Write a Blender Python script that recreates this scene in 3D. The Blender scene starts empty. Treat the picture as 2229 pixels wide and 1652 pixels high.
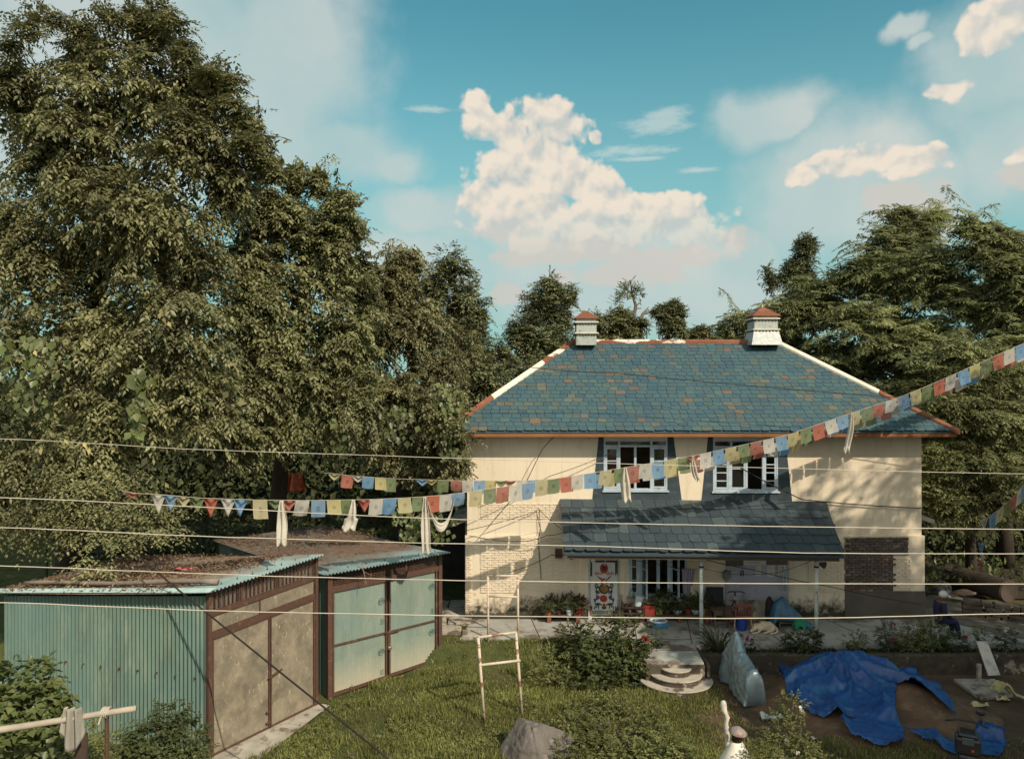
import bpy, math, random
import numpy as np
from mathutils import Vector, Matrix, noise
R = math.radians
rnd = random.Random(11)
nr = np.random.default_rng(11)
S = bpy.context.scene
C = S.collection
# the photo's focal length in picture units; the camera stands at (0,0,8) looking along +Y
F, CX, CY, CAMZ = 1685.0, 1114.5, 826.0, 8.0
def P(x, y, Y):
    return Vector(((x - CX) / F * Y, Y, CAMZ - (y - CY) / F * Y))
def G(x, y, z=0.0):
    Y = F * (CAMZ - z) / (y - CY)
    return P(x, y, Y)
def ss(a, b, x):
    t = min(1, max(0, (x - a) / (b - a)))
    return t * t * (3 - 2 * t)

# ------------------------------------------------------------------ objects
def world(o):
    m = o.matrix_parent_inverse @ o.matrix_basis
    return world(o.parent) @ m if o.parent else o.matrix_basis.copy()
def setparent(o, p):
    if p is not None:
        o.parent = p
        o.matrix_parent_inverse = world(p).inverted()
def tag(o, label, cat=None, group=None, kind=None):
    if label: o['label'] = label
    if cat: o['category'] = cat
    if group: o['group'] = group
    if kind: o['kind'] = kind
    return o
def empty(name, loc, label, cat, group=None):
    o = bpy.data.objects.new(name, None)
    C.objects.link(o)
    o.location = loc
    o.empty_display_size = .2
    return tag(o, label, cat, group)

class MB:
    def __init__(s):
        s.v = []; s.f = []; s.uv = {}
    def add(s, vs, fs, uvs=None):
        b = len(s.v)
        s.v += [tuple(q) for q in vs]
        s.f += [tuple(i + b for i in f) for f in fs]
        if uvs:
            for i, q in enumerate(uvs): s.uv[b + i] = q
        return s
    def box(s, c, d, M=None):
        c = Vector(c)
        h = [k / 2 for k in d]
        vs = [Vector((sx * h[0], sy * h[1], sz * h[2])) for sx in (-1, 1) for sy in (-1, 1) for sz in (-1, 1)]
        if M is not None: vs = [M @ q for q in vs]
        return s.add([q + c for q in vs], [(0, 1, 3, 2), (4, 6, 7, 5), (0, 4, 5, 1), (2, 3, 7, 6), (0, 2, 6, 4), (1, 5, 7, 3)])
    def b2(s, x0, x1, y0, y1, z0, z1):
        return s.box(((x0 + x1) / 2, (y0 + y1) / 2, (z0 + z1) / 2), (abs(x1 - x0), abs(y1 - y0), abs(z1 - z0)))
    def bar(s, p0, p1, w, h, up=(0, 0, 1)):
        p0, p1 = Vector(p0), Vector(p1)
        d = (p1 - p0); L = d.length; d.normalize()
        up = Vector(up)
        if abs(d.dot(up)) > .97: up = Vector((1, 0, 0)) if abs(d.x) < .9 else Vector((0, 1, 0))
        a = d.cross(up).normalized(); b = a.cross(d)
        vs = []
        for q in (p0, p1):
            for i, j in ((-1, -1), (1, -1), (1, 1), (-1, 1)):
                vs.append(q + a * (i * w / 2) + b * (j * h / 2))
        return s.add(vs, [(0, 3, 2, 1), (4, 5, 6, 7), (0, 1, 5, 4), (1, 2, 6, 5), (2, 3, 7, 6), (3, 0, 4, 7)])
    def prism(s, poly, ext):
        ext = Vector(ext); n = len(poly)
        a = [Vector(q) for q in poly]
        return s.add(a + [q + ext for q in a], [tuple(range(n))[::-1], tuple(range(n, 2 * n))] + [(i, (i + 1) % n, n + (i + 1) % n, n + i) for i in range(n)])
    def tube(s, pts, r, n=8, cap=True):
        pts = [Vector(q) for q in pts]
        m = len(pts)
        rs = r if isinstance(r, (list, tuple)) else [r] * m
        ref = None; vs = []; fs = []
        for i, q in enumerate(pts):
            d = (pts[min(i + 1, m - 1)] - pts[max(i - 1, 0)]).normalized()
            if ref is None: ref = d.orthogonal().normalized()
            ref = (ref - d * ref.dot(d)).normalized()
            e = d.cross(ref)
            for k in range(n):
                t = 2 * math.pi * k / n
                vs.append(q + (ref * math.cos(t) + e * math.sin(t)) * rs[i])
        for i in range(m - 1):
            for k in range(n):
                fs.append((i * n + k, i * n + (k + 1) % n, (i + 1) * n + (k + 1) % n, (i + 1) * n + k))
        if cap:
            fs.append(tuple(range(n))[::-1]); fs.append(tuple(range((m - 1) * n, m * n)))
        return s.add(vs, fs)
    def lathe(s, prof, c, n=20, M=None):
        c = Vector(c); vs = []; fs = []
        for r, z in prof:
            for k in range(n):
                t = 2 * math.pi * k / n
                q = Vector((r * math.cos(t), r * math.sin(t), z))
                vs.append((M @ q if M is not None else q) + c)
        m = len(prof)
        for i in range(m - 1):
            for k in range(n):
                fs.append((i * n + k, i * n + (k + 1) % n, (i + 1) * n + (k + 1) % n, (i + 1) * n + k))
        fs.append(tuple(range(n))[::-1]); fs.append(tuple(range((m - 1) * n, m * n)))
        return s.add(vs, fs)
    def ell(s, c, r, n=12, m=8, M=None):
        return s.lathe([(max(1e-3, math.sin(math.pi * i / m)), -math.cos(math.pi * i / m)) for i in range(m + 1)], c, n,
                       (M if M is not None else Matrix.Identity(3)) @ Matrix.Diagonal(Vector(r)))
    def grid(s, fn, nu, nv):
        vs = []; uv = []
        for j in range(nv + 1):
            for i in range(nu + 1):
                vs.append(fn(i / nu, j / nv)); uv.append((i / nu, j / nv))
        w = nu + 1
        return s.add(vs, [(j * w + i, j * w + i + 1, (j + 1) * w + i + 1, (j + 1) * w + i) for j in range(nv) for i in range(nu)], uv)
    def build(s, name, m, parent=None, smooth=False, bevel=0, solid=0, label=None, sub=0):
        me = bpy.data.meshes.new(name)
        me.from_pydata(s.v, [], s.f)
        if s.uv:
            l = me.uv_layers.new(name='UVMap')
            for lp in me.loops:
                l.data[lp.index].uv = s.uv.get(lp.vertex_index, (0, 0))
        if smooth: me.polygons.foreach_set('use_smooth', [True] * len(me.polygons))
        me.materials.append(m)
        me.update()
        o = bpy.data.objects.new(name, me)
        C.objects.link(o)
        setparent(o, parent)
        if solid:
            k = o.modifiers.new('solid', 'SOLIDIFY'); k.thickness = solid; k.offset = 0
        if bevel:
            k = o.modifiers.new('bevel', 'BEVEL'); k.width = bevel; k.segments = 2; k.limit_method = 'ANGLE'
        if sub:
            k = o.modifiers.new('sub', 'SUBSURF'); k.levels = sub; k.render_levels = sub
        if label: o['label'] = label
        return o

# ------------------------------------------------------------------ materials
def nodes(name):
    m = bpy.data.materials.new(name); m.use_nodes = True
    nt = m.node_tree; nt.nodes.clear()
    out = nt.nodes.new('ShaderNodeOutputMaterial')
    return m, nt, out
def N(nt, t, **k):
    n = nt.nodes.new('ShaderNode' + t)
    for a, b in k.items():
        if a.startswith('i_'):
            key = a[2:]
            n.inputs[int(key) if key.isdigit() else key].default_value = b
        else: setattr(n, a, b)
    return n
def c4(c): return (c[0], c[1], c[2], 1)
def mixc(nt, fac, a, b, mode='MIX'):
    n = N(nt, 'Mix', data_type='RGBA', blend_type=mode)
    for sock, v in ((n.inputs[0], fac), (n.inputs[6], a), (n.inputs[7], b)):
        if hasattr(v, 'links'): nt.links.new(v, sock)
        elif isinstance(v, (int, float)): sock.default_value = v
        else: sock.default_value = c4(v)
    return n.outputs[2]
def math_(nt, op, a, b=0.0, c=0.0, clamp=False):
    n = N(nt, 'Math', operation=op, use_clamp=clamp)
    for i, v in enumerate((a, b, c)):
        if hasattr(v, 'links'): nt.links.new(v, n.inputs[i])
        else: n.inputs[i].default_value = v
    return n.outputs[0]
def ramp(nt, fac, stops, interp='LINEAR'):
    n = N(nt, 'ValToRGB'); r = n.color_ramp; r.interpolation = interp
    while len(r.elements) < len(stops): r.elements.new(.5)
    for e, (p, c) in zip(r.elements, stops):
        e.position = p; e.color = c4(c) if not isinstance(c, (int, float)) else (c, c, c, 1)
    nt.links.new(fac, n.inputs[0])
    return n.outputs[0]
def noise_(nt, scale, detail=5, rough=.6, stretch=None, vec=None, dist=0):
    if vec is None: vec = N(nt, 'NewGeometry').outputs['Position']
    if stretch:
        mp = N(nt, 'Mapping'); mp.inputs['Scale'].default_value = stretch
        nt.links.new(vec, mp.inputs[0]); vec = mp.outputs[0]
    n = N(nt, 'TexNoise'); n.inputs['Scale'].default_value = scale; n.inputs['Detail'].default_value = detail
    n.inputs['Roughness'].default_value = rough; n.inputs['Distortion'].default_value = dist
    nt.links.new(vec, n.inputs['Vector'])
    return n.outputs[0]
def finish(nt, out, col, rough=.8, spec=.3, metal=0, bump=None, bstr=.3, bdist=.02, trans=0):
    b = N(nt, 'BsdfPrincipled')
    if hasattr(col, 'links'): nt.links.new(col, b.inputs['Base Color'])
    else: b.inputs['Base Color'].default_value = c4(col)
    if hasattr(rough, 'links'): nt.links.new(rough, b.inputs['Roughness'])
    else: b.inputs['Roughness'].default_value = rough
    b.inputs['Specular IOR Level'].default_value = spec
    b.inputs['Metallic'].default_value = metal
    if bump is not None:
        bn = N(nt, 'Bump'); bn.inputs['Strength'].default_value = bstr; bn.inputs['Distance'].default_value = bdist
        nt.links.new(bump, bn.inputs['Height']); nt.links.new(bn.outputs[0], b.inputs['Normal'])
    sh = b.outputs[0]
    if trans:
        t = N(nt, 'BsdfTranslucent')
        if hasattr(col, 'links'): nt.links.new(col, t.inputs[0])
        else: t.inputs[0].default_value = c4(col)
        mx = N(nt, 'MixShader'); mx.inputs[0].default_value = trans
        nt.links.new(sh, mx.inputs[1]); nt.links.new(t.outputs[0], mx.inputs[2]); sh = mx.outputs[0]
    nt.links.new(sh, out.inputs[0])
def mat(name, col, rough=.8, col2=None, scale=4, bump=.25, bscale=30, spec=.25, metal=0, trans=0, dirt=None, dscale=2, dlo=.52, dhi=.68, stretch=None, bdist=.02):
    m, nt, out = nodes(name)
    if col2 is None: col2 = tuple(k * .72 for k in col)
    n1 = noise_(nt, scale, stretch=stretch)
    c = mixc(nt, ramp(nt, n1, [(.35, 0), (.65, 1)]), col, col2)
    if dirt is not None:
        n2 = noise_(nt, dscale, 8, .68, stretch=stretch)
        c = mixc(nt, ramp(nt, n2, [(dlo, 0), (dhi, 1)]), c, dirt)
    finish(nt, out, c, rough, spec, metal, noise_(nt, bscale, 4) if bump else None, bump, bdist, trans)
    return m
def island(nt): return N(nt, 'NewGeometry').outputs['Random Per Island']
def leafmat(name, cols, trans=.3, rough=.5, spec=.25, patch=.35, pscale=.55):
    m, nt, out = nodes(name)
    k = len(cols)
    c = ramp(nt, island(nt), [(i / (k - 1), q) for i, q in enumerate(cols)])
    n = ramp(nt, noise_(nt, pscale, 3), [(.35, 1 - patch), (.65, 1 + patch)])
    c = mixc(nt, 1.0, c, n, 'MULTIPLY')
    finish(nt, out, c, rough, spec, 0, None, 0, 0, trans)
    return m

# ------------------------------------------------------------------ leaves
def unit(a): return a / np.maximum(1e-6, np.linalg.norm(a, axis=-1, keepdims=True))
def rdir(n): return unit(nr.normal(size=(n, 3)))
def leaves_np(p, d, nrm, L, W):
    """folded four-cornered leaves: base, side, tip, side"""
    d = unit(d); s = unit(np.cross(d, nrm)); up = np.cross(s, d)
    L = np.asarray(L).reshape(-1, 1); W = np.asarray(W).reshape(-1, 1)
    mid = p + d * L * .42
    v = np.stack([p, mid + s * W * .5 + up * W * .18, p + d * L - up * L * .08, mid - s * W * .5 + up * W * .18], axis=1)
    return v.reshape(-1, 3)
def leafobj(name, vs, m, parent=None):
    v = np.concatenate(vs) if isinstance(vs, list) else vs
    n = len(v) // 4
    me = bpy.data.meshes.new(name)
    me.vertices.add(len(v)); me.vertices.foreach_set('co', v.astype(np.float32).ravel())
    b = np.arange(n)[:, None] * 4
    idx = (b + np.array([[0, 1, 2, 0, 2, 3]])).ravel().astype(np.int32)
    me.loops.add(len(idx)); me.loops.foreach_set('vertex_index', idx)
    me.polygons.add(2 * n); me.polygons.foreach_set('loop_start', np.arange(0, 6 * n, 3, dtype=np.int32))
    me.materials.append(m)
    me.update(calc_edges=True)
    o = bpy.data.objects.new(name, me); C.objects.link(o)
    setparent(o, parent)
    return o
def sprays(p, out, k, L, W, tw, droop=.3, wild=.5, lat=.8, lift=0.0, flat=False):
    """twigs of k leaves starting at p and growing along out"""
    n = len(p)
    a = unit(out * .8 + rdir(n) * wild + np.array([0, 0, lift - droop]))
    if flat:
        a[:, 2] *= .55; a = unit(a)
    side = unit(np.cross(a, np.array([0, 0, 1.0])) + rdir(n) * .15)
    res = []
    tws = tw * nr.uniform(.6, 1.25, (n, 1))
    for j in range(k):
        t = (j + .6) / k
        q = p + a * tws * t + np.array([0, 0, -1]) * tws * t * t * droop * .8
        sg = 1 if j % 2 else -1
        if j == k - 1: d = a + np.array([0, 0, -droop])
        else: d = a * .5 + side * (sg * lat) + np.array([0, 0, -droop]) + rdir(n) * .3
        nm = unit(np.array([0, 0, 1.0]) + out * .35 + rdir(n) * (.12 if flat else .4))
        sc = nr.uniform(.65, 1.2, n) * (1 - .35 * abs(t - .45))
        res.append(leaves_np(q, d, nm, L * sc, W * sc))
    return res
def lobe_pts(lobes, n, lo=.45, front=.5, power=.45):
    c = np.array([l[:3] for l in lobes]); r = np.array([l[3:6] for l in lobes])
    w = r[:, 0] * r[:, 2] + .3 * r[:, 1] * r[:, 2]; w = w / w.sum()
    i = nr.choice(len(lobes), n, p=w)
    d = rdir(n)
    flip = (d[:, 1] > 0) & (nr.random(n) < front)
    d[flip, 1] *= -1
    rr = lo + (1.04 - lo) * nr.random((n, 1)) ** power
    p = c[i] + d * r[i] * rr
    return p, unit(d * r[i])
def branches(lobes, nb, m, k, L, Wd, tw, blen, arch=.2, droop=.4, flat=False, lat=.8, wild=.35, lo=.55, front=.6, twigs=None):
    """leafy boughs: each runs from inside the crown to its outside and carries m twigs of k leaves"""
    e, o = lobe_pts(lobes, nb, lo, front, .6)
    ok = e[:, 2] > .8; e, o = e[ok], o[ok]; nb = len(e)
    bl = blen * nr.uniform(.6, 1.25, (nb, 1))
    o2 = o.copy()
    if flat: o2[:, 2] *= .6
    d = unit(o2 + rdir(nb) * .45 + np.array([0, 0, .1]))
    s = e - d * bl
    res = []
    up = np.array([0, 0, 1.0])
    pos = lambda t: s + d * bl * t + up * (arch * bl * math.sin(math.pi * min(t, 1) * .8) - droop * bl * .8 * t * t)
    sd = unit(np.cross(d, up))
    for i in range(m):
        t = .22 + .78 * (i + .5) / m
        p = pos(t) + rdir(nb) * .05
        tg = unit(pos(t + .05) - pos(t - .05))
        sg = 1 if i % 2 else -1
        dirs = unit(tg * (.5 + .5 * t) + sd * (sg * .75 * (1.15 - .6 * t)) + rdir(nb) * .2)
        res += sprays(p, dirs, k, L, Wd, tw * (1.15 - .35 * t), droop, wild, lat, .0, flat)
    if twigs is not None:
        for j in range(0, nb, 2): twigs.append([tuple(pos(t)[j]) for t in (.24, .36, .48, .6)])
    return res
def LB(x, y, rx, ry, Y, rd=None):
    c = P(x, y, Y); k = Y / F
    return (c.x, c.y, c.z, rx * k, (rd if rd else (rx + ry) / 2 * k * .8), ry * k)
def sublobes(lobes, n, f=(.28, .5), keep=True):
    """break big lobes into ragged clumps that sit on and inside them"""
    res = []
    for l in lobes:
        for _ in range(n):
            d = Vector((rnd.gauss(0, 1), rnd.gauss(0, 1) - .25, rnd.gauss(0, 1))).normalized()
            q = rnd.uniform(.3, .72)
            k = rnd.uniform(*f)
            rad = [l[3] * k * rnd.uniform(.8, 1.3), l[4] * k, l[5] * k * rnd.uniform(.7, 1.1)]
            res.append((l[0] + d.x * l[3] * q, l[1] + d.y * l[4] * q, l[2] + d.z * l[5] * q, *rad))
    return res
def limbs(mb, base, top, targets, r0, rt=.03, n=7):
    """a trunk with tapering limbs running out to the clumps of the crown"""
    base, top = Vector(base), Vector(top)
    H = top - base
    side = Vector((rnd.uniform(-.3, .3), rnd.uniform(-.3, .3), 0))
    tr = [base + H * t + side * math.sin(t * 3) for t in (0, .15, .35, .55, .8, 1)]
    mb.tube(tr, [r0 * k for k in (1.35, 1.02, .9, .78, .55, .3)], 10)
    for q in targets:
        q = Vector(q)
        t = min(.95, max(.3, ((q - base).dot(H) / H.length_squared) * .75))
        s = base + H * t + side * math.sin(t * 3)
        q = s.lerp(q, .7); mid = s.lerp(q, .5) + Vector((rnd.uniform(-.3, .3), rnd.uniform(-.3, .3), rnd.uniform(.1, .5)))
        rr = r0 * (1 - t) * .55 + rt
        mb.tube([s, s.lerp(mid, .55) + Vector((0, 0, .1)), mid, q], [rr, rr * .75, rr * .5, rt * .5], n)

# ------------------------------------------------------------------ camera, sun, sky
cam = bpy.data.objects.new('camera', bpy.data.cameras.new('camera')); C.objects.link(cam)
cam.location = (0, 0, CAMZ); cam.rotation_euler = (R(90), 0, 0)
cam.data.sensor_width = 36; cam.data.lens = 36 * F / 2229
cam.data.clip_end = 3000; cam.data.clip_start = .1
S.camera = cam
SUN = Vector((.745, -1, 1.03)).normalized()
sl = bpy.data.lights.new('sun', 'SUN'); so = bpy.data.objects.new('sun', sl); C.objects.link(so)
sl.energy = 4.9; sl.angle = R(.55); sl.color = (1, .885, .71)
so.rotation_euler = SUN.to_track_quat('Z', 'Y').to_euler()
so.location = (20, -20, 40)
S.view_settings.view_transform = 'Standard'; S.view_settings.look = 'None'
S.view_settings.exposure = 0; S.view_settings.gamma = 1
try:
    S.cycles.max_bounces = 6; S.cycles.transparent_max_bounces = 12; S.cycles.use_denoising = True
    S.cycles.diffuse_bounces = 3; S.cycles.glossy_bounces = 2
except Exception: pass

W = bpy.data.worlds.new('World'); S.world = W; W.use_nodes = True
nt = W.node_tree; nt.nodes.clear()
wo = N(nt, 'OutputWorld'); bg = N(nt, 'Background'); bg.inputs[1].default_value = .1
nt.links.new(bg.outputs[0], wo.inputs[0])
sky = N(nt, 'TexSky', sky_type='NISHITA', sun_disc=False)
sky.sun_elevation = math.asin(SUN.z); sky.sun_rotation = math.atan2(SUN.x, SUN.y)
sky.air_density = 1.0; sky.dust_density = .6; sky.ozone_density = 2.0
base = mixc(nt, 1.0, sky.outputs[0], (.72, 1.50, 1.12), 'MULTIPLY')
tc = N(nt, 'TexCoord'); sp = N(nt, 'SeparateXYZ'); nt.links.new(tc.outputs['Generated'], sp.inputs[0])
az = math_(nt, 'ARCTAN2', sp.outputs[0], sp.outputs[1])
el = math_(nt, 'ARCSINE', sp.outputs[2])
cb = N(nt, 'CombineXYZ'); nt.links.new(az, cb.inputs[0]); nt.links.new(el, cb.inputs[1])
pv = cb.outputs[0]
def skyP(x, y):
    return math.atan2(x - CX, F), math.atan2(CY - y, math.hypot(F, x - CX))
def blobs(lst, pvec):
    prev = None
    for (x, y, rx, ry) in lst:
        a, e = skyP(x, y)
        ir, ie = F / rx, F / ry
        n = N(nt, 'VectorMath', operation='MULTIPLY_ADD')
        nt.links.new(pvec, n.inputs[0]); n.inputs[1].default_value = (ir, ie, 0); n.inputs[2].default_value = (-a * ir, -e * ie, 0)
        l = N(nt, 'VectorMath', operation='LENGTH'); nt.links.new(n.outputs[0], l.inputs[0])
        d = math_(nt, 'SUBTRACT', 1.0, l.outputs['Value'])
        prev = d if prev is None else math_(nt, 'SMOOTH_MAX', prev, d, .12)
    return prev
def off(vec, dx, dy):
    n = N(nt, 'VectorMath', operation='ADD'); nt.links.new(vec, n.inputs[0]); n.inputs[1].default_value = (dx, dy, 0)
    return n.outputs[0]
cumulus = [(1090,350,60,60),(1330,480,170,60),(1150,500,160,50),(1500,480,90,50),(1560,530,60,45),(1035,225,50,32),(1060,265,70,45),(1100,300,60,60),(1190,250,70,40),(1215,290,75,55),(1300,300,20,18),(1180,340,130,60),(1130,400,120,60),(1250,390,110,70),
           (1060,440,80,40),(1180,450,150,60),(1330,420,70,50),(1400,450,90,50),(1490,440,70,38),(1530,470,40,40),(1300,500,160,55),(1450,500,120,45),
           (1860,350,100,34),(1760,380,60,28),(1930,340,55,38),(2010,345,60,30),(1990,370,90,22),(1790,350,60,20),
           (2190,60,70,45),(2160,70,70,50),(2200,20,60,50),(2140,95,40,30),(2065,190,45,24),(2040,200,30,16),(2215,335,35,26)]
soft = [(1120,520,190,50),(900,470,130,50),(1350,560,260,70),(1560,560,150,60),(1220,590,240,60),(1640,540,60,55),(1330,650,360,70),(1650,640,70,60),(1000,470,120,50),
        (1850,420,200,130),(1780,460,150,90),(2010,430,110,110),(1500,640,300,80),(900,600,200,90),(1960,440,140,80),(2000,480,100,70),(2180,170,130,110),(2200,330,110,100),(1700,470,60,60),
        (620,110,200,190),(560,230,190,160),(330,60,300,200),(700,60,90,90),(730,330,140,75),(820,360,80,40),(640,330,110,70),(450,150,250,220),(200,200,300,300),
        (1670,245,120,55),(1600,240,60,35),(1740,255,50,30),(1970,95,45,18),(2010,120,30,12)]
wisp = [(1380,330,130,16),(1520,372,55,9),(1430,275,110,26),(940,238,90,10),(1060,300,40,10),(1400,345,90,8),(1450,250,80,20)]
n_big = noise_(nt, 11, 3, .55, vec=pv)
n_fine = noise_(nt, 26, 8, .62, vec=pv)
def puff(vec, scale):
    v = N(nt, 'TexVoronoi', feature='SMOOTH_F1', voronoi_dimensions='2D')
    v.inputs['Scale'].default_value = scale; v.inputs['Detail'].default_value = 2.5; v.inputs['Roughness'].default_value = .55; v.inputs['Smoothness'].default_value = .35
    nt.links.new(vec, v.inputs['Vector'])
    return math_(nt, 'SUBTRACT', 1.0, v.outputs['Distance'])
warp = N(nt, 'VectorMath', operation='MULTIPLY_ADD'); nw = N(nt, 'TexNoise'); nw.inputs['Scale'].default_value = 18; nw.inputs['Detail'].default_value = 4
nt.links.new(pv, nw.inputs['Vector']); nt.links.new(nw.outputs['Color'], warp.inputs[0]); warp.inputs[1].default_value = (.022, .022, 0); nt.links.new(off(pv, -.011, -.011), warp.inputs[2])
wv_ = warp.outputs[0]
pf1 = puff(wv_, 24); pf2 = puff(off(wv_, -.004, .012), 24)
dh = math_(nt, 'ADD', blobs(cumulus, wv_), math_(nt, 'ADD', math_(nt, 'MULTIPLY_ADD', pf1, .75, -.22), math_(nt, 'MULTIPLY_ADD', n_fine, .5, -.26)))
warp2 = N(nt, 'VectorMath', operation='MULTIPLY_ADD'); nw2 = N(nt, 'TexNoise'); nw2.inputs['Scale'].default_value = 6; nw2.inputs['Detail'].default_value = 5; nw2.inputs['Roughness'].default_value = .55
nt.links.new(pv, nw2.inputs['Vector']); nt.links.new(nw2.outputs['Color'], warp2.inputs[0]); warp2.inputs[1].default_value = (.16, .10, 0); nt.links.new(off(pv, -.08, -.05), warp2.inputs[2])
n_soft = noise_(nt, 5, 4, .5, vec=pv)
ds = math_(nt, 'ADD', blobs(soft, warp2.outputs[0]), math_(nt, 'ADD', math_(nt, 'MULTIPLY_ADD', n_fine, .42, -.21), math_(nt, 'MULTIPLY_ADD', n_soft, .8, -.36)))
n_w = noise_(nt, 22, 7, .65, stretch=(1, 3.2, 1), vec=pv)
dw = math_(nt, 'ADD', blobs(wisp, pv), math_(nt, 'MULTIPLY_ADD', n_w, 2.0, -1.1))
def sstep(v, a, b):
    n = N(nt, 'MapRange', interpolation_type='SMOOTHSTEP'); nt.links.new(v, n.inputs[0]); n.inputs[1].default_value = a; n.inputs[2].default_value = b
    return n.outputs[0]
ah = sstep(dh, -.02, .34); as_ = sstep(ds, -.42, .55); aw = sstep(dw, 0, .8)
sh = math_(nt, 'ADD', math_(nt, 'MULTIPLY', math_(nt, 'SUBTRACT', pf1, pf2), 1.5), math_(nt, 'MULTIPLY_ADD', n_big, 1.1, -.55))
sh = math_(nt, 'ADD', sh, math_(nt, 'MULTIPLY_ADD', n_fine, .5, .42), clamp=True)
shs = math_(nt, 'MULTIPLY_ADD', n_soft, 2.4, -.72, True)
# low on the horizon a pale milky band of far cloud
K = 10.0
hz = sstep(el, .46, .04)
base = mixc(nt, math_(nt, 'MULTIPLY', hz, .85), base, (.315 * K, .525 * K, .525 * K))
softcol = mixc(nt, shs, (.42 * K, .575 * K, .58 * K), (.66 * K, .675 * K, .63 * K))
hardcol = mixc(nt, sh, (.56 * K, .59 * K, .565 * K), (.85 * K, .755 * K, .635 * K))
# bright broken cloud added to the unseen sky behind the camera as fill light
rear = N(nt, 'MapRange', interpolation_type='SMOOTHSTEP'); nt.links.new(sp.outputs[1], rear.inputs[0]); rear.inputs[1].default_value = .1; rear.inputs[2].default_value = -.5
n_r = noise_(nt, 2.2, 6, .6, vec=tc.outputs['Generated'])
rc_ = math_(nt, 'MULTIPLY', rear.outputs[0], sstep(n_r, .38, .58))
skyc = mixc(nt, math_(nt, 'MULTIPLY', as_, .85), base, softcol)
skyc = mixc(nt, math_(nt, 'MULTIPLY', aw, .5), skyc, (.70 * K, .74 * K, .69 * K))
peach = [(1250,545,200,40),(1450,560,170,38),(1600,520,50,40),(1350,600,220,35),(1150,550,130,45),(1960,430,110,50),(2020,470,70,55),(1090,500,90,40),(1100,640,60,30),(2215,380,40,40)]
dp = math_(nt, 'ADD', blobs(peach, wv_), math_(nt, 'ADD', math_(nt, 'MULTIPLY_ADD', n_fine, 1.1, -.52), math_(nt, 'MULTIPLY_ADD', pf1, .5, -.25)))
skyc = mixc(nt, math_(nt, 'MULTIPLY', sstep(dp, 0, .4), .62), skyc, (.66 * K, .585 * K, .52 * K))
skyc = mixc(nt, math_(nt, 'MULTIPLY', ah, sstep(el, skyP(1300, 600)[1], skyP(1300, 440)[1])), skyc, hardcol)
skyc = mixc(nt, rc_, skyc, (1.25 * K, 1.15 * K, 1.03 * K))
nt.links.new(skyc, bg.inputs[0])
# ------------------------------------------------------------------ ground
def hg(x, y):
    fx = 1 - ss(2.0, 3.6, x)
    a = fx * ss(21.85, 23.0, y)
    b = ss(21.35, 21.9, y)
    h = .55 * max(a, b)
    if y < 24 and x < 4: h += .05 * noise.noise((x * .9, y * .9, 0)) * (1 - ss(21.5, 22.5, y))
    if y > 27: h += 1.6 * ss(27, 60, y) * (1 - ss(-6, 0, x)) * .6
    return h
m, nt, out = nodes('earth_and_lawn')
geo = N(nt, 'NewGeometry'); sx = N(nt, 'SeparateXYZ'); nt.links.new(geo.outputs['Position'], sx.inputs[0])
dirt = mixc(nt, ramp(nt, noise_(nt, 1.3, 8, .7), [(.35, 0), (.65, 1)]), (.085, .055, .036), (.15, .10, .065))
dirt = mixc(nt, ramp(nt, noise_(nt, 9, 6, .7), [(.4, 0), (.7, .5)]), dirt, (.05, .035, .025))
gr = mixc(nt, ramp(nt, noise_(nt, 2.2, 6), [(.35, 0), (.65, 1)]), (.045, .055, .018), (.085, .085, .032))
patch = ramp(nt, noise_(nt, .75, 6, .65), [(.56, 0), (.66, .8)])
gr = mixc(nt, patch, gr, (.12, .09, .06))
right = N(nt, 'MapRange', interpolation_type='SMOOTHSTEP')
nt.links.new(math_(nt, 'ADD', sx.outputs[0], math_(nt, 'MULTIPLY', noise_(nt, 1.1, 5), 1.6)), right.inputs[0])
right.inputs[1].default_value = 4.9; right.inputs[2].default_value = 5.7
far = math_(nt, 'GREATER_THAN', sx.outputs[1], 24.0)
k = math_(nt, 'SUBTRACT', right.outputs[0], math_(nt, 'MULTIPLY', far, .55), clamp=True)
finish(nt, out, mixc(nt, k, gr, dirt), .95, .1, 0, noise_(nt, 14, 6), .5, .04)
M_ground = m
xs = np.unique(np.concatenate([np.array([-900, -500, -250, -120, -70, -45, -30, -22]), np.arange(-16, 17, .35), np.array([22, 30, 45, 70, 120, 250, 500, 900])]))
ys = np.unique(np.concatenate([np.array([-200, -60, -20, -5, 2, 6, 9]), np.arange(11, 31, .35), np.array([35, 40, 46, 54, 65, 90, 140, 250, 500, 1200])]))
g = MB()
g.add([(x, y, hg(x, y)) for y in ys for x in xs],
      [(j * len(xs) + i, j * len(xs) + i + 1, (j + 1) * len(xs) + i + 1, (j + 1) * len(xs) + i) for j in range(len(ys) - 1) for i in range(len(xs) - 1)])
tag(g.build('ground', M_ground, smooth=True), None, kind='structure')

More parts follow.
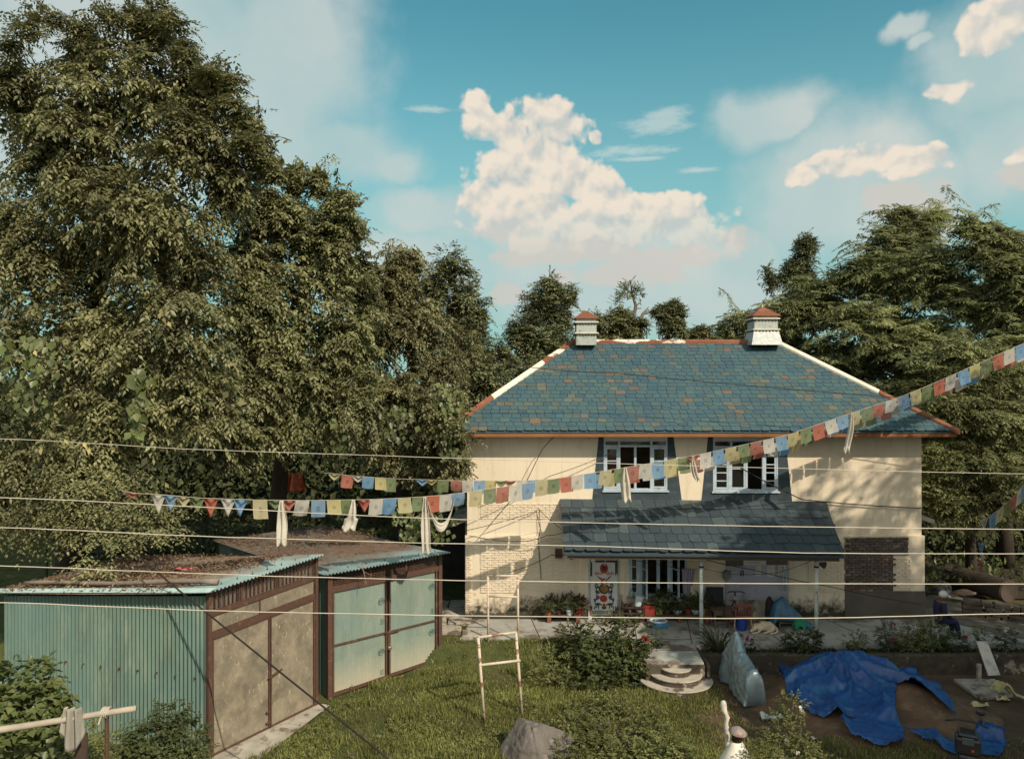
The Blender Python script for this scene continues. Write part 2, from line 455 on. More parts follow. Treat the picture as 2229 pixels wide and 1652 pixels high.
M_conc = mat('stained_concrete', (.37, .36, .325), .85, (.28, .27, .245), 1.5, .2, 25, dirt=(.14, .11, .085), dscale=1.1, dlo=.5, dhi=.6)
M_conc2 = mat('old_concrete', (.42, .38, .31), .9, (.30, .27, .22), 2.5, .3, 30, dirt=(.13, .10, .08), dscale=2.2, dlo=.5, dhi=.6)
M_dark = mat('dark_joint', (.05, .045, .04), .9, bump=0)
M_moss_shade = mat('moss_and_painted_shade', (.095, .075, .058), .95, (.05, .042, .03), 3, .7, 14, dirt=(.32, .28, .23), dscale=2.2, dlo=.58, dhi=.64)  # moss on the bed wall; painted shade on step bodies and path riser
FZ = .6          # porch floor height
pf = MB()
pf.prism([(-1.5, 22.15, -.2), (3.3, 22.15, -.2), (3.52, 20.25, -.2), (5.02, 20.25, -.2), (5.1, 21.62, -.2), (15.4, 21.62, -.2), (14.2, 24.2, -.2), (12.9, 31, -.2), (12.6, 31, -.2), (12.6, 24.3, -.2), (-1.2, 24.3, -.2)], (0, 0, .2 + FZ))
pv_ = pf.build('porch_pavement', M_conc, bevel=.012); tag(pv_, None, kind='structure')
j = MB()
for a, b in (((3.55, 22.0), (3.75, 23.9)), ((5.05, 21.7), (5.4, 23.9)), ((5.1, 22.05), (3.4, 22.1)), ((7.6, 21.65), (7.5, 23.9)), ((10.3, 21.65), (9.7, 23.9)), ((.8, 22.2), (.6, 23.9)), ((2.2, 22.2), (2.0, 23.9)), ((3.5, 21.2), (5.06, 21.15))):
    j.bar((a[0], a[1], FZ + .003), (b[0], b[1], FZ + .003), .022, .006)
tag(j.build('pavement_joint', M_dark), None, kind='structure')
# flagstone path at the house corner
fs = MB()
for (x, y, w, d) in ((-1.9, 22.9, .8, .7), (-1.1, 22.5, .7, .5), (-2.4, 23.6, .8, .7), (-1.6, 23.7, .7, .6), (-2.6, 24.5, .9, .8), (-1.8, 24.6, .7, .8), (-2.5, 25.4, .8, .8), (-1.75, 25.5, .6, .7)):
    z = hg(x, y)
    fs.box((x, y, max(z, .45) + .05), (w, d, .1), Matrix.Rotation(rnd.uniform(-.12, .12), 3, 'Z'))
tag(fs.build('flagstone_path', M_conc2, bevel=.02), None, kind='structure')
# round steps below the porch
st = empty('round_steps', (4.3, 20.3, 0), 'three half round concrete steps stacked below the porch path', 'steps')
M_step = mat('worn_step', (.44, .39, .32), .9, (.34, .30, .24), 3, .3, 25, dirt=(.10, .08, .06), dscale=2.0, dlo=.52, dhi=.62)
for rr, z0, z1, cy in ((.94, -.05, .11, 20.36), (.66, .11, .27, 20.34), (.38, .27, .43, 20.32)):
    b = MB()
    b.prism([(4.3 + rr * math.cos(t) * 1.0, cy + rr * math.sin(t) * .95, z0) for t in np.linspace(math.pi, 2 * math.pi, 28)] , (0, 0, z1 - z0))
    so_ = b.build('step', M_moss_shade, st)  # dark body colour paints the shade of the riser below each tread
    b = MB(); r2 = rr + .025
    b.prism([(4.3 + r2 * math.cos(t), cy + r2 * math.sin(t) * .95, z1 + .002) for t in np.linspace(math.pi, 2 * math.pi, 28)], (0, 0, .035)); b.build('tread', M_step, so_, bevel=.01)
# retaining wall and planter bed on the right
rw = empty('retaining_wall', (9, 21.2, 0), 'low mossy stained wall holding the planted bed in front of the porch', 'wall')
b = MB(); b.b2(5.2, 14.9, 21.0, 21.24, -.1, .53)
b.build('wall_body', M_moss_shade, rw, bevel=.03)
b = MB(); b.b2(5.2, 14.9, 21.24, 21.6, .2, .46)
b.build('soil_bed', mat('bed_soil', (.06, .05, .03), 1, bump=.6, bscale=20), rw)
b = MB(); b.b2(3.5, 5.04, 20.22, 20.246, 0, FZ - .05); b.build('riser_shade_panel', M_moss_shade, rw)  # thin dark panel: shade of the path front put into its colour
b = MB(); b.b2(5.12, 5.2, 20.3, 21.62, -.1, .52); b.build('return_wall', M_moss_shade, rw)
# driveway at the far right
dr = MB(); z = FZ + .012
dr.add([(12.75, 24.3, z), (14.9, 21.7, z), (16.5, 21.9, z), (17.2, 23.2, z), (15.6, 26.5, z), (14.0, 31, z), (12.75, 31, z)], [(0, 1, 2, 3, 4, 5, 6)])
tag(dr.build('driveway', mat('driveway_cement', (.17, .15, .125), .9, (.11, .095, .08), 1.2, .2, 30, dirt=(.05, .042, .032), dscale=.9)), None, kind='structure')

# ------------------------------------------------------------------ house
hs = empty('house', (5.6, 27, FZ), 'cream two storey house with a blue grey slate hipped roof and two chimneys', 'house')
YW = 24.0
HX = lambda x, Y=YW: (x - CX) / F * Y
HZ = lambda y, Y=YW: CAMZ - (y - CY) / F * Y
XL, XR, ZS, ZE = HX(1017), HX(2006), HZ(1165), HZ(950)
m, nt, out = nodes('cream_plaster')
cr = mixc(nt, ramp(nt, noise_(nt, .9, 6), [(.35, 0), (.65, 1)]), (.70, .60, .46), (.65, .55, .415))
cr = mixc(nt, ramp(nt, noise_(nt, 5, 8, .7), [(.55, 0), (.75, .35)]), cr, (.47, .385, .26))
cr = mixc(nt, ramp(nt, noise_(nt, 3.5, 8, .7, stretch=(1.6, 1, .16)), [(.52, 0), (.74, .55)]), cr, (.40, .32, .22))
cr = mixc(nt, ramp(nt, noise_(nt, 14, 6, .75), [(.66, 0), (.72, .5)]), cr, (.36, .29, .20))
g_ = N(nt, 'NewGeometry'); s_ = N(nt, 'SeparateXYZ'); nt.links.new(g_.outputs['Position'], s_.inputs[0])
low = N(nt, 'MapRange'); nt.links.new(s_.outputs[2], low.inputs[0]); low.inputs[1].default_value = 1.55; low.inputs[2].default_value = .6
mould = math_(nt, 'MULTIPLY', low.outputs[0], 1.1)
mk = N(nt, 'MapRange'); nt.links.new(math_(nt, 'ADD', mould, math_(nt, 'MULTIPLY_ADD', noise_(nt, 3.2, 10, .72), 2.2, -1.48)), mk.inputs[0]); mk.inputs[1].default_value = -.05; mk.inputs[2].default_value = .5
cr = mixc(nt, mk.outputs[0], cr, (.05, .045, .032))
finish(nt, out, cr, .9, .15, 0, noise_(nt, 30, 5), .25, .02)
M_cream = m
def holed(x0, x1, z0, z1, Y, th, holes):
    b = MB()
    xs = sorted({x0, x1, *[h[0] for h in holes], *[h[1] for h in holes]}); zs = sorted({z0, z1, *[h[2] for h in holes], *[h[3] for h in holes]})
    def solid(i, k):
        if not (0 <= i < len(xs) - 1 and 0 <= k < len(zs) - 1): return False
        cx, cz = (xs[i] + xs[i + 1]) / 2, (zs[k] + zs[k + 1]) / 2
        return not any(h[0] < cx < h[1] and h[2] < cz < h[3] for h in holes)
    for i in range(len(xs) - 1):
        for k in range(len(zs) - 1):
            if not solid(i, k): continue
            a, c, d, e = xs[i], xs[i + 1], zs[k], zs[k + 1]; Z = Y + th
            b.add([(a, Y, d), (c, Y, d), (c, Y, e), (a, Y, e)], [(0, 1, 2, 3)])
            b.add([(a, Z, d), (c, Z, d), (c, Z, e), (a, Z, e)], [(3, 2, 1, 0)])
            if not solid(i - 1, k): b.add([(a, Y, d), (a, Z, d), (a, Z, e), (a, Y, e)], [(3, 2, 1, 0)])
            if not solid(i + 1, k): b.add([(c, Y, d), (c, Z, d), (c, Z, e), (c, Y, e)], [(0, 1, 2, 3)])
            if not solid(i, k - 1): b.add([(a, Y, d), (c, Y, d), (c, Z, d), (a, Z, d)], [(3, 2, 1, 0)])
            if not solid(i, k + 1): b.add([(a, Y, e), (c, Y, e), (c, Z, e), (a, Z, e)], [(0, 1, 2, 3)])
    return b
WA = (HX(1314), HX(1453), HZ(1067), HZ(957)); WB = (HX(1552), HX(1694), HZ(1069), HZ(957))
YL = 23.93
DOOR = (HX(1282, YL), HX(1346, YL), FZ, HZ(1200, YL)); WL = (HX(1368, YL), HX(1495, YL), HZ(1297, YL), HZ(1200, YL))
holed(XL, XR, ZS + .0015, ZE + .12, YW, .3, [WA, WB]).build('upper_wall', M_cream, hs)
holed(XL - .06, XR + .06, .1, ZS, YL, .37, [DOOR, WL]).build('lower_wall', M_cream, hs)
b = MB()
b.b2(XL + .003, XL + .3, 24.302, 30, .1, ZE + .1); b.b2(XR - .3, XR - .003, 24.302, 30, .1, ZE + .1); b.b2(XL, XR, 30.002, 30.3, .1, ZE + .1)
b.build('side_wall', M_cream, hs)
b = MB(); b.b2(XL + .31, XR - .31, 24.32, 29.99, ZS - .2, ZS - .05); b.build('floor_slab', mat('room_floor', (.10, .07, .05)), hs)
b = MB(); b.b2(XL + .31, XR - .31, 24.32, 29.99, .3, FZ - .01); b.build('ground_slab', mat('room_floor_low', (.10, .07, .05)), hs)
b = MB(); b.b2(XL + .31, XR - .31, 26.4, 26.5, .61, ZE); b.build('inner_wall', mat('room_wall', (.20, .13, .08)), hs)
# painted dark surrounds of the upper windows (trapezoids, wider at the foot)
M_sur = mat('slate_blue_paint', (.045, .065, .075), .7, (.03, .042, .05), 2.2, .2, 25, dirt=(.11, .13, .13), dscale=3.5, dlo=.56, dhi=.75, stretch=(1, 1, 2.2))
def surround(xs_top, xs_bot, w):
    zt, zb = HZ(951), HZ(1090); Y0 = YW - .012
    a, c = HX(xs_top[0]), HX(xs_top[1]); d, e = HX(xs_bot[0]), HX(xs_bot[1])
    lerp = lambda p, q, z: p + (q - p) * (zt - z) / (zt - zb)
    b = MB()
    for poly in ([(a, zt), (w[0], zt), (w[0], w[2]), (lerp(a, d, w[2]), w[2])], [(w[1], zt), (c, zt), (lerp(c, e, w[2]), w[2]), (w[1], w[2])],
                 [(lerp(a, d, w[2]), w[2]), (lerp(c, e, w[2]), w[2]), (e, zb), (d, zb)]):
        b.prism([(q[0], Y0, q[1]) for q in poly], (0, .010, 0))
    b.build('window_surround', M_sur, hs)
surround((1303, 1466), (1289, 1484), WA); surround((1541, 1709), (1527, 1724), WB)
M_frame = mat('pale_blue_paint', (.42, .50, .56), .6, (.34, .40, .45), 5, .15, 40, dirt=(.22, .17, .13), dscale=6, dlo=.6, dhi=.7)
m, nt, out = nodes('window_glass')
gl = N(nt, 'BsdfGlossy'); gl.inputs[0].default_value = (.8, .9, .95, 1); gl.inputs[1].default_value = .06
tr = N(nt, 'BsdfTransparent'); tr.inputs[0].default_value = (.55, .6, .6, 1)
fr = N(nt, 'Fresnel'); mx = N(nt, 'MixShader'); nt.links.new(math_(nt, 'MULTIPLY_ADD', fr.outputs[0], 1.2, .05, True), mx.inputs[0])
nt.links.new(tr.outputs[0], mx.inputs[1]); nt.links.new(gl.outputs[0], mx.inputs[2]); nt.links.new(mx.outputs[0], out.inputs[0])
M_glass = m
def sash(b, gl, x0, x1, z0, z1, Y, bars, w=.055, rot=0.0, hinge=None, th=.04):
    """a glazed casement with horizontal bars; rot swings it about its hinge edge"""
    def tf(q):
        if not rot: return q
        hx = hinge
        dx, dy = q[0] - hx, q[1] - Y
        return (hx + dx * math.cos(rot) - dy * math.sin(rot), Y + dx * math.sin(rot) + dy * math.cos(rot), q[2])
    def bx(a, c, d, e, y0, y1, t):
        m_ = MB(); m_.b2(a, c, y0, y1, d, e); t.add([tf(q) for q in m_.v], m_.f)
    bx(x0, x0 + w, z0, z1, Y - th / 2, Y + th / 2, b); bx(x1 - w, x1, z0, z1, Y - th / 2, Y + th / 2, b)
    bx(x0 + w, x1 - w, z0, z0 + w, Y - th / 2, Y + th / 2, b); bx(x0 + w, x1 - w, z1 - w, z1, Y - th / 2, Y + th / 2, b)
    for k in range(1, bars):
        z = z0 + (z1 - z0) * k / bars
        bx(x0 + w, x1 - w, z - .016, z + .016, Y - th / 2 + .005, Y + th / 2 - .005, b)
    bx(x0 + w, x1 - w, z0 + w, z1 - w, Y - .003, Y + .003, gl)
def window(w, splits, bays, transom, top_bays):
    x0, x1, z0, z1 = w; Yf = YW + .05
    f = MB(); t = .055
    f.b2(x0, x0 + t, Yf - .05, Yf + .05, z0, z1); f.b2(x1 - t, x1, Yf - .05, Yf + .05, z0, z1)
    f.b2(x0 + t, x1 - t, Yf - .05, Yf + .05, z0, z0 + t); f.b2(x0 + t, x1 - t, Yf - .05, Yf + .05, z1 - t, z1)
    f.b2(x0 + t, x1 - t, Yf - .05, Yf + .05, transom, transom + .06)
    for s in splits: f.b2(s - .035, s + .035, Yf - .049, Yf + .049, z0 + t, transom)
    for s in top_bays: f.b2(s - .03, s + .03, Yf - .049, Yf + .049, transom + .06, z1 - t)
    fo = f.build('window', M_frame, hs)
    gl = MB()
    for a, c, kind in bays:
        b = MB()
        sash(b, gl, a, c, z0 + t + .01, transom - .01, Yf - .02, kind)
        b.build('sash', M_frame, fo)
    e = [x0 + t] + list(top_bays) + [x1 - t]
    for a, c in zip(e, e[1:]): gl.b2(a, c, Yf - .003, Yf + .003, transom + .06, z1 - t)
    gl.build('pane', M_glass, fo)
    s = MB(); s.b2(x0 - .04, x1 + .04, YW - .06, YW + .1, z0 - .05, z0 - .002); s.build('sill', M_frame, fo)
tA = HZ(973)
window(WA, [HX(1348), HX(1383), HX(1418)], [(HX(1318), HX(1346), 3), (HX(1420), HX(1450), 3)], tA, [HX(1348), HX(1418)])
window(WB, [HX(1588), HX(1625), HX(1662)], [(HX(1556), HX(1586), 5), (HX(1590), HX(1623), 2), (HX(1664), HX(1690), 5)], HZ(975), [HX(1592), HX(1660)])
# ground floor window with two casements standing open
f = MB(); x0, x1, z0, z1 = WL; Yf = YL + .06; t = .06
f.b2(x0, x0 + t, Yf - .05, Yf + .05, z0, z1); f.b2(x1 - t, x1, Yf - .05, Yf + .05, z0, z1)
f.b2(x0 + t, x1 - t, Yf - .05, Yf + .05, z0, z0 + t); f.b2(x0 + t, x1 - t, Yf - .05, Yf + .05, z1 - t, z1)
sp_ = [HX(1393, YL), HX(1419, YL), HX(1433, YL), HX(1457, YL), HX(1477, YL)]
for s in (sp_[0], sp_[2], sp_[3]): f.b2(s - .05, s + .05, Yf - .049, Yf + .049, z0 + t, z1 - t)
fo = f.build('window', M_frame, hs); gl = MB()
b = MB(); sash(b, gl, x0 + t, sp_[0] - .05, z0 + t, z1 - t, Yf - .02, 3); b.build('sash', M_frame, fo)
b = MB(); sash(b, gl, sp_[0] + .05, sp_[0] + .05 + .42, z0 + .02, z1 - t, YL - .03, 3, rot=-1.35, hinge=sp_[0] + .05); b.build('sash', M_frame, fo)
b = MB(); sash(b, gl, sp_[3] + .06, sp_[3] + .06 + .42, z0 + .02, z1 - t, YL - .03, 3, rot=-1.2, hinge=sp_[3] + .06); b.build('sash', M_frame, fo)
gl.build('pane', M_glass, fo)
b = MB(); b.b2(x0 - .05, x1 + .05, YL - .1, YL + .1, z0 - .05, z0 - .002); b.build('sill', M_conc2, fo)
# door frame with a door standing ajar behind the hanging curtain
f = MB(); x0, x1, z0, z1 = DOOR
f.b2(x0 - .02, x0 + .09, YL - .035, YL + .2, z0, z1); f.b2(x1 - .09, x1 + .03, YL - .035, YL + .2, z0, z1); f.b2(x0 + .09, x1 - .09, YL - .03, YL + .2, z1 - .1, z1)
fo = f.build('door_frame', mat('pale_door_paint', (.50, .52, .50), .7, (.38, .38, .36), 6, dirt=(.2, .15, .12), dscale=5), hs)
b = MB(); b.b2(x0 + .1, x1 - .1, YL + .12, YL + .17, z0 + .02, z1 - .1); b.build('door', mat('door_wood', (.12, .08, .05), .7), hs)
# brickwork panels
def bricks(b, x0, x1, z0, z1, Y, keep=lambda x, z: True, bw=.225, bh=.072, gap=.02, out=.026, mess=1.0):
    z = z0; r = 0
    while z < z1 - bh * .6:
        x = x0 - (bw / 2 if r % 2 else 0)
        while x < x1:
            a, c = max(x, x0), min(x + bw * rnd.uniform(.92, 1.03), x1)
            if c - a > .05 and keep((a + c) / 2, z):
                o = out * rnd.uniform(.6, 1.25) * mess
                q = [rnd.uniform(-.006, .006) * mess for _ in range(8)]
                y0 = Y - o
                vs = [(a + q[0], y0, z + q[1]), (c - gap + q[2], y0 + q[2] * .8, z + q[3]), (c - gap + q[4], y0, z + bh - gap + q[5]), (a + q[6], y0 + q[6], z + bh - gap + q[7])]
                vs += [(p[0], Y + .004, p[2]) for p in vs]
                b.add(vs, [(0, 1, 2, 3), (0, 4, 5, 1), (1, 5, 6, 2), (2, 6, 7, 3), (3, 7, 4, 0)])
            x = x + bw
        z += bh; r += 1
    return b
hx, hz = (lambda x: HX(x, YL)), (lambda y: HZ(y, YL))
bricks(MB(), hx(1046), hx(1260), hz(1289), hz(1167), YL).build('brick_panel', M_cream, hs)
bricks(MB(), HX(1046), HX(1225), HZ(1129), HZ(1093), YW, out=.022).build('brick_panel', M_cream, hs)
bricks(MB(), hx(1018) - .06, hx(1028), hz(1345), hz(1170), YL, bw=.17).build('quoin', M_cream, hs)
bricks(MB(), hx(1718), hx(1736), hz(1287), hz(1208), YL).build('brick_panel', M_cream, hs)
bricks(MB(), hx(1507), hx(1544), hz(1275), hz(1208), YL).build('brick_panel', M_cream, hs)
bricks(MB(), hx(1760), hx(1836), hz(1287), hz(1210), YL).build('brick_panel', M_cream, hs)
bricks(MB(), hx(1948), hx(1984), hz(1284), hz(1212), YL).build('brick_panel', M_cream, hs)
m, nt, out = nodes('bare_brick')
c = ramp(nt, island(nt), [(0, (.10, .075, .065)), (.3, (.14, .12, .105)), (.55, (.16, .095, .075)), (.75, (.13, .115, .105)), (.9, (.24, .20, .165)), (1, (.15, .085, .065))])
c = mixc(nt, ramp(nt, noise_(nt, 12, 6), [(.4, 0), (.7, .6)]), c, (.07, .055, .045))
finish(nt, out, c, .95, .1, 0, noise_(nt, 40, 4), .5, .02)
M_bare = m
def inpatch(x, z):
    y = CY + (CAMZ - z) / YL * F; xd = CX + x / YL * F
    if y > 1208: lim = 1944 + rnd.uniform(-5, 4)
    else: lim = 1977 + rnd.uniform(-1, 1)
    return 1840 + rnd.uniform(-3, 4) < xd < lim
b = MB(); b.b2(hx(1840), hx(1944), YL - .006, YL + .01, hz(1286), hz(1170)); b.b2(hx(1944), hx(1976), YL - .006, YL + .01, hz(1207), hz(1170))
b.build('mortar_patch', mat('old_mortar', (.10, .085, .07), .95, bscale=50, bump=.5), hs)
bricks(MB(), hx(1838), hx(1978), hz(1286), hz(1169), YL - .006, inpatch, bw=.23, bh=.08, out=.02, mess=1.5).build('bare_brick_patch', M_bare, hs)
b = MB(); b.b2(hx(1839), XR + .068, YL - .03, YL + .2, .5, hz(1286)); b.b2(XR - .1, XR + .068, YL + .2, 30, .5, hz(1286) - .0)
b.build('cement_plinth', mat('grey_cement', (.115, .098, .082), .9, (.085, .072, .06), 1.5, .25, 30), hs)
# side canopies
for sgn, xa, xb in ((-1, HX(1016), HX(978)), (1, HX(2007), HX(2050))):
    b = MB(); zt = HZ(1128) if sgn < 0 else HZ(1121)
    b.prism([(xa, 24.4, zt), (xb, 24.4, zt - .22), (xb, 24.4, zt - .36), (xa, 24.4, zt - .16)], (0, 2.2, 0))
    b.build('side_canopy', M_conc2, hs, bevel=.01)
b = MB(); zt, zb = HZ(968), HZ(1062)
b.b2(XL - .3, XL - .004, 24.35, 24.42, zb, zt)
for k in range(4): b.b2(XL - .26, XL - .05, 24.33, 24.349, zb + .08 + k * .32, zb + .34 + k * .32)
b.build('shutter', mat('dark_shutter', (.05, .042, .035), .7), hs)

# ---------------- main roof
M_slate = nodes('slate')[0]; nt = M_slate.node_tree; nt.nodes.clear(); out = N(nt, 'OutputMaterial')
c = ramp(nt, island(nt), [(0, (.032, .058, .085)), (.2, (.042, .072, .10)), (.4, (.055, .088, .105)), (.58, (.042, .070, .092)), (.74, (.072, .10, .097)), (.86, (.060, .070, .074)), (.915, (.10, .085, .065)), (.95, (.15, .11, .072)), (.975, (.17, .085, .05)), (.99, (.16, .07, .04)), (1, (.10, .115, .105))])
st_ = ramp(nt, noise_(nt, 1.0, 5, .6, stretch=(2.4, .8, .8)), [(.62, 0), (.72, .75)])
c = mixc(nt, st_, c, (.12, .065, .04))
c = mixc(nt, ramp(nt, noise_(nt, 7, 7, .65), [(.3, .0), (.75, .45)]), c, (.075, .115, .12))
c = mixc(nt, ramp(nt, noise_(nt, .5, 3), [(.35, 0), (.65, .4)]), c, (.035, .06, .09))
c = mixc(nt, 1.0, c, (.98, 1.14, 1.06), 'MULTIPLY')
finish(nt, out, c, ramp(nt, noise_(nt, 9, 3), [(.3, .45), (.7, .75)]), .4, 0, noise_(nt, 18, 6, .65), .5, .02)
def slates(b, p0, U, V, nrm, vlen, rows, ub, tw, th, jit=1.0):
    """courses of lapped slates: p0 foot corner, U along the eave, V up the slope; ub(v) gives the u limits"""
    rh = vlen / rows
    for r in range(rows):
        v0 = r * rh; v1 = v0 + rh * 1.22
        u = ub(v0)[0] - rnd.uniform(0, tw)
        while u < ub(v0)[1]:
            w = tw * rnd.uniform(.82, 1.18)
            dz = rnd.uniform(-.012, .012) * jit - (rnd.uniform(.03, .07) if rnd.random() < .03 else 0)
            cc = rnd.uniform(.02, .05) * jit
            sk = rnd.uniform(-.008, .008) * jit
            pr = [(u + .006, v0 + dz + cc * rnd.choice((0, 1, 1))), (u + cc * 1.4, v0 + dz + sk), (u + w - cc * 1.4, v0 + dz - sk), (u + w - .006, v0 + dz + cc * rnd.choice((0, 1, 1))), (u + w - .006, v1), (u + .006, v1)]
            q = []
            for (uu, vv) in pr:
                lo_, hi_ = ub(min(max(vv, 0), vlen))
                q.append((min(max(uu, lo_), hi_), vv))
            if q[2][0] - q[1][0] > .03 or q[4][0] - q[5][0] > .03:
                lift = th * rnd.uniform(1.0, 1.6)
                top = [p0 + U * a + V * min(c_, vlen + .05) + nrm * ((lift if i < 4 else 0) + th) for i, (a, c_) in enumerate(q)]
                bot = [k - nrm * th for k in top]
                b.add(top + bot, [(0, 1, 2, 3, 4, 5), (0, 6, 7, 1), (1, 7, 8, 2), (2, 8, 9, 3), (3, 9, 10, 4), (5, 11, 6, 0)])
            u += w
ZV, ZR = HZ(938, 23.3), HZ(745, 27)
EL, ER = XL - .69, XR + .71
RL, RR = HX(1245, 27), HX(1691, 27)
c00, c10, c01, c11 = Vector((EL, 23.3, ZV)), Vector((ER, 23.3, ZV)), Vector((EL, 30.7, ZV)), Vector((ER, 30.7, ZV))
rl, rr_ = Vector((RL, 27, ZR)), Vector((RR, 27, ZR))
roof = MB()
dn = Vector((0, 0, -.05))
roof.add([c00 + dn, c10 + dn, c11 + dn, c01 + dn, rl + dn, rr_ + dn], [(0, 1, 5, 4), (1, 2, 5), (2, 3, 4, 5), (3, 0, 4), (3, 2, 1, 0)])
def face(a, bq, ta, tb, rows, tw):
    U = (bq - a).normalized(); L = (bq - a).length
    n_ = U.cross(ta - a).normalized()
    if n_.z < 0: n_ = -n_
    V = n_.cross(U).normalized()
    if V.z < 0: V = -V
    vl = (ta - a).dot(V); ul = (ta - a).dot(U); ur = (tb - a).dot(U)
    slates(roof, a, U, V, n_, vl, rows, lambda v: (ul * v / vl, L + (ur - L) * v / vl), tw, .012)
face(c00, c10, rl, rr_, 24, .29)
face(c11, c01, rr_, rl, 12, .6)
face(c01, c00, rl, rl, 24, .29); face(c10, c11, rr_, rr_, 24, .29)
ro = roof.build('roof', M_slate, hs)
def patchy(name, a, bcol, lo, hi, scale):
    m, nt, out = nodes(name)
    k = ramp(nt, noise_(nt, scale, 7, .62, stretch=(.35, .5, 1)), [(lo, 0), (hi, 1)])
    c = mixc(nt, k, a, bcol)
    c = mixc(nt, ramp(nt, noise_(nt, 8, 6), [(.4, 0), (.7, .4)]), c, tuple(q * .55 for q in a))
    finish(nt, out, c, .7, .25, 0, noise_(nt, 30, 4), .2, .01)
    return m
RUST, WH = (.20, .075, .04), (.74, .66, .55)
M_rust = patchy('red_oxide_sheet', RUST, (.26, .11, .065), .45, .6, 3)
M_whit = patchy('white_painted_sheet', WH, (.62, .54, .44), .5, .65, 3)
M_mixd = patchy('flaking_white_sheet', RUST, WH, .535, .56, 2.6)
def hipcap(a, bq, t0, t1, m, w=.13):
    p, q = a.lerp(bq, t0), a.lerp(bq, t1)
    up = Vector((0, 0, .085))
    d = (bq - a).normalized(); s = d.cross(Vector((0, 0, 1))).normalized()
    b = MB()
    drop = Vector((0, 0, -.07))
    vs = []
    for e in (p, q): vs += [e + up - s * w + drop, e + up * 1.15, e + up + s * w + drop, e + s * w + drop, e - s * w + drop]
    b.add(vs, [(0, 5, 6, 1), (1, 6, 7, 2), (2, 7, 8, 3), (4, 9, 5, 0), (0, 1, 2, 3, 4), (9, 8, 7, 6, 5)])
    b.build('ridge_cap', m, hs)
hipcap(c00, rl, -.01, .34, M_rust); hipcap(c00, rl, .34, .74, M_whit); hipcap(c00, rl, .74, 1.0, M_mixd)
hipcap(c10, rr_, -.01, .395, M_rust); hipcap(c10, rr_, .395, 1.0, M_whit)
hipcap(c01, rl, 0, 1, M_rust); hipcap(c11, rr_, 0, 1, M_rust)
hipcap(rl, rr_, 0.0, .58, M_mixd, .1); hipcap(rl, rr_, .58, 1, M_rust, .1)
# fascia under the eave
M_fas = mat('orange_brown_timber', (.27, .115, .048), .65, (.21, .085, .036), 3, .1, 20, dirt=(.16, .07, .035), dscale=2.5, stretch=(.3, 1, 1))
b = MB(); zf = ZV - .03
b.b2(EL, ER, 23.33, 23.37, zf - .15, zf); b.b2(EL, ER, 30.63, 30.67, zf - .15, zf); b.b2(EL, EL + .04, 23.372, 30.628, zf - .15, zf); b.b2(ER - .04, ER, 23.372, 30.628, zf - .15, zf)
b.build('fascia', M_fas, hs)
b = MB(); b.b2(EL + .045, ER - .045, 23.375, 30.625, zf - .10, zf - .07); b.build('soffit', mat('soffit_board', (.22, .16, .10)), hs)
# chimneys
M_chb = mat('grey_green_render', (.40, .43, .38), .85, (.32, .36, .33), 4, .15, 30, dirt=(.2, .19, .16), dscale=5)
M_led = mat('pale_ledge', (.60, .56, .48), .8, (.48, .44, .38), 6)
def chimney(xc, w, yb, Y, lv):
    k = Y / F; X = (xc - CX) * k; Z = lambda y: CAMZ - (y - CY) * k
    D = lambda a: a * k
    h = w / 2
    b = MB(); b.b2(X - D(h), X + D(h), Y - D(h), Y + D(h), Z(yb), Z(lv[0]))
    co = b.build('chimney', M_chb, hs)
    s = MB(); de = MB()
    for y in lv[1]:
        s.b2(X - D(h + 4), X + D(h + 4), Y - D(h + 4), Y + D(h + 4), Z(y + 1.6), Z(y - 1.6))
        for i in range(7):
            o = (-h + w * (i + .5) / 7)
            de.b2(X + D(o - 1.7), X + D(o + 1.7), Y - D(h + 2.6), Y - D(h) + .004, Z(y + 4.6), Z(y + 1.7))
            de.b2(X + D(h) - .004, X + D(h + 2.6), Y + D(o - 1.7), Y + D(o + 1.7), Z(y + 4.6), Z(y + 1.7))
            de.b2(X - D(h + 2.6), X - D(h) + .004, Y + D(o - 1.7), Y + D(o + 1.7), Z(y + 4.6), Z(y + 1.7))
    s.build('ledge', M_led, co, bevel=.008); de.build('dentil_course', mat('dark_dentil', (.09, .06, .05)), co)
    c = MB(); zt, zb_ = Z(lv[2]), Z(lv[0]); e = D(h + 5.5)
    prof = [(1, 0), (.98, .06), (.62, .42), (.3, .75), (.02, 1)]
    vs = []; fs = []
    for i, (r, t) in enumerate(prof):
        for sx_, sy_ in ((-1, -1), (1, -1), (1, 1), (-1, 1)): vs.append((X + sx_ * e * r, Y + sy_ * e * r, zb_ + (zt - zb_) * t))
    for i in range(4):
        for j_ in range(4): fs.append((i * 4 + j_, i * 4 + (j_ + 1) % 4, i * 4 + 4 + (j_ + 1) % 4, i * 4 + 4 + j_))
    fs.append((3, 2, 1, 0)); fs.append((16, 17, 18, 19))
    c.add(vs, fs).build('cap', M_rust, co)
    q = MB(); q.lathe([(.03, 0), (.035, .03), (.012, .06), (.004, .17)], (X, Y, zt - .03), 8); q.build('finial', M_led, co)
    return X, Y, k, Z, co
chimney(1274.5, 43, 752, 26.75, (695, (703, 726.5), 676))
X, Y, k, Z, co = chimney(1659.5, 50, 740, 26.85, (690, (695.5, 719), 668))
b = MB(); e0, e1 = 25 * k, 29 * k
vs = [(X + a * e, Y + c_ * e, z) for e, z in ((e1 * 1.15, Z(752)), (e0 * 1.06, Z(722))) for a, c_ in ((-1, -1), (1, -1), (1, 1), (-1, 1))]
b.add(vs, [(i, (i + 1) % 4, 4 + (i + 1) % 4, 4 + i) for i in range(4)] + [(3, 2, 1, 0), (4, 5, 6, 7)])
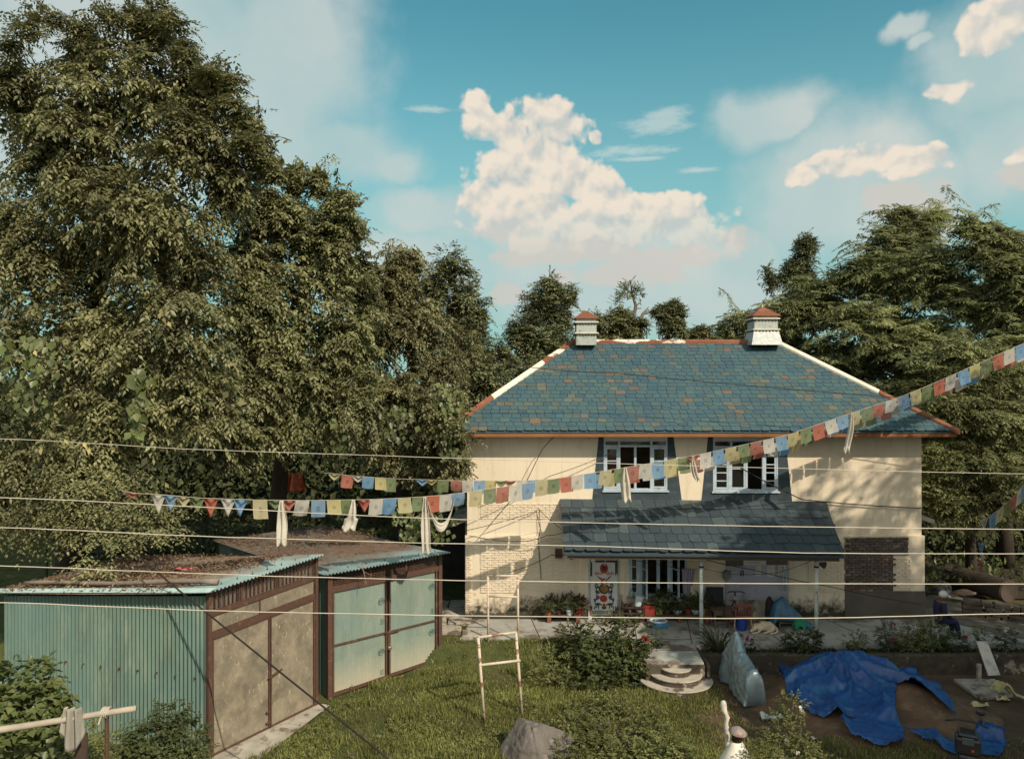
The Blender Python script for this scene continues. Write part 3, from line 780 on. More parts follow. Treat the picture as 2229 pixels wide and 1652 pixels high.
b.build('flashing', mat('lead_flashing', (.30, .33, .32), .45, (.38, .38, .36), 6, .4, 12, metal=.3), co)

# ---------------- porch roof on two posts
PF = 21.8
pa, pb = Vector((1.47, PF, HZ(1200, PF))), Vector((9.36, PF, HZ(1206, PF)))
pta, ptb = Vector((1.55, 23.95, HZ(1089, 23.95))), Vector((9.72, 23.95, HZ(1087, 23.95)))
b = MB(); dn = Vector((0, 0, -.06)); dn2 = Vector((0, 0, -.12))
b.add([pa + dn, pb + dn, ptb + dn, pta + dn, pa + dn2, pb + dn2, ptb + dn2, pta + dn2], [(0, 1, 2, 3), (7, 6, 5, 4), (0, 4, 5, 1), (1, 5, 6, 2), (3, 7, 4, 0), (2, 6, 7, 3)])
U = (pb - pa).normalized(); n_ = U.cross(pta - pa).normalized()
V = n_.cross(U).normalized(); vl = (pta - pa).dot(V)
slates(b, pa, U, V, n_, vl, 6, lambda v: (.0 + .05 * math.sin(v * 9), (pb - pa).length + .3 * v / vl + .06 * math.sin(v * 7)), .35, .02, 1.3)
m, nt, out = nodes('porch_slate')
c = ramp(nt, island(nt), [(0, (.030, .045, .055)), (.3, (.042, .06, .07)), (.6, (.034, .052, .065)), (.85, (.055, .075, .082)), (1, (.075, .098, .10))])
c = mixc(nt, ramp(nt, noise_(nt, 5, 7, .65), [(.35, 0), (.7, .5)]), c, (.03, .036, .036))
finish(nt, out, c, .6, .35, 0, noise_(nt, 14, 6, .65), .5, .02)
b.build('porch_roof', m, hs)
b = MB(); b.bar(pa + Vector((.1, .12, -.17)), pb + Vector((-.1, .12, -.17)), .08, .1); b.build('porch_beam', mat('beam_wood', (.10, .075, .05)), hs)
M_post = mat('whitish_post_paint', (.55, .58, .56), .6, (.46, .49, .47), 4, .1, 30, dirt=(.25, .22, .18), dscale=3)
for xd, Yp in ((1526.5, 22.3), (1777, 22.3)):
    b = MB(); X = HX(xd, Yp); top = HZ(1210, Yp) if xd < 1600 else HZ(1222, Yp)
    b.tube([(X, Yp, FZ), (X, Yp, top + .1)], .055, 14)
    po = b.build('porch_post', M_post, hs, smooth=True)
    b = MB(); b.lathe([(.055, 0), (.07, 0), (.07, .05), (.055, .05)], (X, Yp, HZ(1235, Yp)), 14); b.build('clamp', M_dark, po)
b = MB(); b.b2(HX(1777, 22.3) - .05, HX(1777, 22.3) + .05, 22.25, 22.35, HZ(1222, 22.3), HZ(1208, 22.3)); b.build('post_head', mat('post_head_wood', (.12, .09, .06)), hs)
b = MB(); b.lathe([(.02, 0), (.05, .03), (.1, .16), (.11, .17)], (HX(1783, 22.3), 22.3, HZ(1226, 22.3)), 12, Matrix.Rotation(1.9, 3, 'Y'))
tag(b.build('lamp', mat('lamp_dark', (.07, .055, .045), .5)), 'small dark floodlight clamped to the right porch post', 'lamp')
# board partition closing the right part of the porch
X0, X1, z0, z1 = hx(1579), hx(1715), hz(1304), hz(1203)
b = MB(); b.b2(X0, hx(1615), YL - .05, YL - .01, z0, z1); b.b2(hx(1615.5), X1, YL - .045, YL - .01, z0, z1)
M_lil = mat('pale_lilac_board', (.36, .35, .40), .6, (.30, .29, .36), 1.6, .1, 10, dirt=(.25, .20, .20), dscale=2.2)
bo = b.build('board_partition', M_lil, hs)
b = MB(); b.b2(hx(1617), X1 - .03, YL - .052, YL - .046, hz(1207), hz(1206)); 
for xx in (1588, 1611.5, 1616.5): b.b2(hx(xx) - .012, hx(xx) + .012, YL - .075, YL - .05, hz(1252), hz(1240))
b.build('handle', M_dark, bo)
b = MB(); b.b2(hx(1579), hx(1616), YL - .052, YL - .0505, hz(1231), hz(1206)); b.build('brown_panel', mat('brown_panel_left', (.13, .10, .09), .6), bo); b = MB(); b.b2(hx(1667), X1 - .02, YL - .048, YL - .0455, hz(1228), hz(1206)); b.build('brown_panel', mat('brown_panel', (.13, .10, .09), .6), bo)
b = MB(); b.b2(hx(1640), hx(1716), YL - .08, YL - .0, FZ, z0 - .005); b.b2(hx(1579), hx(1640), YL - .04, YL, FZ, z0 - .005); b.build('board_plinth', M_conc2, hs)
M_paper = mat('notice_paper', (.55, .54, .48), .8, (.48, .47, .42), 8, 0)
b = MB()
for (x, y, x2, y2) in ((1616.5, 1207.5, 1667, 1229), (1625, 1230, 1640, 1254), (1664, 1230, 1678, 1253), (1703, 1227, 1718, 1252)):
    pass
for nm_, (x, y, x2, y2), lab in (('notice', (1618, 1208, 1666, 1229), 'wide pale notice sheet pinned across the top of the lilac board'), ('notice', (1643, 1230.5, 1655, 1252), 'small white notice, left of the three hanging in a row'),
        ('notice', (1669, 1230, 1685, 1254), 'yellowish notice, middle of the three hanging in a row'), ('notice', (1692, 1229, 1709, 1251), 'pale notice, right of the three hanging in a row')):
    b = MB(); b.b2(hx(x), hx(x2), YL - .06, YL - .056, hz(y2), hz(y))
    for i in range(5):
        zz = hz(y) - (hz(y) - hz(y2)) * (i + 1.2) / 6.5
    o = b.build(nm_, M_paper); tag(o, lab, 'notice', 'notices on the porch board')
    b = MB()
    for i in range(5):
        zz = hz(y) - (hz(y) - hz(y2)) * (i + 1.2) / 6.5
        w_ = hx(x2) - hx(x)
        b.b2(hx(x) + w_ * .12, hx(x2) - w_ * rnd.uniform(.12, .3), YL - .0625, YL - .0605, zz - .006, zz + .006)
    b.build('print', mat('faint_print', (.30, .29, .26)), o)
# ------------------------------------------------------------------ sheds
def V2(x, y, z=0.0): return Vector((x, y, z))
def steel(name, col, dirtcol, low_tan=False, st=(1, 1, .25)):
    m, nt, out = nodes(name)
    c = mixc(nt, ramp(nt, noise_(nt, 1.4, 6, .6, stretch=st), [(.35, 0), (.65, 1)]), col, tuple(k * .72 for k in col))
    c = mixc(nt, ramp(nt, noise_(nt, 2.6, 8, .7, stretch=st), [(.5, 0), (.72, .7)]), c, dirtcol)
    c = mixc(nt, ramp(nt, noise_(nt, .55, 4, .6), [(.46, 0), (.62, .55)]), c, (col[0] * .72, col[1] * .84, col[2] * .98))
    c = mixc(nt, ramp(nt, noise_(nt, 5, 7, .75, stretch=(1.5, 1.5, .12)), [(.60, 0), (.70, .55)]), c, (.13, .10, .075))
    c = mixc(nt, ramp(nt, noise_(nt, 24, 3, .6, stretch=(1, 1, .5)), [(.70, 0), (.74, .7)]), c, tuple(min(1, k * 1.7) for k in col))
    if low_tan:
        s = N(nt, 'SeparateXYZ'); nt.links.new(N(nt, 'NewGeometry').outputs['Position'], s.inputs[0])
        k = N(nt, 'MapRange'); nt.links.new(math_(nt, 'ADD', s.outputs[2], math_(nt, 'MULTIPLY', noise_(nt, 3, 5), .5)), k.inputs[0]); k.inputs[1].default_value = 1.2; k.inputs[2].default_value = .25
        c = mixc(nt, math_(nt, 'MULTIPLY', k.outputs[0], .85), c, (.46, .40, .29))
    finish(nt, out, c, .5, .4, .05, noise_(nt, 30, 4), .12, .01)
    return m
M_teal = steel('teal_corrugated_sheet', (.145, .215, .175), (.28, .32, .245))
M_dteal = steel('pale_teal_sheet', (.23, .285, .235), (.31, .33, .265), True)
M_frm = mat('brown_steel_frame', (.095, .05, .036), .6, (.065, .036, .027), 6, .1, 30, dirt=(.15, .08, .05), dscale=6)
M_wire = mat('grille_wire', (.20, .12, .09), .6, bump=0)
m, nt, out = nodes('dusty_door_sheet')
c = mixc(nt, ramp(nt, noise_(nt, 2.2, 8, .7), [(.36, 0), (.64, 1)]), (.27, .222, .158), (.135, .114, .084))
c = mixc(nt, ramp(nt, noise_(nt, 11, 8, .8, stretch=(1, 1, .45)), [(.58, 0), (.64, .8)]), c, (.48, .41, .30))
c = mixc(nt, ramp(nt, noise_(nt, 5, 6, .75, stretch=(1, 1, .2)), [(.55, 0), (.75, .5)]), c, (.14, .12, .085))
finish(nt, out, c, .65, .3, 0, noise_(nt, 24, 5), .25, .015); M_dust = m
m, nt, out = nodes('littered_roof_sheet')
uvn = N(nt, 'UVMap'); s_ = N(nt, 'SeparateXYZ'); nt.links.new(uvn.outputs[0], s_.inputs[0])
k = N(nt, 'MapRange'); nt.links.new(math_(nt, 'ADD', s_.outputs[1], math_(nt, 'MULTIPLY_ADD', noise_(nt, 1.2, 7, .65), .5, -.25)), k.inputs[0]); k.inputs[1].default_value = .05; k.inputs[2].default_value = .22
c = mixc(nt, ramp(nt, noise_(nt, 2, 6), [(.35, 0), (.65, 1)]), (.27, .37, .36), (.20, .28, .275))
d_ = mixc(nt, ramp(nt, noise_(nt, 6, 8, .7), [(.35, 0), (.65, 1)]), (.23, .15, .10), (.115, .07, .045))
d_ = mixc(nt, ramp(nt, noise_(nt, .9, 6, .7), [(.48, 0), (.60, .5)]), d_, (.20, .19, .17))
c = mixc(nt, k.outputs[0], c, d_)
finish(nt, out, c, .6, .35, 0, noise_(nt, 30, 4), .3, .01); M_roofsheet = m
def corr(b, p0, U, V, lu, lv, nrm, pitch=.09, amp=.016, top=None, rib=False):
    """a corrugated sheet: lu along U (across the waves), lv along V; top(t) scales lv"""
    n = int(lu / pitch * 6)
    vs = []; uv = []
    for j in (0, 1):
        for i in range(n + 1):
            u = lu * i / n
            a = amp * math.sin(2 * math.pi * u / pitch)
            if rib: a = amp * (1 if (u % pitch) < pitch * .35 else 0)
            q = p0 + U * u + V * ((top(i / n) if top else lv) * j) + nrm * a
            vs.append(q); uv.append((i / n, j))
    b.add(vs, [(i, i + 1, n + 2 + i, n + 1 + i) for i in range(n)], uv)
A0, A1, B_ = V2(-6.40, 16.3), V2(-4.83, 18.96), V2(-11.8, 18.0)
uA = (A1 - A0).normalized(); LA = (A1 - A0).length; nA = V2(uA.y, -uA.x)
uS = (B_ - A0).normalized(); LS = (B_ - A0).length; nS = V2(-uS.y, uS.x)
if nS.y > 0: nS = -nS
A3 = V2(-10.2, 20.7)
Zu = Vector((0, 0, 1))
sa = empty('corrugated_shed', A0, 'larger tin shed with dusty beige double doors and teal side wall', 'shed')
b = MB(); corr(b, A0 + uS * .03 + nS * .005, uS, Zu, LS - .03, 3, nS, top=lambda t: 3.44 - .46 * t, pitch=.105, amp=.03)
sw = b.build('side_wall', M_teal, sa)
b = MB()
for i in range(11):
    q = A0 + uS * (LS * (i + .6) / 11.3) + nS * .03 + Zu * (1.71 - .08 * i / 11)
    b.lathe([(.012, -.02), (.03, 0), (.012, .02)], q, 6); b.bar(q, q + nS * .03 - Zu * .05, .012, .012)
b.build('roofing_bolt', M_frm, sw)
b = MB(); corr(b, B_, (A3 - B_).normalized(), Zu, (A3 - B_).length, 3.0, V2(-1, 0)); corr(b, A1 - nA * .05, (A3 - A1).normalized(), Zu, (A3 - A1).length, 3.2, V2(1, 1), top=lambda t: 3.55 - .4 * t)
b.build('back_wall', M_teal, sa)
def fr(b, p, q, w=.07, dp=.06): b.bar(p, q, w, dp, nA)
def AP(t, z, o=0.0): return A0 + uA * (LA * t) + Zu * z + nA * o
b = MB()
b.bar(AP(0, 0, .03), AP(0, 3.5, .03), .09, .09, nA); b.bar(AP(1, 0, .03), AP(1, 3.64, .03), .09, .09, nA)
b.bar(AP(.018, 3.06, .03), AP(.982, 3.17, .03), .06, .11, Zu)
b.bar(AP(.018, 2.60, .03), AP(.982, 2.72, .03), .07, .13, Zu)
for t in (.27, .62): b.bar(AP(t, 3.1 + .11 * t, .03), AP(t, 3.47 + .12 * t, .03), .05, .05, nA)
b.bar(AP(.0, 3.50, .03), AP(1, 3.64, .03), .05, .05, Zu)
b.build('frame', M_frm, sa)
b = MB()
for i in range(1, 58): t = i / 58; b.bar(AP(t, 3.1 + .11 * t, .02), AP(t, 3.49 + .13 * t, .02), .006, .006, nA)
for i in range(8): zz = 3.13 + i * .05; b.bar(AP(.01, zz, .028), AP(.99, zz + .11, .028), .006, .006, Zu)
b.build('wire_mesh', M_wire, sa)
b = MB()
for i in range(26):
    t = (i + .5) / 26
    b.bar(AP(t, 3.08 + .11 * t, -.10), AP(t, 3.48 + .12 * t, -.10), .05, .02, nA)
b.build('slatted_back', mat('grey_slat', (.22, .19, .16), .8), sa)
b = MB()
for t0, t1 in ((.02, .435), (.445, .98)):
    b.prism([AP(t0, 2.67 + .12 * t0, .015), AP(t1, 2.67 + .12 * t1, .015), AP(t1, 3.0 + .11 * t1, .015), AP(t0, 3.0 + .11 * t0, .015)], -nA * .02)
b.build('upper_panel', M_dust, sa)
b = MB(); b.bar(AP(.44, 2.68 + .05, .025), AP(.44, 3.06, .025), .03, .03, nA); b.build('panel_joint', M_frm, sa)
for t0, t1, nm in ((.025, .525, 0), (.535, .98, 1)):
    b = MB(); b.prism([AP(t0, .06, .02), AP(t1, .06, .02), AP(t1, 2.53 + .12 * t1, .02), AP(t0, 2.53 + .12 * t0, .02)], -nA * .03)
    d = b.build('door', M_dust, sa)
    b = MB()
    for tt in (t0, t1): b.bar(AP(tt, .04, .035), AP(tt, 2.54 + .12 * tt, .035), .05, .05, nA)
    b.bar(AP(t0, .06, .035), AP(t1, .06, .035), .05, .05, Zu); b.bar(AP(t0, 2.53 + .12 * t0, .035), AP(t1, 2.53 + .12 * t1, .035), .05, .05, Zu)
    b.build('door_frame', M_frm, d)
    if nm == 0:
        b = MB(); b.bar(AP(.50, 1.22, .10), AP(.63, 1.30, .10), .03, .03, Zu); b.bar(AP(.53, .9, .085), AP(.53, 1.25, .085), .03, .03, nA)
        for zz in (.18, .42): b.bar(AP(.49, zz, .06), AP(.525, zz + .02, .06), .05, .03, Zu)
        b.build('latch', M_frm, d)
# roof
e0 = A0 + nA * .28 - uA * .22 + Zu * 3.60; e1 = A1 + nA * .30 + uA * .05 + Zu * 3.74
e2 = B_ - uA * .22 + uS * .15 + Zu * 3.08; e3 = A3 + uA * .02 + uS * .1 + Zu * 3.26
def bil(a, b_, c_, d_, u, v): return (a * (1 - u) + b_ * u) * (1 - v) + (c_ * (1 - u) + d_ * u) * v
def roofsheet(e0, e1, e2, e3, pitch, amp, name, parent):
    n = int((e1 - e0).length / pitch * 6); mrows = 10
    b = MB(); nn = (e1 - e0).cross(e2 - e0).normalized()
    vs = []; uv = []
    for j in range(mrows + 1):
        for i in range(n + 1):
            vs.append(bil(e0, e1, e2, e3, i / n, j / mrows) + nn * amp * math.sin(2 * math.pi * (e1 - e0).length / pitch * i / n) - Zu * .03 * math.sin(math.pi * j / mrows))
            uv.append((i / n, j / mrows))
    b.add(vs, [(j * (n + 1) + i, j * (n + 1) + i + 1, (j + 1) * (n + 1) + i + 1, (j + 1) * (n + 1) + i) for j in range(mrows) for i in range(n)], uv)
    return b.build(name, M_roofsheet, parent)
ra = roofsheet(e0, e1, e2, e3, .10, .02, 'roof', sa)
def nails(e0, e1, e2, e3, v, n, parent):
    b = MB()
    for i in range(n):
        q = bil(e0, e1, e2, e3, (i + .5) / n, v); b.tube([q, q + Zu * .07], [.022, .004], 6)
    b.build('roof_nail', M_frm, parent)
nails(e0, e1, e2, e3, .05, 8, ra)
b = MB()
b.add([e0 + nA * .02 + Zu * .012, e2 + nA * .02 + Zu * .012, e2 + uA * .2 + Zu * .055, e0 + uA * .2 + Zu * .055], [(0, 1, 2, 3)])
b.build('verge_flashing', mat('pale_teal_flashing', (.46, .58, .55), .5, (.36, .48, .46), 4, .1, 30), ra, solid=.006)
M_lit = leafmat('dry_leaf_litter', [(.16, .095, .055), (.10, .055, .035), (.22, .14, .085), (.30, .22, .14), (.07, .04, .028)], .1, .8)
def litter(e0, e1, e2, e3, n, lab, v0=.1):
    u = nr.random(n); v = v0 + (1 - v0) * nr.random(n) ** .9
    keep = nr.random(n) < np.clip((v - v0) * 7, 0, 1) * np.clip(.6 + .6 * np.sin(u * 9 + v * 7), .15, 1)
    u, v = u[keep], v[keep]
    q = np.array([bil(e0, e1, e2, e3, a, c_) for a, c_ in zip(u, v)]); q[:, 2] += nr.uniform(.015, .05, len(q))
    d = rdir(len(q)); d[:, 2] *= .25
    o = leafobj('dry_leaf_litter', leaves_np(q, d, unit(np.array([0, 0, 1.]) + rdir(len(q)) * .35), nr.uniform(.05, .13, len(q)), nr.uniform(.02, .05, len(q))), M_lit)
    tag(o, lab, 'leaf litter', kind='stuff')
litter(e0, e1, e2, e3, 9000, 'brown dry leaves strewn over the larger tin shed roof')
b = MB()
lp = [bil(e0, e1, e2, e3, u_, .0) for u_ in (0,)]
q0, q1 = P(440, 1200 + 48, 17.0), P(50, 1272, 18.1)
q0 = bil(e0, e1, e2, e3, .16, .05) + Zu * .09; q1 = bil(e0, e1, e2, e3, .14, .93) + Zu * .09
b.tube([q0.lerp(q1, t) + Zu * .02 * math.sin(t * 9) for t in np.linspace(0, 1, 14)], [.055 - .012 * t + (.007 if i % 4 == 0 else 0) for i, t in enumerate(np.linspace(0, 1, 14))], 10)
tag(b.build('bamboo_pole', mat('weathered_bamboo', (.24, .19, .15), .8, (.16, .125, .10), 3, .2, 20), smooth=True), 'long weathered bamboo pole lying along the edge of the tin roof', 'pole')
b = MB(); q = bil(e0, e1, e2, e3, .55, .42) + Zu * .05
b.grid(lambda u, v: q + Vector(((u - .5) * .5, (v - .5) * .25, .03 * math.sin(u * 7) * math.cos(v * 5))), 8, 4)
tag(b.build('plastic_scrap', mat('pink_plastic', (.55, .15, .13), .5), solid=.004), 'scrap of pink plastic lying among dry leaves on the shed roof', 'scrap')

# second shed
B0, B1 = V2(-4.61, 19.45), V2(-2.07, 21.9)
uB = (B1 - B0).normalized(); LB_ = (B1 - B0).length; nB = V2(uB.y, -uB.x)
sb = empty('corrugated_shed', B0, 'smaller tin shed with pale teal corrugated double doors beside the house', 'shed')
def BP(t, z, o=0.0): return B0 + uB * (LB_ * t) + Zu * z + nB * o
b = MB()
b.bar(BP(0, -.1, .03), BP(0, 3.14, .03), .12, .10, nB); b.bar(BP(1, -.1, .03), BP(1, 3.05, .03), .12, .10, nB)
b.bar(BP(.018, 2.72, .03), BP(.982, 2.68, .03), .08, .14, Zu); b.bar(BP(0, 3.14, .03), BP(1, 3.05, .03), .05, .06, Zu)
b.bar(BP(.018, .05, .02), BP(.982, .12, .02), .05, .07, Zu)
for t in (.345, .67): b.bar(BP(t, 2.78, .03), BP(t, 3.10, .03), .06, .05, nB)
b.build('frame', M_frm, sb)
b = MB()
for i in range(1, 70): t = i / 70; b.bar(BP(t, 2.76, .02), BP(t, 3.12, .02), .006, .006, nB)
for i in range(8): zz = 2.79 + i * .045; b.bar(BP(.01, zz, .028), BP(.99, zz - .05, .028), .006, .006, Zu)
b.build('wire_mesh', M_wire, sb)
for t0, t1, nm in ((.03, .485, 0), (.515, .965, 1)):
    b = MB(); corr(b, BP(t0, .10 + .06 * t0, .0), uB, Zu, LB_ * (t1 - t0), 1, nB, pitch=.075, amp=.012, top=lambda t: 2.56 - .10 * (t0 + (t1 - t0) * t))
    d = b.build('door', M_dteal, sb)
    b = MB()
    for tt in (t0, t1): b.bar(BP(tt, .10, .035), BP(tt, 2.66 - .04 * tt, .035), .05, .05, nB)
    b.bar(BP(t0, 1.30 - .07 * t0, .04), BP(t1, 1.30 - .07 * t1, .04), .03, .04, Zu)
    b.build('door_frame', M_frm, d)
    # printed stamp of the sheet maker: an oval with letters, and a short column of print
    for (tt, zz) in (((.445, 2.12), (.445, .78)) if nm == 0 else ((.925, 2.20), (.925, .92))):
        s = MB(); c_ = BP(tt, zz, .018)
        ring = [c_ + uB * (.10 * math.cos(a)) + Zu * (.085 * math.sin(a)) for a in np.linspace(0, 2 * math.pi, 25)]
        s.tube(ring, .006, 4, False)
        for x_ in (-.05, .05): s.bar(c_ + uB * x_ - Zu * .045, c_ + uB * x_ + Zu * .045, .014, .006, nB)
        s.bar(c_ - Zu * .045, c_, .014, .006, nB); s.bar(c_, c_ + Zu * .045 - uB * .03, .014, .006, nB); s.bar(c_, c_ + Zu * .045 + uB * .03, .014, .006, nB)
        s.build('stamp', mat('stamp_ink', (.05, .13, .13), .7), d)
    for zz in ((1.52, .18) if nm == 0 else (1.45, .22)):
        s = MB(); tt = .45 if nm == 0 else .93
        for r in range(4):
            for k_ in range(4):
                c_ = BP(tt, zz + r * .04, .018) + uB * (-.05 + k_ * .032)
                s.bar(c_, c_ + uB * .022, .006, .012, Zu)
        s.build('print', mat('stamp_print', (.06, .15, .15), .7), d)
    if nm == 0:
        b = MB(); b.bar(BP(.47, 1.27, .09), BP(.60, 1.26, .09), .03, .03, Zu); b.bar(BP(.5, .95, .07), BP(.5, 1.3, .07), .04, .03, nB); b.build('bolt', M_frm, d)
        b = MB(); c_ = BP(.505, .86, .10); b.lathe([(.02, -.05), (.055, -.04), (.06, .02), (.03, .05)], c_, 12)
        b.tube([c_ + uB * (.035 * math.cos(a)) + Zu * (.04 + .07 * math.sin(a)) for a in np.linspace(0, math.pi, 9)], .009, 6)
        b.build('padlock', mat('brass_padlock', (.45, .38, .26), .35, metal=.8), d)
dB = V2(-.70, .72).normalized()
C0, C1 = B0 + dB * 6.5, B1 + dB * 6.5
b = MB(); corr(b, B0 + dB * .05, dB, Zu, 6.4, 3, -uB, top=lambda t: 3.12 - .15 * t, pitch=.105, amp=.022); corr(b, B1, dB, Zu, 6.4, 2.95, uB); corr(b, C0, uB, Zu, LB_, 2.7, dB)
b.build('side_wall', M_teal, sb)
f0 = B0 + nB * .35 - uB * .30 + Zu * 3.20; f1 = B1 + nB * .30 + uB * .18 + Zu * 3.13
f2 = C0 - uB * .2 + Zu * 3.02; f3 = C1 + uB * .1 + Zu * 2.98
rb = roofsheet(f0, f1, f2, f3, .10, .02, 'roof', sb)
nails(f0, f1, f2, f3, .05, 7, rb); nails(f0, f1, f2, f3, .25, 7, rb)
litter(f0, f1, f2, f3, 2600, 'brown dry leaves scattered over the smaller tin shed roof', .4)
b = MB(); q = bil(f0, f1, f2, f3, .27, .02) + Zu * .05
b.tube([q + Zu * .12 + nB * .05, q + nB * .1 + Zu * .05, q + nB * .22 - Zu * .18, q + nB * .3 - Zu * .42], [.006, .012, .01, .004], 5); b.tube([q + nB * .2 - Zu * .12, q + nB * .25 - Zu * .22 + uB * .18], [.008, .003], 5)
tag(b.build('dead_twig', mat('grey_twig', (.24, .18, .14))), 'bare twig caught on the eave of the smaller tin shed', 'twig')
# cement apron before the larger shed's doors
b = MB(); z = .05
b.add([A0 + nA * .02 + Zu * z, A0 + nA * 1.2 + Zu * z - uA * .5, A0 + nA * .75 + uA * (LA * .5) + Zu * z, A1 + nA * .35 + uA * .15 + Zu * z, A1 + nA * .02 + uA * .1 + Zu * z], [(0, 1, 2, 3, 4)])
tag(b.build('cement_apron', M_conc2), None, kind='structure')

# ------------------------------------------------------------------ prayer flags
def flagmat(name, col):
    m, nt, out = nodes(name)
    u = N(nt, 'UVMap'); s = N(nt, 'SeparateXYZ'); nt.links.new(u.outputs[0], s.inputs[0])
    au = math_(nt, 'ABSOLUTE', math_(nt, 'SUBTRACT', s.outputs[0], .5)); av = math_(nt, 'ABSOLUTE', math_(nt, 'SUBTRACT', s.outputs[1], .52))
    mx_ = math_(nt, 'MAXIMUM', math_(nt, 'MULTIPLY', au, 1.1), av)
    border = math_(nt, 'MULTIPLY', math_(nt, 'GREATER_THAN', mx_, .385), math_(nt, 'LESS_THAN', mx_, .41))
    oi0 = N(nt, 'ObjectInfo'); va = N(nt, 'VectorMath', operation='ADD'); nt.links.new(u.outputs[0], va.inputs[0])
    cbx = N(nt, 'CombineXYZ'); nt.links.new(math_(nt, 'MULTIPLY', oi0.outputs['Random'], 37.0), cbx.inputs[0]); nt.links.new(cbx.outputs[0], va.inputs[1])
    n = noise_(nt, 11, 3, .7, vec=va.outputs[0])
    block = math_(nt, 'MULTIPLY', math_(nt, 'LESS_THAN', math_(nt, 'ADD', math_(nt, 'MULTIPLY', au, au), math_(nt, 'MULTIPLY', av, av)), .022), math_(nt, 'GREATER_THAN', n, .47))
    text = math_(nt, 'MULTIPLY', math_(nt, 'LESS_THAN', mx_, .38), math_(nt, 'GREATER_THAN', noise_(nt, 30, 2, .7, stretch=(1, 2.2, 1), vec=u.outputs[0]), .52))
    k = math_(nt, 'ADD', math_(nt, 'MULTIPLY', border, .25), math_(nt, 'ADD', math_(nt, 'MULTIPLY', block, .55), math_(nt, 'MULTIPLY', text, .16)), clamp=True)
    oi = N(nt, 'ObjectInfo')
    cc_ = mixc(nt, math_(nt, 'MULTIPLY', oi.outputs['Random'], .45), col, tuple(.45 * sum(col) / 3 + .35 * q + .10 for q in col))
    c = mixc(nt, k, cc_, tuple(q * .25 + .02 for q in col))
    d = N(nt, 'BsdfDiffuse'); t = N(nt, 'BsdfTranslucent'); tp = N(nt, 'BsdfTransparent'); tp.inputs[0].default_value = c4(tuple(.5 + .5 * q for q in col))
    nt.links.new(c, d.inputs[0]); nt.links.new(c, t.inputs[0])
    a = N(nt, 'MixShader'); a.inputs[0].default_value = .38; nt.links.new(d.outputs[0], a.inputs[1]); nt.links.new(t.outputs[0], a.inputs[2])
    e = N(nt, 'MixShader'); e.inputs[0].default_value = .10; nt.links.new(a.outputs[0], e.inputs[1]); nt.links.new(tp.outputs[0], e.inputs[2])
    nt.links.new(e.outputs[0], out.inputs[0])
    return m
FM = {'red': flagmat('red_flag_cloth', (.46, .15, .10)), 'white': flagmat('white_flag_cloth', (.56, .53, .47)), 'blue': flagmat('blue_flag_cloth', (.18, .34, .52)),
      'yellow': flagmat('yellow_flag_cloth', (.52, .45, .22)), 'green': flagmat('green_flag_cloth', (.19, .24, .11))}
M_cord = mat('pale_cord', (.55, .48, .38), .8, bump=0)
def flag(parent, col, a, bq, h, style):
    a, bq = Vector(a), Vector(bq); w = (bq - a).length
    ph = rnd.uniform(0, 6); wav = rnd.uniform(.008, .035); sway = rnd.uniform(-.13, .10); fwd = rnd.uniform(-.09, .09); h *= rnd.uniform(.92, 1.06)
    nrm = Vector((bq.y - a.y, -(bq.x - a.x), 0)).normalized()
    def fn(u, v):
        v = 1 - v
        hh = h
        if style == 1: hh = h * (1.0 - .85 * abs(2 * u - 1 - .1) ** 1.1)
        if style == 2: hh = h * .55 * (1 - .6 * abs(2 * u - 1))
        q = a.lerp(bq, u if style == 0 else .5 + (u - .5) * (1 - .1 * v)) - Zu * (hh * v)
        q += nrm * (wav * math.sin(u * 7 + ph + v * 3) * (.3 + v) + fwd * v * v + (.05 * math.sin(v * 9 + abs(u - .5) * 6) if style else 0)) + (bq - a) * (sway * v)
        return q - Zu * (.012 * math.sin(math.pi * u))
    MB().grid(fn, 9, 9).build('prayer_flag', FM[col], parent, smooth=True, label=col + ' prayer flag' + (', folded to a point' if style == 1 else ''))
SEQ = ['red', 'white', 'blue', 'yellow', 'green']
def interp(tab, x, k):
    for p_, q_ in zip(tab, tab[1:]):
        if x <= q_[0]: t = (x - p_[0]) / (q_[0] - p_[0]); return p_[k] + (q_[k] - p_[k]) * t
    return tab[-1][k]
T1 = [(262, 1066, 15.9), (285, 1073, 16.0), (343, 1076, 16.3), (440, 1084, 16.8), (560, 1088, 17.3), (680, 1089, 17.9), (800, 1087, 18.5), (890, 1083, 19.0), (960, 1078, 19.3), (1015, 1071, 19.6), (1130, 1054, 20.2), (1283, 1030, 20.8), (1400, 1011, 21.0), (1523, 989, 21.2), (1576, 977.5, 21.3),
      (1713, 947, 21.6), (1832, 906, 21.8), (1954, 866, 22.0), (2024, 838, 22.1), (2121, 795, 22.2), (2229, 747, 22.4), (2330, 700, 22.5)]
def C1_(x, T=T1): return P(x, interp(T, x, 1), interp(T, x, 2))
s1 = empty('prayer_flag_string', C1_(600), 'long lower string of prayer flags from the left tree up to the top right', 'prayer flags')
b = MB(); b.tube([C1_(x) for x in np.linspace(262, 2330, 120)], .006, 5); b.build('cord', M_cord, s1)
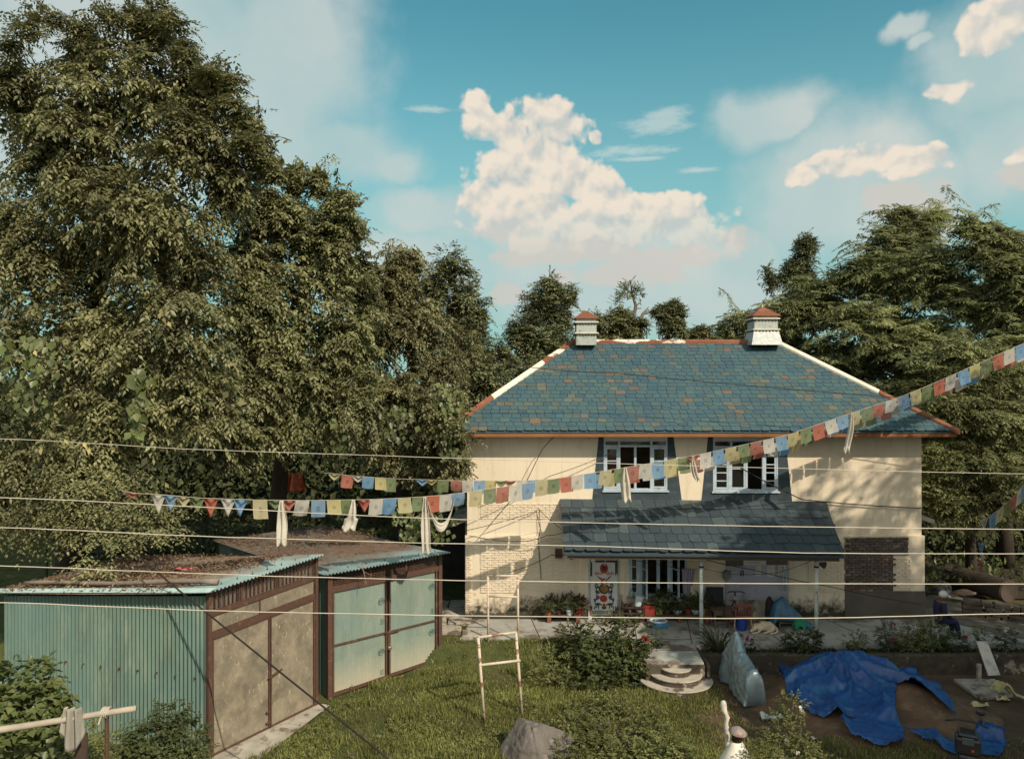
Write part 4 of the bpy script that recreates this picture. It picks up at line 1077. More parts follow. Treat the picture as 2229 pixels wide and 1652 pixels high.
X1 = [(290, 2, .6), (343, 1, 1), (370, 1, .85), (398, 2, 1.1), (427, 1, .8), (458, 1, 1), (497, 1, 1), (525, 1, 1.05), (566, 0, 1), (600, 2, 1), (630, 2, 1.2), (658, 0, .9), (693, 0, 1), (726, 0, .85), (753, 0, .85), (790, 1, .8), (819, 0, .95), (849, 0, 1), (880, 0, .95), (912, 0, .85), (942, 0, .95), (971, 0, 1.1), (997, 0, .8),
      (1035, 0, 1), (1066, 0, .95), (1095, 0, 1), (1122, 0, 1.05), (1150, 0, 1.05), (1178, 0, 1.0), (1205, 0, 1), (1231, 0, .95), (1257, 0, 1), (1284, 0, 1.05), (1319, 0, .95), (1350, 0, .95), (1377, 0, .95), (1405, 0, 1), (1431, 0, 1), (1459, 0, 1), (1487, 0, .95), (1509, 2, 1.0)]
x = 1536
while x < 2229: X1.append((x, 0, rnd.uniform(.85, 1.05))); x += 27.6 - (x - 1536) * .0035
for i, (x, stl, h) in enumerate(X1):
    Y = interp(T1, x, 2); w = .335 if x > 420 else .3
    hw = w / 2 * F / Y * (.97 if x < 1500 else .9)
    flag(s1, SEQ[i % 5], C1_(x - hw), C1_(x + hw), .40 * h, stl)
T2 = [(700, 1029, 21.2), (720, 1030, 21.2), (760, 1035, 21.2), (860, 1042, 21.4), (1000, 1046, 21.6), (1140, 1046, 21.8), (1240, 1040, 22.0), (1330, 1031, 22.1), (1523, 1000, 21.9), (1713, 959, 22.1), (1832, 919, 22.3), (1954, 878, 22.5), (2121, 806, 22.7), (2330, 708, 22.8)]
C2_ = lambda x: C1_(x, T2)
s2 = empty('prayer_flag_string', C2_(760), 'upper string of prayer flags hung just behind the long one, from the middle tree', 'prayer flags')
b = MB(); b.tube([C2_(x) for x in np.linspace(705, 2330, 100)], .006, 5); b.build('cord', M_cord, s2)
X2 = [(728, 2, 'yellow'), (757, 0, 'red'), (780, 2, 'white'), (802, 0, 'blue'), (828, 0, 'yellow'), (850, 0, 'green'), (918, 2, 'blue'), (938, 2, 'yellow'), (965, 0, 'green'), (993, 0, 'red'), (1018, 0, 'white'), (1044, 0, 'blue'), (1068, 0, 'yellow'), (1090, 2, 'green'), (1112, 2, 'red'), (1136, 0, 'white'), (1160, 0, 'blue'), (1184, 0, 'yellow'), (1206, 0, 'green'), (1232, 0, 'red')]
i = 1; x = 1300
cyc = ['white', 'blue', 'yellow', 'green', 'red']
while x < 2229: X2.append((x, 0, cyc[i % 5])); i += 1; x += 27.2
for x, stl, col in X2:
    Y = interp(T2, x, 2); hw = .31 / 2 * F / Y
    flag(s2, col, C2_(x - hw), C2_(x + hw), .36 * rnd.uniform(.85, 1.05), stl)
T3 = [(2132, 1133, 24.5), (2150, 1126, 24.3), (2180, 1105, 24), (2205, 1082, 23.8), (2229, 1055, 23.5), (2290, 985, 23)]
s3 = empty('prayer_flag_string', P(2140, 1132, 24.5), 'short flag string at the right edge with a tail hanging straight down', 'prayer flags')
b = MB(); b.tube([C1_(x, T3) for x in np.linspace(2132, 2290, 16)], .006, 5); b.tube([P(2135, 1132, 24.5), P(2138, 1180, 24.5), P(2137, 1235, 24.5)], .006, 5); b.build('cord', M_cord, s3)
for x, c_, stl in ((2144, 'white', 1), (2160, 'blue', 0), (2177, 'yellow', 0), (2194, 'green', 0), (2206, 'red', 0), (2219, 'white', 0), (2231, 'blue', 0)):
    flag(s3, c_, C1_(x - 8, T3), C1_(x + 8, T3), .42, stl)
for y, c_ in ((1132, 'green'), (1152, 'yellow'), (1180, 'blue'), (1203, 'white'), (1218, 'red')):
    flag(s3, c_, P(2131, y, 24.48), P(2142, y + 3, 24.48), .36, 1)
# white scarves tied to the long string
M_khata = flagmat('white_scarf_silk', (.72, .67, .58)); 
mk_ = mat('scarf_silk', (.70, .65, .56), .6, (.62, .57, .49), 6, .1, 20, trans=.3)
SC = [(615, 1086, 1182, .11, 0, 'white scarf hanging straight down in front of the larger shed roof'), (769, 1086, 1152, .10, -.35, 'white scarf with a bunched knotted end hanging before the smaller shed roof'),
      (926, 1079, 1200, .10, .05, 'long white scarf hanging beside the house corner past the smaller shed eave'), (1360, 1018, 1091, .12, .1, 'white scarf hanging in front of the left upper window'),
      (1507, 992, 1047, .07, .35, 'small pale scarf twisted in front of the wall between the upper windows'), (1853, 900, 986, .08, -.3, 'pale scarf blowing below the roof eave at the right')]
for x, y0, y1, w, lean, lab in SC:
    a = C1_(x) + Vector((0, -.05, 0)); L = (y1 - y0) / F * a.y
    ph = rnd.uniform(0, 6)
    def fn(u, v):
        t = 1 - v
        ww = w * (.35 + .75 * math.sin(min(1, t * 1.25) * math.pi * .62)) * (1.5 if lean == -.35 and t > .6 else 1)
        return a + Vector(((u - .5) * ww * 2 + lean * L * .6 * t * t * (1 if lean > 0 else .8), .035 * math.sin(u * 12 + ph) + .02 * math.sin(t * 8 + ph), -L * t * (1 - .06 * math.sin(u * 9 + ph) * (t > .9))))
    o = MB().grid(fn, 14, 22).build('white_scarf', mk_, smooth=True, solid=.006)
    tag(o, lab, 'scarf', 'white scarves tied on the flag string')
a, c_ = C1_(932), C1_(990)
o = MB().grid(lambda u, v: a.lerp(c_, u) + Vector((0, -.06 + .03 * math.sin(v * 14), -.42 - .38 * math.sin(math.pi * u) + (v - .5) * .22 * math.sin(math.pi * u) + .3 * (abs(2 * u - 1)) ** 3)), 16, 6).build('white_scarf', mk_, smooth=True, solid=.006)
tag(o, 'white scarf looped like a sling below the flags left of the house', 'scarf', 'white scarves tied on the flag string')

# ------------------------------------------------------------------ wires
M_wwire = mat('white_wire_sheath', (.54, .48, .40), .6, (.47, .41, .34), 3, 0)
WR = [('topmost thin white wire crossing in front of the tree and house', 7.5, .0030, [(-60, 951), (0, 955), (400, 977), (985, 997), (1500, 1014), (2229, 1031), (2300, 1032)]),
      ('second white wire from the top, crossing just over the larger shed roof', 6.2, .0036, [(-60, 1079), (0, 1083), (440, 1104), (930, 1128), (1300, 1138), (1700, 1146), (2229, 1152), (2300, 1153)]),
      ('third white wire from the top, crossing the porch slates', 6.0, .0036, [(-60, 1144), (0, 1148), (440, 1167), (900, 1181), (1300, 1189), (1750, 1203), (2229, 1205), (2300, 1205)]),
      ('fourth white wire from the top, crossing the porch windows', 5.8, .0036, [(-60, 1227), (0, 1231), (300, 1243), (600, 1254), (1000, 1263), (1500, 1269), (2229, 1271), (2300, 1271)]),
      ('lowest white wire, crossing the teal shed wall and porch floor line', 5.6, .0036, [(-60, 1308), (0, 1311), (440, 1328), (900, 1338), (1300, 1343), (1750, 1345), (2229, 1335), (2300, 1334)])]
for lab, Y, r, pts in WR:
    q = [P(x, y, Y) for x, y in pts]
    dense = []
    for i in range(len(q) - 1):
        for t in np.linspace(0, 1, 9)[:-1]:
            p0_, p1_, p2_, p3_ = q[max(i - 1, 0)], q[i], q[i + 1], q[min(i + 2, len(q) - 1)]
            t = float(t)
            zz = .5 * (2 * p1_.z + (p2_.z - p0_.z) * t + (2 * p0_.z - 5 * p1_.z + 4 * p2_.z - p3_.z) * t * t + (3 * p1_.z - p0_.z - 3 * p2_.z + p3_.z) * t ** 3)
            e = p1_.lerp(p2_, t); dense.append(Vector((e.x, e.y, zz + rnd.uniform(-.0015, .0015))))
    dense.append(q[-1])
    o = MB().tube(dense, r, 7).build('overhead_wire', M_wwire, smooth=True)
    tag(o, lab, 'wire', 'white wires strung across the view')
M_blk = mat('black_cable', (.03, .024, .02), .6, bump=0)
def cable(lab, pts, r, sag=0.0, nm='cable', grp=None, m=None):
    q = []
    for a, c_ in zip(pts, pts[1:]):
        for t in np.linspace(0, 1, 13): q.append(Vector(a).lerp(Vector(c_), float(t)) - Zu * sag * 4 * t * (1 - t))
    q = [e for i, e in enumerate(q) if i == 0 or (e - q[i - 1]).length > 1e-4]
    tag(MB().tube(q, r, 6).build(nm, m or M_blk, smooth=True), lab, 'cable', grp)
cable('dark guy wire slanting down across the dusty shed doors', [P(262, 1180, 17.3), P(880, 1678, 12.2)], .017, .02, 'guy_wire')
gW = 'dark service cables about the house'
cable('thin black cable sagging across the slate roof to the right', [P(1085, 790, 22.5), P(1340, 812, 22.8), P(2229, 884, 22)], .011, .06, grp=gW)
cable('black cable slanting below the right upper window and along the wall', [P(1612, 1018, 22), P(1746, 1087, 23.9), P(2005, 1106, 23.92)], .016, .03, grp=gW)
cable('pair cable slanting down the cream wall from the eave, left end', [P(1204, 952, 23.8), P(1180, 978, 23.6), P(1145, 1050, 23.4), P(1060, 1150, 23.2)], .012, .0, grp=gW)
cable('cable from the left upper window down to the canopy', [P(1330, 985, 23.8), P(1200, 1035, 23.6), P(1040, 1105, 23.3)], .010, .04, grp=gW)
cable('cable climbing from the canopy to the wall bracket by the brick panel', [P(1012, 1155, 23.5), P(1150, 1118, 23.85), P(1172, 1108, 23.9), P(1240, 1165, 23.2)], .010, .03, grp=gW)
cable('cable slung low across the brick panel towards the door post', [P(1020, 1165, 23.5), P(1130, 1178, 23.6), P(1190, 1165, 23.4), P(1240, 1152, 22.6)], .010, .05, grp=gW)
cable('cable hanging down the brick panel in loops', [P(1174, 1108, 23.88), P(1176, 1150, 23.88), P(1172, 1180, 23.88), P(1178, 1260, 23.88)], .010, 0, grp=gW)
cable('cable rising to the white door post', [P(1110, 1245, 23.7), P(1200, 1208, 23.7), P(1278, 1180 + 24, 23.7)], .012, .04, grp=gW)
cable('clothes line between the porch posts', [P(1346, 1212, 23.5), P(1490, 1238, 23.2)], .008, .02, nm='clothes_line')
cable('black cable slanting from the porch eave to the brick patch', [P(1500, 1208, 22.3), P(1640, 1240, 22.3), P(1800, 1275, 22.3), P(2005, 1315, 22.6)], .012, .03, grp=gW)
cable('line tied between both porch posts at head height', [P(1526, 1236, 22.3), P(1600, 1250, 22.3), P(1690, 1247, 22.3), P(1777, 1216, 22.3)], .008, .02, nm='clothes_line')
b = MB(); b.b2(HX(1208, YL), HX(1223, YL), YL - .14, YL - .02, HZ(1213, YL), HZ(1193, YL))
tag(b.build('meter_box', mat('rusty_meter', (.10, .06, .045), .7), bevel=.01), 'small rusty brown box on the wall under the porch eave', 'box')
b = MB(); b.b2(HX(1239, YL), HX(1246, YL), YL - .12, YL - .02, HZ(1216, YL), HZ(1204, YL))
tag(b.build('switch_box', mat('dark_switch', (.07, .055, .05), .6), bevel=.008), 'little dark switch box beside the door under the porch', 'box')
# ------------------------------------------------------------------ porch furnishings
hx, hz = (lambda x, Y=YL: HX(x, Y)), (lambda y, Y=YL: HZ(y, Y))
M_cw = mat('curtain_white', (.56, .58, .54), .9, (.48, .50, .47), 3, .1, 20)
M_cg = mat('curtain_dark_green', (.05, .075, .06), .9, bump=0); M_cr = mat('curtain_red', (.36, .06, .045), .9, bump=0)
M_cp = mat('curtain_purple', (.13, .07, .22), .9, bump=0); M_cm = mat('curtain_maroon', (.13, .035, .03), .9, bump=0); M_co = mat('curtain_gold', (.26, .15, .06), .9, bump=0)
x0, x1, z0, z1 = hx(1284.5), hx(1344), hz(1339, 23.85), hz(1207)
W_ = x1 - x0; H_ = z1 - z0; YC = YL - .06
dc = empty('door_curtain', ((x0 + x1) / 2, YC, z0), 'hanging door curtain with a painted vase, red lettering and dark border', 'curtain')
def cv(u, v, o=0.0): return Vector((x0 + W_ * u, YC - o - .012 * math.sin(u * 14) - .01 * math.sin(v * 5), z0 + H_ * v))
MB().grid(lambda u, v: cv(u, v), 24, 12).build('cloth', M_cw, dc, smooth=True, solid=.006)
def band(nm, m, polys, o=.008):
    b = MB()
    for pl in polys:
        b.prism([cv(u, v, o) for u, v in pl], (0, .003, 0))
    return b.build(nm, m, dc)
rc = lambda a, c_, d, e: [(a, d), (c_, d), (c_, e), (a, e)]
band('border', M_cg, [rc(.0, .07, .08, .88), rc(.90, 1, .08, .88), rc(.06, .94, .02, .08)])
band('valance', M_cm, [rc(0, 1, .93, 1.0), rc(0, 1, .88, .915)])
el = lambda cx, cy, rx, ry, n=18: [(cx + rx * math.cos(t), cy + ry * math.sin(t)) for t in np.linspace(0, 2 * math.pi, n, endpoint=False)]
band('motif', M_cr, [el(.5, .78, .15, .085), [(.2, .665), (.5, .60), (.8, .665), (.66, .60), (.6, .58), (.62, .52), (.38, .52), (.40, .58), (.34, .60)], el(.48, .28, .14, .06), el(.5, .17, .06, .03), rc(.46, .55, .03, .07), rc(0, .06, .02, .08), rc(.94, 1, .02, .08)])
band('motif', M_cm, [el(.5, .785, .08, .05), el(.5, .44, .20, .085)], .011)
arc = lambda cx, cy, r, a0, a1, w=.012: [(cx + (r + w) * math.cos(t) * 1.6, cy + (r + w) * math.sin(t)) for t in np.linspace(a0, a1, 9)] + [(cx + (r - w) * math.cos(t) * 1.6, cy + (r - w) * math.sin(t)) for t in np.linspace(a1, a0, 9)]
band('motif', M_cg, [arc(.28, .42, .045, .3, 4.4), arc(.72, .42, .045, -1.3, 2.8), arc(.25, .22, .05, 1.2, 5.2), arc(.75, .22, .05, -2.0, 2.0), arc(.36, .145, .04, .5, 4), arc(.64, .145, .04, -.9, 2.6), arc(.22, .49, .03, 0, 4), arc(.78, .49, .03, -.9, 3.1)], .012)
band('motif', M_cp, [arc(.2, .12, .03, .4, 4), arc(.8, .12, .03, -.9, 2.7), arc(.3, .33, .045, .8, 5), arc(.7, .33, .045, -1.9, 2.3)], .013)
band('motif', M_co, [el(.5, .44, .15, .06), el(.5, .60, .05, .02)], .014)
band('motif', M_cp, [el(.27, .30, .07, .035), el(.73, .30, .07, .035), el(.16, .26, .04, .03), el(.84, .26, .04, .03)])
band('motif', M_cg, [el(.5, .13, .085, .03), el(.25, .39, .07, .025), el(.75, .39, .07, .025), el(.28, .19, .08, .018), el(.72, .19, .08, .018), el(.25, .47, .07, .015), el(.75, .47, .07, .015)])
# the row of red letters: strokes hanging from a head line, two words
b = []
for a, c_ in ((.15, .46), (.56, .86)):
    b.append(rc(a, c_, .705, .713))
    n = 5
    for i in range(n):
        u = a + (c_ - a) * (i + .35) / n
        b.append(rc(u + .02, u + .032, .665, .705)); b.append(el(u + .005, .687, .016, .011, 8))
        if i % 2: b.append(rc(u, u + .04, .722, .730))
band('lettering', M_cr, b)

M_terra = mat('terracotta', (.30, .11, .06), .8); M_redp = mat('red_plastic_pot', (.24, .035, .025), .5); M_whp = mat('white_plastic_pot', (.50, .58, .60), .5)
M_yel = mat('olive_yellow_pot', (.36, .34, .08), .5); M_darkp = mat('dark_pot', (.09, .05, .04), .6); M_wood = mat('old_plank', (.12, .08, .055), .85, (.08, .05, .035), 6)
M_brk = mat('loose_brick', (.22, .085, .06), .9, (.15, .07, .055), 8)
M_leafd = leafmat('pot_leaf', [(.045, .065, .025), (.07, .09, .03), (.095, .11, .045)], .25)
M_leafr = leafmat('reddish_leaf', [(.07, .05, .03), (.10, .05, .04), (.06, .07, .03)], .25)
M_agave = leafmat('sword_leaf', [(.06, .075, .035), (.10, .115, .055), (.13, .13, .07)], .15)
def bushleaf(name, c, r, n, k, L, Wd, tw, m, parent, droop=.1, lo=.2, lift=.3):
    p, o = lobe_pts([(c[0], c[1], c[2], *(r if isinstance(r, tuple) else (r, r, r)))], n, lo, .3)
    return leafobj(name, sprays(p, o, k, L, Wd, tw, droop, .5, .8, lift), m, parent)
def swords(name, c, n, L, Wd, m, parent, lean=.6):
    vs = []
    az_ = nr.uniform(0, 2 * np.pi, n); ln = nr.uniform(.1, lean, n)
    d = unit(np.stack([np.cos(az_) * ln, np.sin(az_) * ln, np.ones(n)], 1)); p = np.array([c] * n) + d * .02
    nm = unit(np.stack([-np.cos(az_), -np.sin(az_), np.full(n, .4)], 1))
    LL = L * nr.uniform(.7, 1.1, n)
    vs.append(leaves_np(p, d, nm, LL, np.full(n, Wd)))
    tip = p + d * LL[:, None] * .75; d2 = unit(d + np.stack([np.cos(az_), np.sin(az_), -.5 * np.ones(n)], 1) * ln[:, None] * .8)
    vs.append(leaves_np(tip, d2, nm, LL * .45, np.full(n, Wd * .7)))
    return leafobj(name, vs, m, parent)
def bench(x0, x1, Y, zt, lab, legs):
    t = empty('plank_bench', ((x0 + x1) / 2, Y, FZ), lab, 'bench')
    b = MB(); b.b2(x0, x1, Y - .14, Y + .14, zt - .035, zt); b.build('plank', M_wood, t, bevel=.006)
    for q in legs:
        b = MB()
        for i in range(2): b.box((q, Y, FZ + (zt - .037 - FZ) * (i + .5) / 2), (.12, .22, (zt - .037 - FZ) / 2 - .004), Matrix.Rotation(rnd.uniform(-.1, .1), 3, 'Z'))
        b.build('brick_leg', M_brk, t, bevel=.006)
    return zt
YP = 23.65
zb1 = bench(HX(1183, YP), HX(1270, YP), YP, FZ + .22, 'dark plank on bricks under the four pots left of the door', [HX(1195, YP), HX(1258, YP)])
zb2 = bench(HX(1398, YP), HX(1546, YP), YP, FZ + .24, 'long dark plank on bricks under the pots below the porch window', [HX(1412, YP), HX(1478, YP), HX(1538, YP)])
def pot(xd, rt, h, m, lab, kind, zb, leaf=M_leafd, ph=.3, square=False, prof=None, Y=YP, pr=None):
    X = HX(xd, Y)
    t = empty('potted_plant', (X, Y, zb), lab, 'potted plant', 'potted plants on the porch')
    b = MB()
    if square:
        for z_0, z_1, g in ((0, h * .8, .84), (h * .8, h, 1.0)): b.b2(X - rt * g, X + rt * g, Y - rt * .7 * g, Y + rt * .7 * g, zb + z_0 + .001, zb + z_1)
        b.build('pot', m, t, bevel=.008)
    else:
        pf_ = prof or [(.72, 0), (.94, .78), (1.04, .80), (1.04, 1), (.90, 1), (.88, .86), (.05, .84)]
        b.lathe([(r * rt, z * h + .001) for r, z in pf_], (X, Y, zb), 18); b.build('pot', m, t, smooth=False)
    if kind == 'bush':
        r = pr or ph * .55
        bushleaf('plant', (X, Y, zb + h + ph * .5), (r, r, ph * .55), 70, 6, .085, .055, .16, leaf, t)
    elif kind == 'sword': swords('plant', (X, Y, zb + h * .85), 18, ph, .05, M_agave, t)
    elif kind == 'spindly':
        bushleaf('plant', (X, Y, zb + h + ph * .55), (.09, .09, ph * .6), 30, 5, .06, .04, .12, leaf, t)
    return t
bowl = [(.45, 0), (.8, .35), (1, .75), (1.04, .8), (1.04, 1), (.92, 1), (.88, .85), (.05, .82)]
pot(1193, .11, .17, M_terra, 'round leafy plant in a terracotta pot, left end of the left bench', 'bush', zb1, ph=.36)
pot(1216, .10, .15, M_darkp, 'aloe with sword leaves in a dark pot on the left bench', 'sword', zb1, ph=.5)
pot(1240, .13, .17, M_whp, 'bushy plant in a pale grey pot on the left bench', 'bush', zb1, ph=.42)
pot(1261, .11, .15, M_redp, 'dark reddish plant in a red pot beside the painted door curtain', 'bush', zb1, leaf=M_leafr, ph=.34)
X = HX(1413, YP); b = MB()
b.b2(X - .16, X + .16, YP - .12, YP + .12, zb2 + .001, zb2 + .23); b.b2(X - .185, X + .185, YP - .14, YP + .14, zb2 + .231, zb2 + .29)
tag(b.build('planter_box', M_redp, bevel=.01), 'empty square red plastic planter, left end of the window bench', 'planter')
pot(1434, .12, .22, M_yel, 'small shrub in a square olive yellow pot on the window bench', 'bush', zb2, ph=.42, square=True)
pot(1452, .12, .16, M_darkp, 'tall leafy shrub in a dark brown pot on the window bench', 'bush', zb2, ph=.52)
pot(1475, .14, .14, M_whp, 'leafy shrub in a pale blue bowl pot, middle of the window bench', 'bush', zb2, ph=.44, prof=bowl)
pot(1497, .11, .19, M_redp, 'spindly plant in a red pot on the window bench', 'spindly', zb2, ph=.45)
pot(1514, .13, .15, M_whp, 'low plant in a white bowl pot beside the left porch post', 'bush', zb2, ph=.3, prof=bowl)
pot(1532, .10, .18, M_yel, 'sword leaved plant in a yellowish pot behind the left porch post', 'sword', zb2, ph=.62)
pot(1543, .11, .17, M_terra, 'reddish plant in a brown clay pot, right end of the window bench', 'bush', zb2, leaf=M_leafr, ph=.34)
# plastic rack with a tilted bucket on it
X0, X1 = hx(1354, 23.6), hx(1400, 23.6); t = empty('shoe_rack', ((X0 + X1) / 2, 23.6, FZ), 'dark plastic rack of shelves beside the door curtain', 'rack')
M_rack = mat('dark_brown_plastic', (.05, .028, .025), .5)
b = MB()
for xx, le in ((X0, -.05), (X1, .05)): b.bar((xx + le * .2, 23.5, FZ + .002), (xx - le * .3, 23.55, FZ + .62), .03, .04); b.bar((xx + le * .2, 23.75, FZ + .002), (xx - le * .3, 23.72, FZ + .62), .03, .04)
b.build('upright', M_rack, t)
for zz in (.1, .28, .46):
    b = MB(); b.b2(X0 + .02, X1 - .02, 23.48, 23.74, FZ + zz, FZ + zz + .02); b.b2(X0 + .02, X1 - .02, 23.47, 23.479, FZ + zz, FZ + zz + .06); b.build('shelf', M_rack, t)
b = MB(); b.lathe([(.10, 0), (.13, .30), (.14, .30), (.14, .33), (.125, .33), (.095, .02), (.01, .02)], (hx(1387, 23.6), 23.6, FZ + .50), 18, Matrix.Rotation(.28, 3, 'Y'))
tag(b.build('bucket', M_whp, smooth=False), 'pale bucket tilted on top of the dark plastic rack', 'bucket')
for xx, zz, cl, lab, r in ((1362, .482, (.09, .06, .05), 'dark round pot on the top shelf of the plastic rack', .08), (1376, .482, (.13, .08, .06), 'brown bowl beside the tilted bucket on the rack', .09), (1391, .302, (.42, .38, .33), 'pale dish on the middle shelf of the plastic rack', .10)):
    b = MB(); b.lathe([(r * .6, 0), (r, r * .7), (r * 1.05, r * .8), (r * .9, r * .8), (r * .5, r * .2), (.01, r * .2)], (hx(xx, 23.6), 23.6, FZ + zz), 14)
    tag(b.build('bowl', mat('bowl_' + lab.split()[0], cl, .5)), lab, 'bowl')
# blue and white hose ring
b = MB(); c_ = P(1433, 1352, 23.2); c_.z = FZ
for i, (r, zz) in enumerate(((.30, .03), (.29, .085), (.26, .13))): b.tube([c_ + Vector((r * math.cos(a), r * .8 * math.sin(a), zz)) for a in np.linspace(0, 2 * math.pi, 28)], .032, 7, False)
h_ = tag(b.build('hose_coil', mat('blue_hose', (.08, .20, .32), .5), smooth=True), 'coiled blue hose with a pale top ring lying on the porch floor', 'hose')
b = MB(); b.tube([c_ + Vector((.25 * math.cos(a), .2 * math.sin(a), .18)) for a in np.linspace(0, 2 * math.pi, 28)], .03, 7, False); b.build('pale_ring', M_whp, h_, smooth=True)
# bottles on the sill
for xd, h, lab in ((1405 - 1, .22, 'small pale bottle standing on the porch window sill by the open casement'), (1374, .26, 'greenish bottle at the left corner of the porch window sill')):
    b = MB(); b.lathe([(.05, 0), (.055, .02), (.055, h * .6), (.02, h * .75), (.02, h)], (hx(xd), YL - .07, WL[2] + .0), 10)
    tag(b.build('bottle', mat('pale_bottle', (.30, .40, .36), .3)), lab, 'bottle')
# striped towel on the line
m, nt, out = nodes('striped_towel')
u = N(nt, 'UVMap'); s = N(nt, 'SeparateXYZ'); nt.links.new(u.outputs[0], s.inputs[0])
c = ramp(nt, math_(nt, 'FRACT', math_(nt, 'MULTIPLY', s.outputs[0], 7.0)), [(0, (.30, .28, .34)), (.35, (.33, .30, .35)), (.45, (.14, .09, .13)), (.7, (.20, .13, .18)), (.8, (.42, .40, .44))])
finish(nt, out, c, .9, .1, trans=.2)
a = P(1484, 1237, 23.2)
o = MB().grid(lambda u, v: a + Vector(((u * .42) * (1 - .35 * (1 - v)) + .05 * (1 - v), .05 * math.sin(u * 16) * (1.2 - v), -(.78 - .30 * max(0, u - .55) / .45) * (1 - v))), 18, 12).build('towel', m, smooth=True, solid=.008)
tag(o, 'striped lilac towel hanging on the clothes line by the window', 'towel')
# small table with a dark board standing on it
def table(x0, x1, y0, y1, z, lab, m, nm='wooden_table', cat='table', leg=.05):
    t = empty(nm, ((x0 + x1) / 2, (y0 + y1) / 2, FZ), lab, cat)
    b = MB(); b.b2(x0, x1, y0, y1, z - .04, z)
    b.build('top', m, t, bevel=.005)
    for xx in (x0 + leg, x1 - leg):
        for yy in (y0 + leg, y1 - leg):
            b = MB(); b.b2(xx - leg / 2, xx + leg / 2, yy - leg / 2, yy + leg / 2, FZ + .001, z - .041); b.build('leg', m, t)
    b = MB(); b.b2(x0 + leg, x1 - leg, y0 + leg * .7, y0 + leg * 1.3, z - .13, z - .042); b.b2(x0 + leg, x1 - leg, y0 + leg * .7, y0 + leg * 1.3, FZ + .14, FZ + .18)
    b.build('apron', m, t)
M_tw = mat('brown_table_wood', (.17, .12, .085), .8, (.12, .085, .06), 5)
table(hx(1549, 23.3), hx(1583, 23.3), 23.05, 23.6, FZ + .5, 'small low wooden table carrying the dark board', M_tw)
b = MB(); b.box((hx(1558, 23.5), 23.62, FZ + .5 + .29), (.52, .05, .56), Matrix.Rotation(-.08, 3, 'X')); tag(b.build('dark_board', mat('blackish_board', (.02, .024, .03), .6), bevel=.01), 'blackish square board leaning upright on the small wooden table', 'board')
# brown plastic chair
M_ch = mat('red_brown_plastic', (.17, .065, .05), .5, (.13, .05, .04), 4, .05)
M_chl = mat('faded_chair_leg', (.34, .24, .19), .6)
xc, yc = hx(1612, 22.9), 22.9
ch = empty('plastic_chair', (xc, yc, FZ), 'red brown plastic chair seen from behind with slatted back and a bucket below', 'chair')
b = MB(); b.b2(xc - .24, xc + .24, yc - .24, yc + .24, FZ + .41, FZ + .44); b.build('seat', M_ch, ch, bevel=.012)
b = MB()
for i in range(5): b.bar((xc - .14 + i * .07, yc - .25, FZ + .46), (xc - .15 + i * .075, yc - .31, FZ + .80), .035, .014, (0, 1, 0))
b.bar((xc - .24, yc - .315, FZ + .82), (xc + .24, yc - .315, FZ + .82), .03, .08); b.bar((xc - .22, yc - .25, FZ + .46), (xc + .22, yc - .25, FZ + .46), .025, .05)
for s_ in (-1, 1): b.bar((xc + s_ * .22, yc - .25, FZ + .44), (xc + s_ * .23, yc - .315, FZ + .85), .05, .03, (0, 1, 0))
b.build('backrest', M_ch, ch, bevel=.005)
for s_ in (-1, 1):
    b = MB(); b.tube([(xc + s_ * .24, yc - .27, FZ + .62), (xc + s_ * .29, yc - .1, FZ + .64), (xc + s_ * .29, yc + .16, FZ + .62), (xc + s_ * .26, yc + .2, FZ + .45)], .022, 7); b.build('armrest', M_ch, ch, smooth=True)
    for e in (-1, 1):
        b = MB(); b.bar((xc + s_ * .23, yc + e * .22, FZ + .41), (xc + s_ * .27, yc + e * .27, FZ + .001), .045, .035); b.build('leg', M_chl, ch)
b = MB(); b.lathe([(.13, 0), (.165, .32), (.175, .32), (.175, .36), (.155, .36), (.12, .02), (.01, .02)], (xc + .02, yc, FZ + .001), 20)
tag(b.build('bucket', mat('blue_plastic_bucket', (.025, .07, .32), .4)), 'bright blue bucket standing under the brown plastic chair', 'bucket')
b = MB(); b.ell((xc + .34, yc - .16, FZ + .46), (.11, .12, .17), 12, 8); tag(b.build('cloth_bag', mat('khaki_bag', (.20, .16, .11), .9, bump=.5, bscale=12), smooth=True), 'khaki cloth bag hanging from the right arm of the plastic chair', 'bag')
b = MB(); b.ell((xc - .37, yc - .05, FZ + .52), (.15, .18, .22), 12, 8); b.ell((xc - .30, yc - .1, FZ + .38), (.12, .14, .18), 10, 6); tag(b.build('jacket', mat('dark_jacket', (.07, .045, .04), .9, bump=.6, bscale=10), smooth=True), 'dark jacket draped over the left arm of the plastic chair', 'jacket')
# little bicycle parked behind the chair
bk = empty('bicycle', (xc - .02, yc + .55, FZ), 'small bicycle with dark handlebar and white lamp parked behind the plastic chair', 'bicycle')
yb = yc + .5; M_bk = mat('dark_metal', (.06, .045, .045), .4, metal=.3)
b = MB(); b.tube([(xc - .28, yb - .12, FZ + .98), (xc - .2, yb - .02, FZ + 1.0), (xc + .16, yb - .02, FZ + 1.0), (xc + .24, yb - .12, FZ + .98)], .018, 7); b.build('handlebar', M_bk, bk, smooth=True)
b = MB(); b.tube([(xc - .02, yb, FZ + 1.0), (xc - .02, yb - .06, FZ + .62)], .03, 8)
for s_ in (-1, 1): b.tube([(xc - .02 + s_ * .05, yb - .06, FZ + .62), (xc - .02 + s_ * .05, yb - .12, FZ + .28)], .014, 6)
b.tube([(xc - .02, yb - .03, FZ + .8), (xc - .02, yb + .35, FZ + .45)], .022, 7)
b.build('frame', M_bk, bk)
